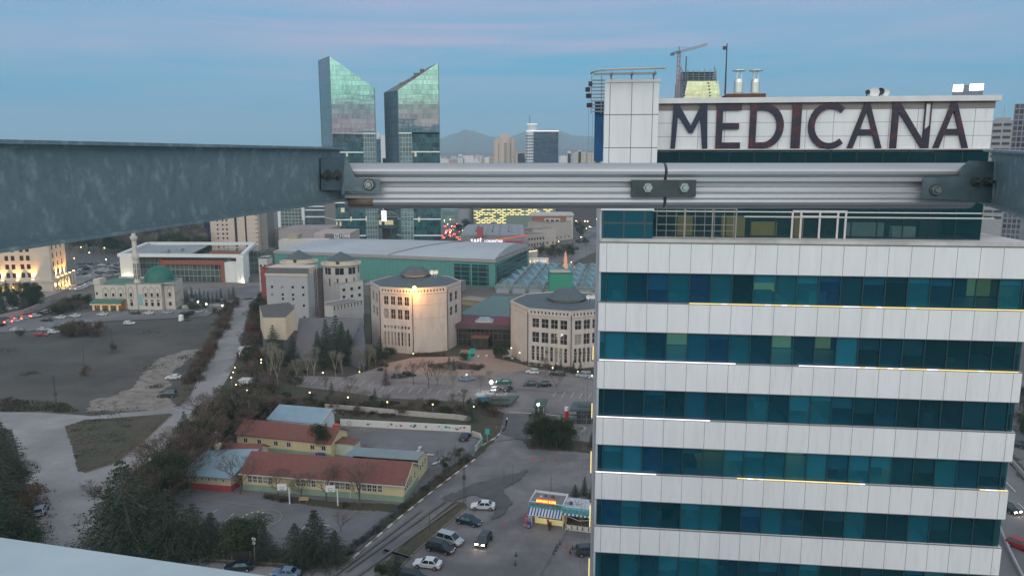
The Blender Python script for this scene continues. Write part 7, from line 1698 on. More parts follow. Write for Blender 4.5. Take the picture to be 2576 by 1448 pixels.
# hedge rows between school and car park
gH='shrubs and small trees between the school and the car park'
hr=random.Random(17)
for i in range(64):
    x=700+i*8.9+hr.uniform(-4,4); yb=1018+ (x-700)*.035+hr.uniform(-14,16); k=hr.choice(['bush','brownbush','brownbush','bush','bare','bare','ever'])
    hgt={'bush':1.8,'brownbush':2.2,'bare':4.2,'ever':2.8}[k]*hr.uniform(.7,1.3)
    tree(k,x,yb,h=hgt,w=1.2,label={'bush':'green shrub in the belt below the car park','brownbush':'brown shrub in the belt below the car park','bare':'small bare tree in the belt below the car park','ever':'small evergreen in the belt below the car park'}[k],group=gH)
for i in range(16):
    tree('brownbush',850+i*21+hr.uniform(-5,5),1062+(i*1.2)+hr.uniform(-6,3),h=1.,w=1.3,label='small shrub on the slope above the mural wall',group='shrubs on the slope above the mural wall')
for x,yb,yt,k,lb in ((944,1028,973,'bluespruce','pointed spruce in the shrub belt below the car park'),(971,968,920,'redconifer','small dark red conifer beside the parked dark pair'),(835,1005,958,'bluespruce','grey-green spruce at the lower left of the car park'),
   (1184,1060,996,'bluespruce','dark spruce left of the left gate roof'),(1130,930,893,'bluespruce','slim conifer on the planted island'),(1141,932,899,'bluespruce','second slim conifer on the planted island'),(1250,902,868,'ever','clipped dark bush beside the entrance canopy'),(1264,906,855,'ever','larger clipped bush right of the carpet'),
   (1410,932,905,'bluespruce','low fir before the right octagon, left one'),(1398,932,908,'spruce','small fir beside the left low fir of the octagon'),(1442,940,905,'spruce','low fir before the right octagon, right one'),(1460,942,905,'bluespruce','fir before the right octagon nearest the hospital'),(1352,928,912,'spruce','tiny fir at the foot of the right octagon'),
   (1362,1118,1052,'spruce','big cedar left of the pair before the gate house'),(1378,1125,1046,'spruce','dark conifer in the middle of the group before the gate house'),(1412,1122,1042,'spruce','big dark conifer right of the group before the gate house'),(1425,1128,1075,'cedar','low wide conifer right in the group before the gate house'),(1348,1122,1075,'cedar','low wide conifer left in the group before the gate house'),
   (1470,1245,1195,'spruce','pointed fir behind the kiosk'),(1447,1248,1215,'cedar','low fir behind the kiosk left of the pointed one'),(1492,1255,1210,'cedar','fir behind the kiosk next to the hospital'),(1487,1125,1085,'bluespruce','fir at the hospital edge above the kiosk'),
   (1000,1450,1392,'cedar','dark fir on the median strip at the bottom'),(962,1465,1410,'ever','evergreen on the median strip at the bottom edge')):
    tree(k,x,yb,yt,w=1.1,label=lb,group='single conifers round the forecourts')
for i,(x,yb) in enumerate(((1338,1118),(1352,1122),(1368,1125),(1385,1127),(1400,1126),(1418,1127),(1436,1124),(1392,1112),(1360,1108),(1428,1112))): tree('ever',x,yb,h=5.6+(i%3)*.9,w=.95,label='dense evergreen filling the clump before the gate house',group='evergreens before the gate house')
# congress garden
for x,yb,yt,k,lb in ((690,908,815,'spruce','pointed spruce in front of the cream wedge block'),(712,912,858,'spruce','small spruce right of the pointed one before the wedge'),(737,910,842,'spruce','narrow spruce right below the wedge block'),(822,905,800,'spruce','tall dark spruce in front of the lattice pylon'),(848,908,790,'spruce','tallest spruce of the garden clump'),
   (862,905,805,'spruce','dark spruce right in the garden clump'),(878,900,825,'spruce','spruce at the right of the garden clump'),(905,893,825,'spruce','spruce left of the left octagon'),(957,902,845,'spruce','spruce at the foot of the left octagon'),(972,898,866,'bluespruce','low fir at the foot of the left octagon'),(800,905,830,'spruce','slim spruce left of the tall clump'),(840,915,840,'cedar','broad dark conifer at the bottom of the clump'),(866,915,838,'cedar','broad dark conifer right at the bottom of the clump'),(985,902,870,'ever','dark shrub tree right of the octagon corner'),(1170,905,880,'bush','dark bush left of the entrance canopy')):
    tree(k,x,yb,yt,w=1.35,label=lb,group='conifers in the congress garden')
for i,(x,yb,yt) in enumerate(((682,968,858),(700,975,872),(775,950,880),(790,950,870),(845,948,878),(862,945,885),(905,935,868),(928,930,860),(915,938,880),(945,925,872),(748,955,900),(1000,968,912),(1078,975,900),(1100,972,915),(1040,968,905),(1124,990,915),(1142,1008,930),(670,990,920),(640,980,905),(820,985,940),(880,992,935),(1188,950,930),(1210,985,940),(1230,962,930),(605,975,905))):
    tree('poplar' if i<12 or i in(15,16) else 'bare',x,yb,yt,w=.9,label='pale leafless tree with upswept branches in the congress garden',group='bare poplars of the congress garden')
for i,(x,y) in enumerate(((1095,928),(1104,926),(1112,928),(1118,925),(1190,926),(1198,929),(1205,927),(1212,925),(1160,928),(1085,924))): tree('rusty' if i%2 else 'brownbush',x,y,h=1.7,w=1.2,label='reddish shrub on the planted island of the car park',group='shrubs on the planted island')
for i in range(12): tree('brownbush',1325+i*14.5,918+i*2.,h=1.6,w=1.3,label='dark shrub along the foot of the right octagon',group='shrubs by the right octagon')
for i in range(9): tree('brownbush',1042+i*9,896-(i%2),h=1.5,w=1.2,label='twiggy shrub along the foot of the left octagon',group='shrubs by the left octagon')
tree('bare',1372,950,895,label='bare tree before the blank side of the right octagon',w=.8); tree('bare',1400,985,925,label='leafless young tree on the car park near the hospital',w=.8)
hr=random.Random(23)
for i in range(30):
    x=650+hr.uniform(0,330); yb=915+hr.uniform(0,28)-(x-650)*.03
    tree(hr.choice(['bush','brownbush','bush']),x,yb,h=hr.uniform(1.,2.4),w=1.4,label='shrub on the ground of the congress garden',group='shrubs of the congress garden')
for i in range(44):
    x=560+hr.uniform(0,175); yb=930+hr.uniform(0,125); 
    if yb<1000 and x<600: x+=25
    tree(hr.choice(['bush','brownbush','bush','bare','brown','ever']),x+ (yb<975)*12,yb,h=hr.uniform(1.5,5.),w=1.2,label='undergrowth tree between the pale road and the congress garden',group='undergrowth by the white huts')
# rusty belt beside the pale road
for i in range(52):
    t=i/51; x=528+t*82; yb=965-t*200; sd=hr.uniform(-1,1)
    tree(hr.choice(['brownbush','bare','brown','rusty']) ,x-18+sd*13*(1-t*.5)-22*(1-t),yb+hr.uniform(-8,8),h=hr.uniform(2.,4.2),w=1.25,label='brown shrub on the verge left of the pale road',group='brown shrubs left of the pale road')
for i in range(40):
    t=i/39; x=640-t*5+hr.uniform(-6,24)-t*12; yb=775+t*150
    tree(hr.choice(['rusty','rusty','brown','brownbush','ever']),x,yb,h=hr.uniform(3,6.5),w=1.1,label='rust coloured tree right of the pale road',group='russet trees right of the pale road')
# waste ground and mosque side
for x,y,h,k,lb in ((282,888,4.,'brownbush','brown bush on the waste ground behind the tall pole'),(216,945,3.5,'brownbush','dark bush in the middle of the waste ground'),(50,846,3.2,'bush','pale green bush by the cars at the left')): tree(k,x,y,h=h,w=.9,label=lb)
for i in range(16): tree('brownbush',168+i*5.5+hr.uniform(-3,3),845+hr.uniform(-14,4),h=hr.uniform(3,5.5),w=1.1,label='tangled brown bush on the waste ground before the mosque',group='brown thicket before the mosque')
for i in range(14): tree(hr.choice(['bush','ever','bare']),135+i*7,792-i*1.0+hr.uniform(-16,2),h=hr.uniform(3,6.5),w=1.1,label='dark tree left of the mosque',group='trees left of the mosque')
for i in range(26): tree(hr.choice(['cedar','ever','spruce']),hr.uniform(-8,104),hr.uniform(748,790),h=hr.uniform(6,11),w=.9,label='dark conifer below the lit stone building',group='dark trees below the lit building')
for i in range(13): tree(hr.choice(['spruce','bluespruce']),462+i*10.5,752+hr.uniform(-3,14),h=hr.uniform(4.5,7.5),w=1.,label='small conifer on the square right of the mosque',group='conifers right of the mosque')
for i in range(24): tree(hr.choice(['brownbush','bare','bush']),458+hr.uniform(0,120),762+hr.uniform(0,40),h=hr.uniform(1.5,3.6),w=1.2,label='brown shrub on the ground right of the mosque',group='shrubs right of the mosque')
for i in range(15): tree(hr.choice(['ever','bush','cedar']),645+hr.uniform(0,28),745+hr.uniform(0,110),h=hr.uniform(4,8),w=1.,label='dark tree left of the grey tiled tower',group='trees left of the grey tiled tower')
# far right trees
for i in range(14): tree(hr.choice(['ever','bare','bush']),1340+hr.uniform(0,110),648-hr.uniform(0,22),h=hr.uniform(5,9),w=1.2,label='dark tree along the lane behind the hall',group='trees along the lane')
for i in range(16): tree(hr.choice(['ever','bare']),1445+hr.uniform(0,32),556+hr.uniform(0,70),h=hr.uniform(5,9),w=1.2,label='dark tree beside the distant avenue',group='trees along the distant avenue')
for i in range(8): tree('ever',1150+hr.uniform(0,30),592-hr.uniform(0,20),h=hr.uniform(7,10),w=1.,label='dark tree beside the road by the right tower',group='trees by the right tower')
for i in range(10): tree('ever',1360+hr.uniform(-90,20),556+hr.uniform(0,6),h=hr.uniform(6,9),w=1.2,label='dark tree in front of the glowing bricks',group='trees before the glowing bricks')
for i in range(14): tree(hr.choice(['ever','bare','brown']),2548+hr.uniform(0,75),1015+hr.uniform(0,110),h=hr.uniform(4,8),w=1.1,label='dark tree at the right edge beyond the hospital',group='trees at the right edge')
# far woods as countable rows
wr=random.Random(61)
for i in range(150):
    x=wr.uniform(172,525); yb=wr.uniform(600,656); 
    if yb>640 and 180<x<310: yb-=14
    X,Y=G(x,yb)
    tree(wr.choice(['bare','ever','poplar','brown','ever','bare']),x,yb,h=wr.uniform(12,18),w=.95,label='tree of the dark wood behind the mosque and the white office',group='trees of the dark wood')
for i in range(26):
    t=i/25; tree(hr.choice(['brownbush','bush','brownbush','bare']),876+t*305+hr.uniform(-3,3),1394-t*244+hr.uniform(-5,3),h=hr.uniform(.8,2.),w=1.2,label='low shrub between the school fence and the kerb',group='shrubs along the school fence')
# ================================================================== KIOSK
A_=G(1333,1312); B_=G(1500,1334); r=thing('kiosk','small lit kiosk with turquoise fascia, blue striped awning and a glowing red and yellow sign','kiosk',(A_[0],A_[1],0),ldir(A_,B_)); L=dist(A_,B_); w1=L*.50; D=4.6; hk=3.0
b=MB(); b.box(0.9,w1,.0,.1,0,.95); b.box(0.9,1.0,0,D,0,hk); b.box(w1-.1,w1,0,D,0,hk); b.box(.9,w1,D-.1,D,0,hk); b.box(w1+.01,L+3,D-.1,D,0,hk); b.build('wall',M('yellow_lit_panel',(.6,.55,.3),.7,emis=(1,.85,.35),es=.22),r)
b=MB(); b.box(1.0,w1-.1,.9,1.0,.9,hk-.1,0)
rg=random.Random(6)
for k in range(4):
    for j in range(int((w1-1.4)/.35)): b.box(1.1+j*.35,1.1+j*.35+.27,.72,.88,1.05+k*.42,1.05+k*.42+rg.uniform(.18,.34),rg.choice([1,2,3,1,0]))
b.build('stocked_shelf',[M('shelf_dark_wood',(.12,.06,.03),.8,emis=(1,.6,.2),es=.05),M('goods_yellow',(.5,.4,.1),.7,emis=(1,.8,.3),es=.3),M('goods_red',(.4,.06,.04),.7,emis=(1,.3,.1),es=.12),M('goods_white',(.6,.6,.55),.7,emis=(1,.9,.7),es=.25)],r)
b=MB(); b.box(-.1,w1,-.5,.05,hk,hk+1.0,0); b.box(w1+.05,L+3.,-.9,-.1,hk-.1,hk+.65,0); b.build('fascia',[M('turquoise_fascia',(.06,.27,.30),.6,var=.25,scale=2.5,var2=((.20,.42,.42),3.,.5,.6))],r)
b=MB(); n=22
for k in range(n): x=.0+k*w1/n; b.q([(x,-1.9,hk-.75),(x+w1/n,-1.9,hk-.75),(x+w1/n,-.5,hk),(x,-.5,hk)],k%2)
for k in range(26): x=w1+.1+k*(L-w1+3)/26; b.q([(x,-1.1,hk-.35),(x+(L-w1+3)/26,-1.1,hk-.35),(x+(L-w1+3)/26,-.9,hk-.1),(x,-.9,hk-.1)],k%2)
b.box(0,w1,-1.94,-1.9,hk-.82,hk-.72,1)
b.build('awning',[M('awning_blue',(.03,.10,.25),.8),M('awning_white',(.5,.55,.6),.8)],r)
b=MB(); b.q([(-.05,-.45,hk+.98),(w1,-.45,hk+.98),(w1-.1,D,hk+.35),(-.05,D,hk+.35)],0)
for k in range(4): b.box([-.1,-.1,w1-.1,-.1][k],[w1,0,w1,w1][k],[D,-.5,-.5,-.5][k],[D+.1,D,D,-.4][k],hk+.3,hk+[.75,.95,.9,1.05][k],1)
b.q([(w1,-.4,hk+.5),(L+3,-.4,hk+.5),(L+3,D,hk+.2),(w1,D,hk+.2)],2); b.box(w1+4,L+3,D-1.2,D,hk+.2,hk+.5,3)
b.build('roof',[M('roof_greybrown',(.2,.19,.19),.8,var=.2,scale=1),whitepaint,M('white_tarpaulin',(.48,.5,.52),.6,var=.15,scale=1),tile],r)
b=MB(); b.box(1.3,4.6,-.56,-.46,hk+1.02,hk+1.72); sb=b.build('sign_board',M('red_backlit_sign',(.5,.03,.03),.6,emis=(1,.07,.08),es=.9),r)
text('GONDE BÜFE',.56,sb,(2.95,-.6,hk+1.36),(R(90),0,0),EM('sign_yellow_lit',(1,.72,.05),2.6),'sign_lettering',.02)
b=MB(); 
for k,(x,y,s_) in enumerate(((1.2,2.2,.4),(2.,2.8,.3),(3.4,2.6,.5),(w1+.6,1.5,.45),(w1+1.4,1.2,.5))): b.box(x,x+s_,y,y+s_,hk+.5,hk+.9,k%3,rot=.4*k,piv=(x,y))
for k,a in enumerate((.4,1.2,2.2)): b.tube((w1+2.2,1.6,hk+.4),(w1+2.2+math.cos(a),1.6,hk+.4+math.sin(a)*1.2),.07,n=5,m=3); b.cyl(w1+2.2+math.cos(a),1.6,hk+.4+math.sin(a)*1.2,hk+.5+math.sin(a)*1.2,.2,n=8,m=0)
b.build('roof_clutter',[M('clutter_white',(.5,.5,.52),.7),M('clutter_blue',(.05,.06,.2),.7),M('clutter_brown',(.15,.08,.06),.7),greym],r)
b=MB(); 
for x in (w1+.15,w1+.7,L+2.4): b.box(x,x+.08,-.95,-.87,0,hk)
b.box(w1+.6,L+3,-1.0,-.95,.0,.15); b.box(w1+.6,L+3,-1.0,-.96,.85,.95)
for k in range(5): b.box(w1+.9+k*.95,w1+1.65+k*.95,-1.02,-.97,.2,.82)
b.bar((w1+.9,-1.,hk-.5),(w1+3,-1.,hk-1.1),.05,.08); b.bar((w1+3,-1.,hk-1.1),(L,-1.,hk-.6),.05,.08)
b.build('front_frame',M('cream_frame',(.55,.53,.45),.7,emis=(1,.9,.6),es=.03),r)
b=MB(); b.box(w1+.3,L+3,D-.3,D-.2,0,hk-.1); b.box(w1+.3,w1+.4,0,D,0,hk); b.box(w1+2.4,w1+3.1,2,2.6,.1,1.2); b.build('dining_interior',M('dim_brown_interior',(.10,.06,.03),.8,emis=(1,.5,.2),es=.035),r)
lk=bpy.data.lights.new('kiosk_lamp','POINT'); lk.energy=35; lk.color=(1,.85,.5); lk.shadow_soft_size=.2; o=bpy.data.objects.new('kiosk_lamp',lk); COL.objects.link(o); o.parent=r; o.location=(w1*.5,-.6,hk-.9)
lk=bpy.data.lights.new('sign_glow','POINT'); lk.energy=14; lk.color=(1,.15,.1); lk.shadow_soft_size=.4; o=bpy.data.objects.new('sign_glow',lk); COL.objects.link(o); o.parent=r; o.location=(2.9,-1.2,hk+1.4)
for (dx,dy,col,lb,nm) in ((.35,-1.2,(.5,.5,.52),'white ice cream freezer at the left end of the kiosk','freezer'),(-.35,-1.,(.45,.03,.05),'red vending box left of the white freezer','vending_box'),(-.3,-1.9,(.4,.03,.06),'red low box before the kiosk','vending_box'),(.35,-2.1,(.03,.04,.3),'blue low box before the kiosk','vending_box')):
    X=A_[0]+dx*math.cos(r.rotation_euler.z)-dy*math.sin(r.rotation_euler.z); Y=A_[1]+dx*math.sin(r.rotation_euler.z)+dy*math.cos(r.rotation_euler.z)
    q=thing(nm,lb,'cabinet',(X,Y,0.02),r.rotation_euler.z); hb_=1.7 if dy>-1.5 else .9; b=MB(); b.box(-.3,.3,-.3,.3,.05,hb_); b.box(-.32,.32,-.32,.32,hb_,hb_+.06); b.box(-.25,.25,-.305,-.3,.2,hb_-.15,1); b.build('cabinet_body',[M('cab_%s'%nm+str(dx),col,.5),greym],q)
b=thing('side_awning','green canvas side awning at the left of the kiosk','awning',(A_[0],A_[1],0),r.rotation_euler.z); k=MB(); k.q([(-.3,-.7,1.6),(.9,-.9,2.),(.9,1.5,2.4),(-.3,1.5,1.9)]); 
for x,y in ((-.3,-.7),(-.3,1.5)): k.tube((x,y,0),(x,y,1.7),.03)
k.build('canvas',M('green_canvas',(.07,.13,.09),.8),b)
# cones / bollards
def cone(x,y,col,lb,nm,group):
    X,Y=G(x,y); r=thing('traffic_cone',lb,'cone',(X,Y,.02),0,group); b=MB(); b.box(-.2,.2,-.2,.2,0,.05); b.cyl(0,0,.05,.75,.13,.03,n=10); b.build('cone_body',M('cone_'+nm,col,.6,var=0),r)
for x,y in ((1401,1376),(1397,1385),(1392,1393),(1440,1380),(1434,1390),(1298,1397),(1296,1420),(1408,1368)): cone(x,y,(.03,.03,.035),'small black marker post on the asphalt right of the driving car','black','black marker posts')
for x,y in ((1424,1376),(1431,1395),(1266,1322),(1340,1156),(1366,1157),(1408,1157),(1248,1077)): cone(x,y,(.5,.1,.06),'small red cone on the asphalt','red','red cones')
# utility poles
poleg='poles of the streets'
def upole(x,yb,yt,lb,r0=.16,mat=None,cross=0,nm='utility_pole'):
    X,Y=G(x,yb); h=zat(yt,Y); r=thing(nm,lb,'pole',(X,Y,0)); b=MB()
    if r0>.12:
        for sx in (-.2,.2): b.bar((sx,0,0),(sx*.4,0,h),.09,.09)
        for k in range(int(h/.6)): z=k*.6; f=.2-.12*z/h; b.bar((-f,0,z),(f,0,z+.5),.05,.05)
    else: b.tube((0,0,0),(0,0,h),r0,r0*.7,n=6)
    if cross: b.bar((-cross,0,h-.3),(cross,0,h-.3),.12,.12)
    if cross>.5: b.bar((-cross*.8,0,h-1.1),(cross*.8,0,h-1.1),.1,.1)
    if r0>.12: b.box(-.3,.3,-.2,.2,h*.42,h*.42+.7)
    b.build('pole',mat or M('dark_pole_steel',(.06,.065,.065),.7,.2,var=.2),r); return r
upole(1168,1260,1128,'dark lattice pole at the top corner of the median strip',cross=.4)
upole(1386,1238,1190,'thin dark lamp pole behind the kiosk',.06)
upole(143,1032,944,'dark lattice pole at the near edge of the waste ground',cross=.5)
upole(284,880,826,'thin leaning pole in the middle of the waste ground',.1); upole(213,930,878,'thin pole by the dark bush of the waste ground',.1)
upole(1081,1365-30,1290,'thin pole on the median strip beside the road',.06); upole(95,1372,1240,'thin kerb pole by the left bank',.05)
upole(1290,1222,1165,'bare thin post on the asphalt above the tarmac patch',.03); upole(1268,1215,1170,'second bare thin post on the asphalt',.03)
for x,yb,yt in ((642,1418,1350),(325,1390,1350)):
    X,Y=G(x,yb); h=zat(yt,Y); r=thing('traffic_sign','small round sign on a grey post at the kerb of the bottom street' if x>500 else 'small sign on a post at the corner of the pale road','sign',(X,Y,0)); b=MB(); b.tube((0,0,0),(0,0,h),.05,n=6); b.build('post',greym,r)
    b=MB(); b.tube((0,-.05,h-.3),(0,-.08,h-.3),.32,n=16); b.tube((0,-.05,h-.95),(0,-.08,h-.95),.26,n=16); b.build('sign_plate',whitepaint,r)
X,Y=G(358,1320); pole('street_lamp','orange glowing lamp hidden in the dark cedars at the lower left',358,1345,zat(1299,G(358,1345)[1]),.05,greym,glow=EM('lamp_deep_orange',(1,.22,.05),5.),headr=.2)
# streets lamps left + curved masts
for i,(x,yb,yt) in enumerate(((240,712,668),(262,700,655),(308,705,660),(95,735,690),(2478,1150,1070))):
    X,Y=G(x,yb); h=zat(yt,Y) if x<1000 else 10; r=thing('street_lamp',('curved grey street lamp beside the road behind the mosque','slim curved street lamp over the avenue at the right edge')[x>1000],'street lamp',(X,Y,0),0,'curved street lamps'); b=MB(); p=Vector((0,0,0))
    for k in range(8):
        a=k/7; q=Vector((-2.6*a**2.5,0,h*math.sin(a*PI/2*1.0))); b.tube(p,q,.1,.08,n=6); p=q
    b.build('mast',M('lamp_grey',(.35,.36,.38),.5,.3),r); l_=MB(); l_.box(p.x-.6,p.x,-.12,.12,p.z-.1,p.z+.03); l_.build('lamp_head',greym,r)
for i,(x,y,m) in enumerate(((268,653,0),(264,624,0),(292,617,0),(316,630,1),(226,636,0),(188,752,0),(384,760,0),(345,762,1),(499,760,2),(1405,608,0),(1475,575,0),(1452,560,2),(1490,545,2),(1462,548,0),(188,650,1),(205,622,0),(300,600,0),(622,670,1),(1437,660,1),(672,596,0),(560,770,2),(520,766,2))):
    pole('street_lamp','small glowing street lamp far off in the dusk',x,y+14,max(2.5,zat(y,G(x,y+14)[1])),.07,greym,glow=(warm,EM('lamp_orange2',(1,.45,.15),8.),EM('lamp_white3',(1,.9,.7),9.))[m],headr=.30,group='far street lamps')
# distant twinkling avenue lamps
ar=random.Random(31)
for i in range(26):
    y=ar.uniform(528,566); x=1448+(566-y)*.75+ar.uniform(-22,30)
    if x>1508: x=1508-ar.random()*10
    pole('street_lamp','tiny warm light along the distant avenue',x,y+8,6,.06,greym,glow=warm,headr=.42,group='lights of the distant avenue')
for i in range(14):
    pole('street_lamp','tiny coloured traffic light beside the right tower',1112+ar.uniform(0,52),560+ar.uniform(0,40),4,.06,greym,glow=ar.choice([EM('lamp_red_sig',(1,.08,.05),8.),EM('lamp_green_sig',(.3,1,.3),4.),warm]),headr=.35,group='signals beside the right tower')
# basketball hoops, bench, flags, bins
for x,yb,yt,lb in ((729,1268,1228,'left basketball hoop before the long school block'),(850,1272,1238,'right basketball hoop before the long school block')):
    X,Y=G(x,yb); h=3.9; r=thing('basketball_hoop',lb,'basketball hoop',(X,Y,0),R(3)); b=MB(); b.box(-.1,.1,-.1,.1,0,h-.6); b.bar((0,0,h-.7),(-1.1,-.2,h-.5),.1,.14); b.build('post',whitepaint,r)
    b=MB(); b.box(-2.,-.3,-.35,-.3,h-1.,h+.25); bb=b.build('backboard',whitepaint,r); b=MB(); 
    for k in range(10): a0,a1=2*PI*k/10,2*PI*(k+1)/10; b.tube((-1.15+.25*math.cos(a0),-.6+.25*math.sin(a0),h-.75),(-1.15+.25*math.cos(a1),-.6+.25*math.sin(a1),h-.75),.02,n=4)
    b.build('ring',M('ring_red',(.4,.06,.03)),bb); b=MB(); b.box(-1.5,-.8,-.36,-.352,h-.75,h-.3); b.box(-1.45,-.85,-.365,-.361,h-.7,h-.35,1); b.build('target_square',[blackm,whitepaint],bb)
X,Y=G(764,1262); r=thing('bench','tan bench by the planting bed of the school','bench',(X,Y,0),R(-3)); b=MB(); b.box(-.9,.9,-.25,.25,.42,.48); b.build('seat',M('bench_tan',(.42,.3,.15),.7),r); b=MB(); b.box(-.9,.9,.22,.28,.5,.9); b.build('backrest',MT['bench_tan'],r)
for s_ in (-.7,.7): b=MB(); b.box(s_-.05,s_+.05,-.2,.22,0,.42); b.build('leg',greym,r)
for x,yb,yt,col,lb in ((912,1165,1118,(.5,.01,.02),'red flag on a pole in the school back yard'),(955,1162,1128,(.6,.6,.62),'white flag on a pole in the school back yard')):
    X,Y=G(x,yb); h=zat(yt,Y); r=thing('flagpole',lb,'flag',(X,Y,0)); b=MB(); b.tube((0,0,0),(0,0,h),.05,.03); b.build('pole',greym,r); b=MB()
    for k in range(5): x0,x1=k*.14,(k+1)*.14; f=lambda q:.12*math.sin(q*9); b.q([(x0,f(x0),h-1.5+.3*0-x0*.9),(x1,f(x1),h-1.5-x1*.9),(x1,f(x1),h-.1-x1*1.1),(x0,f(x0),h-.1-x0*1.1)])
    b.build('flag_cloth',M('flag_'+str(col[0]),col,.8,var=.1),r)
X,Y=G(846,1092); r=thing('water_tank','orange-red tank by the corner of the prefab classroom','tank',(X,Y,0)); b=MB(); b.cyl(0,0,0,2.4,.7,n=16); b.cyl(0,0,2.4,2.6,.7,.3,n=16); b.build('tank_body',M('orange_red_plastic',(.5,.07,.03),.5),r)
X,Y=G(806,1153); r=thing('skip','blue bin at the end of the middle school block','bin',(X,Y,0)); b=MB(); b.box(-.9,.9,-.5,.5,.1,1.1); b.box(-.95,.95,-.55,.55,1.1,1.2); b.build('bin_body',M('blue_plastic',(.02,.06,.25),.5),r)
X,Y=G(506,1400); r=thing('concrete_steps','pale concrete steps between the cedars down to the bottom street','steps',(X,Y,0),R(-38)); b=MB()
for k in range(7): b.box(-1.4,1.4,k*.95-1,k*.95-.05,0,.12+k*.06)
b.build('stair_flight',M('pale_concrete',(.38,.37,.35),.9,var=.2,scale=1.5),r)
# concrete garden wall (white strip behind hedge)
def lowwall(name,label,pts,h,w,mat,cat='wall'):
    P=[Vector((*G(x,y),0)) for x,y in pts]; o=P[0].copy(); r=thing(name,label,cat,o); b=MB()
    for a,c_ in zip(P,P[1:]): a=a-o; c_=c_-o; b.bar((a.x,a.y,h/2),(c_.x,c_.y,h/2),w,h)
    b.build('wall_body',mat,r); return r
lowwall('garden_wall','long pale low wall behind the shrubs above the school',[(818,1028),(900,1034),(1000,1043),(1080,1050),(1140,1054),(1185,1060)],1.3,.35,M('pale_beige_wall',(.40,.37,.34),.9,var=.15,scale=1))
lowwall('garden_wall','curved cream wall end beside the school gate',[(1188,1096),(1207,1102),(1212,1115),(1196,1135)],1.2,.4,M('pale_beige_wall',(.5,.44,.38)))
lowwall('retaining_wall','long pale retaining wall beside the traffic queue at the left',[(-40,818),(60,795),(100,778),(128,765)],2.6,.5,M('grey_stone_wall',(.30,.29,.28),.9,var=.15))
lowwall('fence_wall','pale balustrade wall right of the mosque',[(458,776),(500,774),(555,771)],1.5,.3,M('pale_green_wall2',(.36,.40,.36),.9))
lowwall('retaining_wall','long grey wall at the foot of the white office',[(300,722),(480,726),(620,724)],2.4,.5,greyw)
lowwall('retaining_wall','long concrete wall along the lane behind the green hall',[(1395,632),(1450,612),(1500,592)],3.,.5,greyw)
# fences: green mesh fence at the street
def fence(label,pts,h,mat,pmat,step=2.2,cat='fence',name='mesh_fence',mesh=True):
    P=[Vector((*G(x,y),0)) for x,y in pts]; o=P[0].copy(); r=thing(name,label,cat,o); pb=MB(); b=MB()
    for a,c_ in zip(P,P[1:]):
        a=a-o; c_=c_-o; L=(c_-a).length; n=max(1,int(L/step))
        for i in range(n+1): q=a.lerp(c_,i/n); pb.box(q.x-.035,q.x+.035,q.y-.035,q.y+.035,0,h)
        for z in (.1,h*.5,h-.05): b.bar((a.x,a.y,z),(c_.x,c_.y,z),.03,.045)
        m=int(L/.22)
        for i in range(m): q=a.lerp(c_,i/m); b.bar((q.x,q.y,.1),(q.x,q.y,h-.05),.016,.016)
    b.build('rail_mesh',mat,r); pb.build('post',pmat,r); return r
fgm=M('green_fence_paint',(.02,.08,.06),.6); fbm=M('blue_fence_paint',(.015,.04,.13),.6)
fence('dark green fence along the school side of the street',[(1005,1290),(1080,1228),(1130,1188),(1175,1152)],1.6,fgm,fgm)
fence('blue and dark fence at the lower right of the school yard',[(885,1392),(940,1345),(1005,1290)],1.7,fbm,fbm)
fence('turquoise school gate at the end of the green fence',[(1180,1150),(1200,1132),(1225,1112)],2.2,M('teal_gate_paint',(.02,.2,.17),.5),M('teal_gate_paint',(.02,.2,.17)),step=1.6,name='school_gate',cat='gate')
X,Y=G(1226,1112); r=thing('gate_sign','small turquoise sign post at the top end of the school gate','sign',(X,Y,0)); b=MB(); b.box(-.08,.08,-.08,.08,0,2.4); b.build('post',greym,r); b=MB(); b.box(-.45,.45,-.12,-.08,1.9,3.2); b.build('sign_plate',M('teal_sign',(.05,.4,.35),.5),r)
# gate canopies
def canopy(label,x0,x1,yb,yt,D,sk,hut=True):
    A=G(x0,yb); B=G(x1,yb); r=thing('gate_canopy',label,'canopy',(A[0],A[1],0),ldir(A,B)); L=dist(A,B); h=zat(yt,A[1]); b=MB()
    b.q([(0,0,h),(L,0,h),(L+sk,D,h+.5),(sk,D,h+.5)]); b.q([(0,0,h-.45),(L,0,h-.45),(L,0,h),(0,0,h)]); b.q([(L,0,h-.45),(L+sk,D,h),(L+sk,D,h+.5),(L,0,h)]); b.q([(sk,D,h),(0,0,h-.45),(0,0,h),(sk,D,h+.5)])
    b.box(L*.2+sk*.4,L*.8+sk*.4,D*.3,D*.75,h+.2,h+.75)
    b.build('roof',M('dark_green_grey_roof',(.075,.11,.105),.6,.15,var=.1,grid=(.8,30,.05,(.06,.09,.085),0,'xy')),r)
    b=MB()
    for x in (.3,L-.4): b.box(x,x+.15,.3,.45,0,h-.4); b.box(x+sk*.8,x+sk*.8+.15,D-.5,D-.35,0,h-.05)
    b.build('column',greym,r)
    if hut: b=MB(); b.box(L*.2,L*.92,.8,D*.7,0,h-.5); b.build('booth',curtain('booth_glass',(.03,.035,.04),(.12,.13,.13),1.2,1.3,var=.5),r)
canopy('left green-grey canopy roof of the car park gate',1216,1284,1026,1014,5.,2.2)
canopy('small middle canopy over the gate hut with the bright lamp',1340,1370,1046,1020,4.,1.,True)
canopy('right canopy and dark gate house next to the hospital',1432,1530,1070,1030,4.5,1.2)
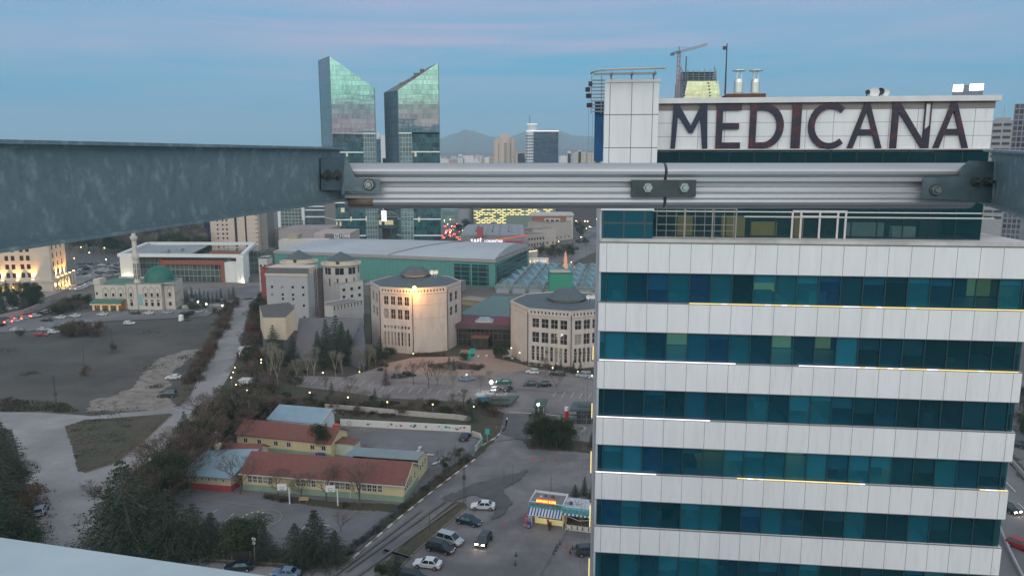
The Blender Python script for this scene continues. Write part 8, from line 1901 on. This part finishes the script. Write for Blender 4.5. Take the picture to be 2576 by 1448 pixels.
X,Y=G(1222,1013); r=thing('parasol_stall','turquoise and white covered stall left of the left gate canopy','stall',(X,Y,0)); b=MB(); b.box(-2.2,2.,0,2,0,1.6,1); b.box(-2.4,2.2,-.4,2.2,1.7,2.1,0); b.build('stall_cover',[M('pale_cover',(.42,.48,.5),.7),M('blue_cover',(.05,.22,.33),.7)],r)
X,Y=G(1425,1052); r=thing('advert_totem','red and white round advertising totem beside the right gate house','sign',(X,Y,0)); b=MB(); b.cyl(0,0,0,2.,.5,n=16); b.build('drum',M('totem_red',(.5,.02,.03),.5),r); b=MB(); b.cyl(0,0,2.,2.9,.45,n=16); b.build('cap',whitepaint,r)
X,Y=G(1440,1085); r=thing('curved_stair','curved grey stair and ramp beside the gate house','stairs',(X,Y,0)); b=MB()
for k in range(6): b.box(-1.6,.8,-1+k*.5,-.55+k*.5,0,.2+k*.18,k%2)
for k in range(10): a=R(-60+k*13); b.box(1.+1.9*math.cos(a)-.3,1.+1.9*math.cos(a)+.3,1.9*math.sin(a)-.2,1.9*math.sin(a)+.2,0,.9,2)
b.build('stair_flight',[M('step_blue',(.12,.17,.2),.8),M('step_pale',(.4,.42,.42),.8),M('ramp_grey',(.25,.25,.26),.8)],r)
# white huts on the left of the garden
def hut(label,x,yb,w,d,h,rz=0):
    X,Y=G(x,yb); r=thing('guard_hut',label,'hut',(X,Y,0),R(rz)); b=MB(); facade(r,b,(-w/2,0),(w/2,0),0,h,[(w*.2,.9,w*.6,h*.4,1,1)],winframe,gl_dark,rec=.08,ft=.06); b.wall((w/2,0),(w/2,d),0,h); b.wall((w/2,d),(-w/2,d),0,h); b.wall((-w/2,d),(-w/2,0),0,h); b.build('wall',whitepaint,r)
    b=MB(); b.box(-w/2-.2,w/2+.2,-.25,d+.2,h,h+.18); b.build('roof',M('hut_roof',(.5,.52,.53),.6),r)
hut('white cabin with a big dark window beside the pale road',617,896,3.9,2.6,2.6,8); hut('small white guard hut with one narrow window above the dark trees',614,984,2.6,2.4,3.,-6)
X,Y=G(884,905); r=thing('garden_tent','dark red tent roof among the garden trees','tent',(X,Y,0)); b=MB(); 
for k in range(4): a0,a1=PI/2*k+.8,PI/2*(k+1)+.8; b.q([(3.*math.cos(a0),3*math.sin(a0),2.4),(3.*math.cos(a1),3*math.sin(a1),2.4),(0,0,4.)])
b.build('tent_roof',M('dark_red_canvas',(.14,.03,.035),.8),r)
X,Y=G(1264,903); r=thing('notice_board','white blank board standing beside the clipped bush','board',(X+1.5,Y,0)); b=MB(); b.box(-1.4,1.4,0,.1,.8,3.); b.box(-1.2,-1.1,0,.1,0,.8); b.box(1.1,1.2,0,.1,0,.8); b.build('board_panel',M('dull_white_board',(.5,.48,.45),.7),r)
X,Y=G(456,806); r=thing('white_bin','white rounded container on the edge of the waste ground','container',(X,Y,0)); b=MB(); b.cyl(0,0,0,2.1,1.,.9,n=14); b.cyl(0,0,2.1,2.4,.9,.4,n=14); b.build('container_body',whitepaint,r)
# people near the mosque/in the yards: tiny standing figures
def person(x,y,lb,c1,c2,rz=0):
    X,Y=G(x,y); r=thing('person',lb,'person',(X,Y,.02),R(rz),'people by the mosque'); me=bpy.data.meshes.new('body'); bm=bmesh.new(); sk=bm.verts.layers.skin.verify()
    J=[((0,0,.95),.13),((0,0,1.2),.15),((0,0,1.42),.14),((0,0,1.52),.06),((0,0,1.66),.10),((.19,0,1.4),.06),((.25,.02,1.12),.05),((.25,-.08,.88),.04),((-.19,0,1.4),.06),((-.25,.02,1.12),.05),((-.25,-.08,.88),.04),((.1,0,.88),.09),((.11,-.02,.5),.07),((.11,.02,.08),.05),((.11,-.1,.04),.05),((-.1,0,.88),.09),((-.12,.05,.5),.07),((-.12,.1,.08),.05),((-.12,-.02,.04),.05)]
    V=[bm.verts.new(j[0]) for j in J]
    for v,j in zip(V,J): v[sk].radius=(j[1],j[1]*.8)
    for a,c_ in ((0,1),(1,2),(2,3),(3,4),(2,5),(5,6),(6,7),(2,8),(8,9),(9,10),(0,11),(11,12),(12,13),(13,14),(0,15),(15,16),(16,17),(17,18)): bm.edges.new((V[a],V[c_]))
    V[0][sk].use_root=True; bm.to_mesh(me); bm.free(); me.materials.append(M('clothes_'+str(c1[0]),c1,.9,var=0)); o=ob('body',me,r); o.modifiers.new('s','SKIN'); o.modifiers.new('u','SUBSURF').levels=1
for x,y,lb,c_ in ((264,789,'dark clothed person left of the mosque porch street side',(.03,.03,.04)),(306,786,'person in dark coat standing before the mosque porch',(.05,.02,.02)),(325,787,'person standing beside the mosque wall corner',(.04,.04,.03)),(153,730,'lone person on the pale side street',(.02,.02,.03)),(1311+35,1035,'guard in dark clothes by the middle gate canopy',(.03,.03,.05))): person(x,y,lb,c_,c_)

# ================================================================== SKYLINE
def fb(x0,x1,yt,yb,Y,mat,label,group=None,D=18,name='apartment_block'):
    p0=XY(x0,yt,Y); p1=XY(x1,yt,Y); rz=-math.atan2(p0[0],Y) if x0>2300 else 0; r=thing(name,label,'building',(p0[0],Y,0),rz,group); w=(p1[0]-p0[0])*(math.cos(rz) if rz else 1); b=MB(); b.box(0,w,0,D,0,p0[2]); b.build('wall',mat,r); return r,w,p0[2]
cA=curtain('far_beige_windows',(.10,.08,.07),(.62,.48,.40),3.4,3.3,var=.4,rough=.7,spec=.2,linew=1.3,wob=0)
cB=curtain('far_grey_windows',(.10,.10,.11),(.46,.42,.42),3.4,3.3,var=.4,rough=.7,spec=.2,linew=1.4,wob=0)
cC=curtain('far_white_windows',(.16,.15,.16),(.70,.64,.62),4.2,3.3,var=.4,rough=.7,spec=.2,linew=1.9,wob=0)
cD=curtain('far_red_windows',(.12,.08,.07),(.46,.28,.23),3.4,3.3,var=.4,rough=.7,spec=.2,linew=1.5,wob=0)
# stepped beige tower
bt=M('stepped_beige',(.55,.44,.36),.85,var=.04); Yt=1500
p0=XY(1242,355,Yt); kx=(XY(1298,355,Yt)[0]-p0[0])/56; r=thing('stepped_tower','beige stepped apartment tower on the skyline','skyscraper',(p0[0],Yt,0)); b=MB(); zz=lambda y:zat(y,Yt)
for a,c_,y,yo in ((0,56,352,8),(4,52,348,4),(15,41,337,0),(19,37,340,-3)): b.box(a*kx,c_*kx,yo,40,0,zz(y) if y!=340 else zz(345))
b.build('wall',bt,r)
b=MB()
for x in (12,27,30,33,43):
    for k in range(26): z=zz(358)-k*3.6-3; b.box((x-1)*kx,(x+1)*kx,-3.3 if 25<x<35 else (.6 if False else 3.7 if 15<x<41 else 3.8),-3.05 if 25<x<35 else 3.98,z-1.0,z+.9)
b.build('window',blackm,r)
# dark glass + white cylinder office
Yo=1450; p0=XY(1343,330,Yo); kx=(XY(1405,330,Yo)[0]-p0[0])/62; zz=lambda y:zat(y,Yo)
r=thing('round_office_tower','office tower of dark glass with a white drum and lit roof rim on the skyline','skyscraper',(p0[0],Yo,0)); b=MB()
b.box(0,62*kx,0,45,0,zz(331)); b.build('glazing',curtain('round_office_glass',(.02,.04,.07),(.05,.08,.11),3,3.6,var=.8,spec=.6,wob=.03,lit=.0,rough=.04),r)
b=MB(); b.cyl(-8*kx+8*kx*.2,10,0,zz(331),12*kx,n=28,m=0); b.cyl(-4*kx,12,zz(331),zz(313),12.5*kx,n=28)
b.build('white_drum',M('drum_white',(.58,.58,.6),.6,var=.03),r)
b=MB(); 
for k in range(14):
    z=zz(342)-k*5.6
    for j,a in enumerate((200,225,250,275,300)): aa=R(a); b.box(-6.4*kx+12.02*kx*math.cos(aa)-1.6,-6.4*kx+12.02*kx*math.cos(aa)+1.6,10+12.02*kx*math.sin(aa)-.5,10+12.02*kx*math.sin(aa)+.3,z-1,z+1)
b.build('window',gl_dark,r)
b=MB(); rimE=EM('rim_white',(.95,.95,1),1.1); b.box(-6*kx,63*kx,-1,0,zz(331),zz(328)); b.cyl(-4*kx,12,zz(313),zz(311),13*kx,n=28); b.cyl(-6.4*kx,10,zz(331),zz(328.5),12.5*kx,n=28); b.build('lit_rim',rimE,r)
b=MB(); 
for k in range(8): b.bar((-9*kx,12,zz(311)+k*2),(-11*kx,12,zz(311)+k*2+2),.5,.5); b.bar((-11*kx,12,zz(311)+k*2),(-9*kx,12,zz(311)+k*2+2),.5,.5)
b.box(-11*kx,-10.5*kx,11.5,12.5,zz(311),zz(291)); b.box(-9.5*kx,-9*kx,11.5,12.5,zz(311),zz(291)); b.build('roof_antenna',M('antenna_brown',(.2,.12,.1)),r)
sr=random.Random(41)
gF='pale blocks of the hazy far city'
for x0,x1,yt,m in ((1165,1191,391,cC),(1160,1168,398,cC),(1219,1230,396,cC),(1232,1246,392,cD),(1298,1322,386,cA),(1302,1320,381,cD),(1320,1332,396,cB),(1128,1150,402,cD),(1110,1128,400,cC),(1408,1428,392,cC),(1428,1446,386,cB),(1446,1474,381,cA),(1476,1512,384,cA),(1455,1462,378,cC),(1428,1436,380,cC),(1498,1520,376,cC)):
    fb(x0,x1,yt,410,1900,m,'distant apartment block on the skyline between glass towers and hospital','apartment blocks on the skyline')
for i in range(260):
    Y=sr.uniform(2000,4200); x=sr.uniform(1100,1535); w=sr.uniform(5,13); yt=410-sr.uniform(2,16)*(1 if Y<3200 else 1.)-(Y-2300)/1900*sr.uniform(2,14)
    fb(x,x+w,yt,0,Y,sr.choice([cA,cB,cC,cC,cD,cA]),'tiny pale block of the hazy far city below the mountains',gF,D=25)
for i in range(22):
    Y=sr.uniform(900,1700); x=sr.uniform(1115,1505); w=sr.uniform(10,24); z=sr.uniform(8,20); X,_,_=XY(x,400,Y)
    r=thing('apartment_block','low block of the mid city mostly hidden by the rail','building',(X,Y,0),sr.uniform(-.4,.4),'low blocks of the mid city'); b=MB(); b.box(0,w,0,w*.8,0,z); b.build('wall',sr.choice([cA,cB,cC,cD]),r)
for i in range(12):
    Y=sr.uniform(800,2600); x=sr.uniform(-300,800); w=sr.uniform(14,30); z=sr.uniform(8,22); X,_,_=XY(x,400,Y)
    r=thing('apartment_block','low block of the mid city mostly hidden by the steel beam','building',(X,Y,0),sr.uniform(-.4,.4),'low blocks behind the steel beam'); b=MB(); b.box(0,w,0,w*.8,0,z); b.build('wall',sr.choice([cA,cB,cC,cD]),r)
# right edge buildings
r,w,zt=fb(2497,2548,303,0,520,M('slab_grey',(.30,.30,.31),.8),'grey slab building with rows of dark balconies at the right edge'); b=MB()
for k in range(16):
    z=zt-3-k*4.2
    for a,c_ in ((.06,.47),(.53,.94)): b=MB(); b.box(w*a,w*c_,-.2,-.02,z-.9,z+.8); b.build('balcony_opening',blackm,r)
b=MB(); b.box(w*.1,w*.9,3,10,zt,zt+1.8); b.build('roof_box',M('slab_grey',(.3,.3,.31)),r)
r,w,zt=fb(2553,2600,262,0,420,curtain('scaffold_tower',(.06,.06,.075),(.22,.22,.25),2.2,3.,var=.7,rough=.7,spec=.2,linew=.5),'dark scaffolded tower cut by the right edge')
r,w,zt=fb(2396,2472,226,0,330,M('dark_blue_grey_roof',(.14,.18,.23),.6),'dark rooftop block behind the sign with two glaring white floodlights','none'); del r['group']
b=MB(); b.box(w*.02,w*.34,-.3,-.02,zt-.8,zt+2.0); b.build('floodlight_bank',EM('flood_white',(.93,.96,1),6.),r); b=MB(); b.box(w*.56,w*1.0,-.3,-.02,zt-.6,zt+2.0); b.build('floodlight_bank',MT['flood_white'],r); b=MB(); b.box(w*.36,w*.55,0,2,zt,zt+1.7); b.build('roof_box',MT['dark_blue_grey_roof'],r)
# tapering tower under construction
Yc=620; zz=lambda y:zat(y,Yc); kx=Yc/1865*1.0
xx=lambda x:XY(x,230,Yc)[0]
o=xx(1702); r=thing('tapering_tower','tapering tower with gold mirrored front and unfinished steel crown behind the hospital roof','skyscraper',(o,Yc,0)); X=lambda x:xx(x)-o
gold=curtain('gold_mirror_glass',(.72,.60,.42),(.5,.4,.26),3.,3.4,var=.18,rough=.08,metal=.9,linew=.12,wob=.015)
b=MB(); bl=(X(1685),X(1822)); tp=(X(1715),X(1798)); z0=0; z1=zz(204)
xa=lambda z:(X(1702)+(z-zz(250))/(zz(204)-zz(250))*(X(1710)-X(1702)), X(1813)+(z-zz(250))/(zz(204)-zz(250))*(X(1806)-X(1813)))
a0=xa(z0*0+zz(330)); a1=xa(z1)
b.q([(a0[0]+6,0,zz(330)),(a0[1],0,zz(330)),(a1[1],0,z1),(a1[0]+6,0,z1)]); b.build('gold_facade',gold,r)
b=MB(); b.box(a0[0]+7,a0[1]-4,.3,28,0,zz(330)); b.q([(a0[0],10,zz(330)),(a0[0]+6,0,zz(330)),(a1[0]+6,0,z1),(a1[0],10,z1)]); b.q([(a0[1],0,zz(330)),(a0[1],28,zz(330)),(a1[1],28,z1),(a1[1],0,z1)]); b.box(a1[0]+2,a1[1]-1,1,28,zz(330),z1); b.build('side_facade',M('tower_blue_grey',(.14,.18,.23),.5),r)
b=MB()
for k in range(5):
    z=zz(204)+k*1.9
    for j in range(7): x=a1[0]+2+j*(a1[1]-a1[0]-4)/6; b.box(x-.25,x+.25,2,2.5,z,z+1.9)
    if k<4: b.box(a1[0]+2,a1[1]-1,1,20,z+1.3,z+1.7)
for x0,x1 in ((X(1706),X(1711)),(X(1803),X(1795))):
    b.bar((x0,0,zz(210)),(x1,0,zz(168)),.5,.5); b.bar((x0+(4 if x0<x1 else -4),0,zz(200)),(x1,0,zz(168)),.3,.3)
    for k in range(8): t=k/8; p=Vector((x0,0,zz(210))).lerp(Vector((x1,0,zz(168))),t); b.bar(p,(p.x+(3.5-3*t)*(1 if x0<x1 else -1),0,p.z+3),.2,.2)
for j in range(14): x=X(1714)+j*(X(1796)-X(1714))/13; b.bar((x,3,zz(196)),(x,3,zz(172+4*(j%3))),.10,.10)
for z in (zz(190),zz(182)): b.bar((X(1710),3,z),(X(1798),3,z),.15,.15)
b.build('steel_crown',M('crown_steel',(.24,.27,.29),.6,.3,var=0),r)
b=MB()
for k in range(5):
    z=zz(209+8*k)
    for x in (1718+k,1781+1.5*k): b.box(X(x)-.7,X(x)+.7,-.25,-.02,z-.6,z+.5)
b.build('window',blackm,r)
b=MB(); b.bar((X(1724),1,zz(235)),(X(1724),1,zz(142)),.9,.9); b.build('hoist_mast',M('hoist_dark',(.09,.11,.13),.6),r)
# tower crane
Yk=600; q0=XY(1704,250,Yk); r=thing('tower_crane','pinkish red tower crane beside the tapering tower','crane',(q0[0],Yk,0)); zz=lambda y:zat(y,Yk); XX=lambda x,y:XY(x,y,Yk)[0]-q0[0]
def lattice(b,p,q,w,n,t):
    p=Vector(p); q=Vector(q); d=(q-p).normalized(); s_=Vector((0,1,0)) if abs(d.y)<.5 else Vector((1,0,0)); u=d.cross(s_).normalized()*w/2; v=s_*w/2
    C4=[u+v,u-v,-u-v,-u+v]
    for c_ in C4: b.bar(p+c_,q+c_,t,t)
    for i in range(n):
        a=p.lerp(q,i/n); c_=p.lerp(q,(i+1)/n)
        for k in range(4): b.bar(a+C4[k],c_+C4[(k+1)%4],t*.7,t*.7)
cm=M('crane_red_white',(.36,.22,.22),.6,var=.25,scale=.3,streak=(1,1,1))
b=MB(); lattice(b,(0,0,0),(0,0,zz(135)),2.0,40,.45); b.build('crane_mast',cm,r)
b=MB(); lattice(b,(0,0,zz(131)),(XX(1779,112),0,zz(112)),1.4,14,.3); b.build('jib',cm,r)
b=MB(); lattice(b,(0,0,zz(131)),(XX(1691,136),0,zz(135)),1.3,4,.3); b.box(XX(1690,136)-1,XX(1693,136)+1,-1,1,zz(140),zz(134),0); b.build('counter_jib',M('crane_dark',(.1,.1,.12),.6),r)
b=MB(); b.bar((0,0,zz(131)),(0,0,zz(118)),.6,.6); b.bar((0,0,zz(118)),(XX(1740,122),0,zz(122)),.12,.12); b.bar((0,0,zz(118)),(XX(1693,134),0,zz(134)),.12,.12); b.box(-1.2,1.2,-1.2,1.2,zz(136),zz(130)); b.build('tower_head',MT['crane_dark'],r)
# guard rails on the avenue, right side
lowwall('guard_rail','pale guard wall along the avenue at the right edge',[(2470,1080),(2520,1135),(2576,1200),(2650,1290)],.9,.25,M('pale_rail',(.3,.3,.31),.8))
lowwall('guard_rail','lower pale kerb wall along the near carriageway at the right',[(2506,1310),(2540,1390),(2590,1490)],.6,.3,MT['pale_rail'])
fb(2480,2600,1030,0,330,M('far_right_dark',(.12,.12,.11),.8),'dark low building beyond the avenue at the right edge') if False else None
# ================================================================== HAZE
hz=MB(); hz.box(-8500,8500,-7600,7900,-6.5,420)
me=hz.mesh('haze',[]); hm_=bpy.data.materials.new('haze_air'); hm_.use_nodes=True; t=hm_.node_tree; t.nodes.clear(); o_=t.nodes.new('ShaderNodeOutputMaterial'); v=t.nodes.new('ShaderNodeVolumePrincipled')
v.inputs['Color'].default_value=(.60,.84,1,1); v.inputs['Density'].default_value=.00015; v.inputs['Anisotropy'].default_value=.0; t.links.new(v.outputs[0],o_.inputs['Volume']); me.materials.append(hm_)
o=ob('haze',me); o['kind']='stuff'; o['label']='thin bluish dusk haze over the far city'
sc.cycles.volume_bounces=1

# labels: tell look-alikes apart by their order across the picture
def px_of(o):
    X,Y,Z=o.location; v=Z-H; zc_=Y*cT-v*sT; return 1288+F*X/zc_ if zc_>0 else 0
def onm(i): return str(i)+('th' if 10<i%100<14 else {1:'st',2:'nd',3:'rd'}.get(i%10,'th'))
gl_={}
for o in bpy.data.objects:
    if o.parent is None and 'label' in o and 'category' in o: gl_.setdefault(o['label'],[]).append(o)
for lb,os_ in gl_.items():
    if 1<len(os_)<=60 and len(lb.split())<=12:
        for i,o in enumerate(sorted(os_,key=px_of)): o['label']=lb+', '+('leftmost one' if i==0 else 'rightmost one' if i==len(os_)-1 else onm(i+1)+' from the left')
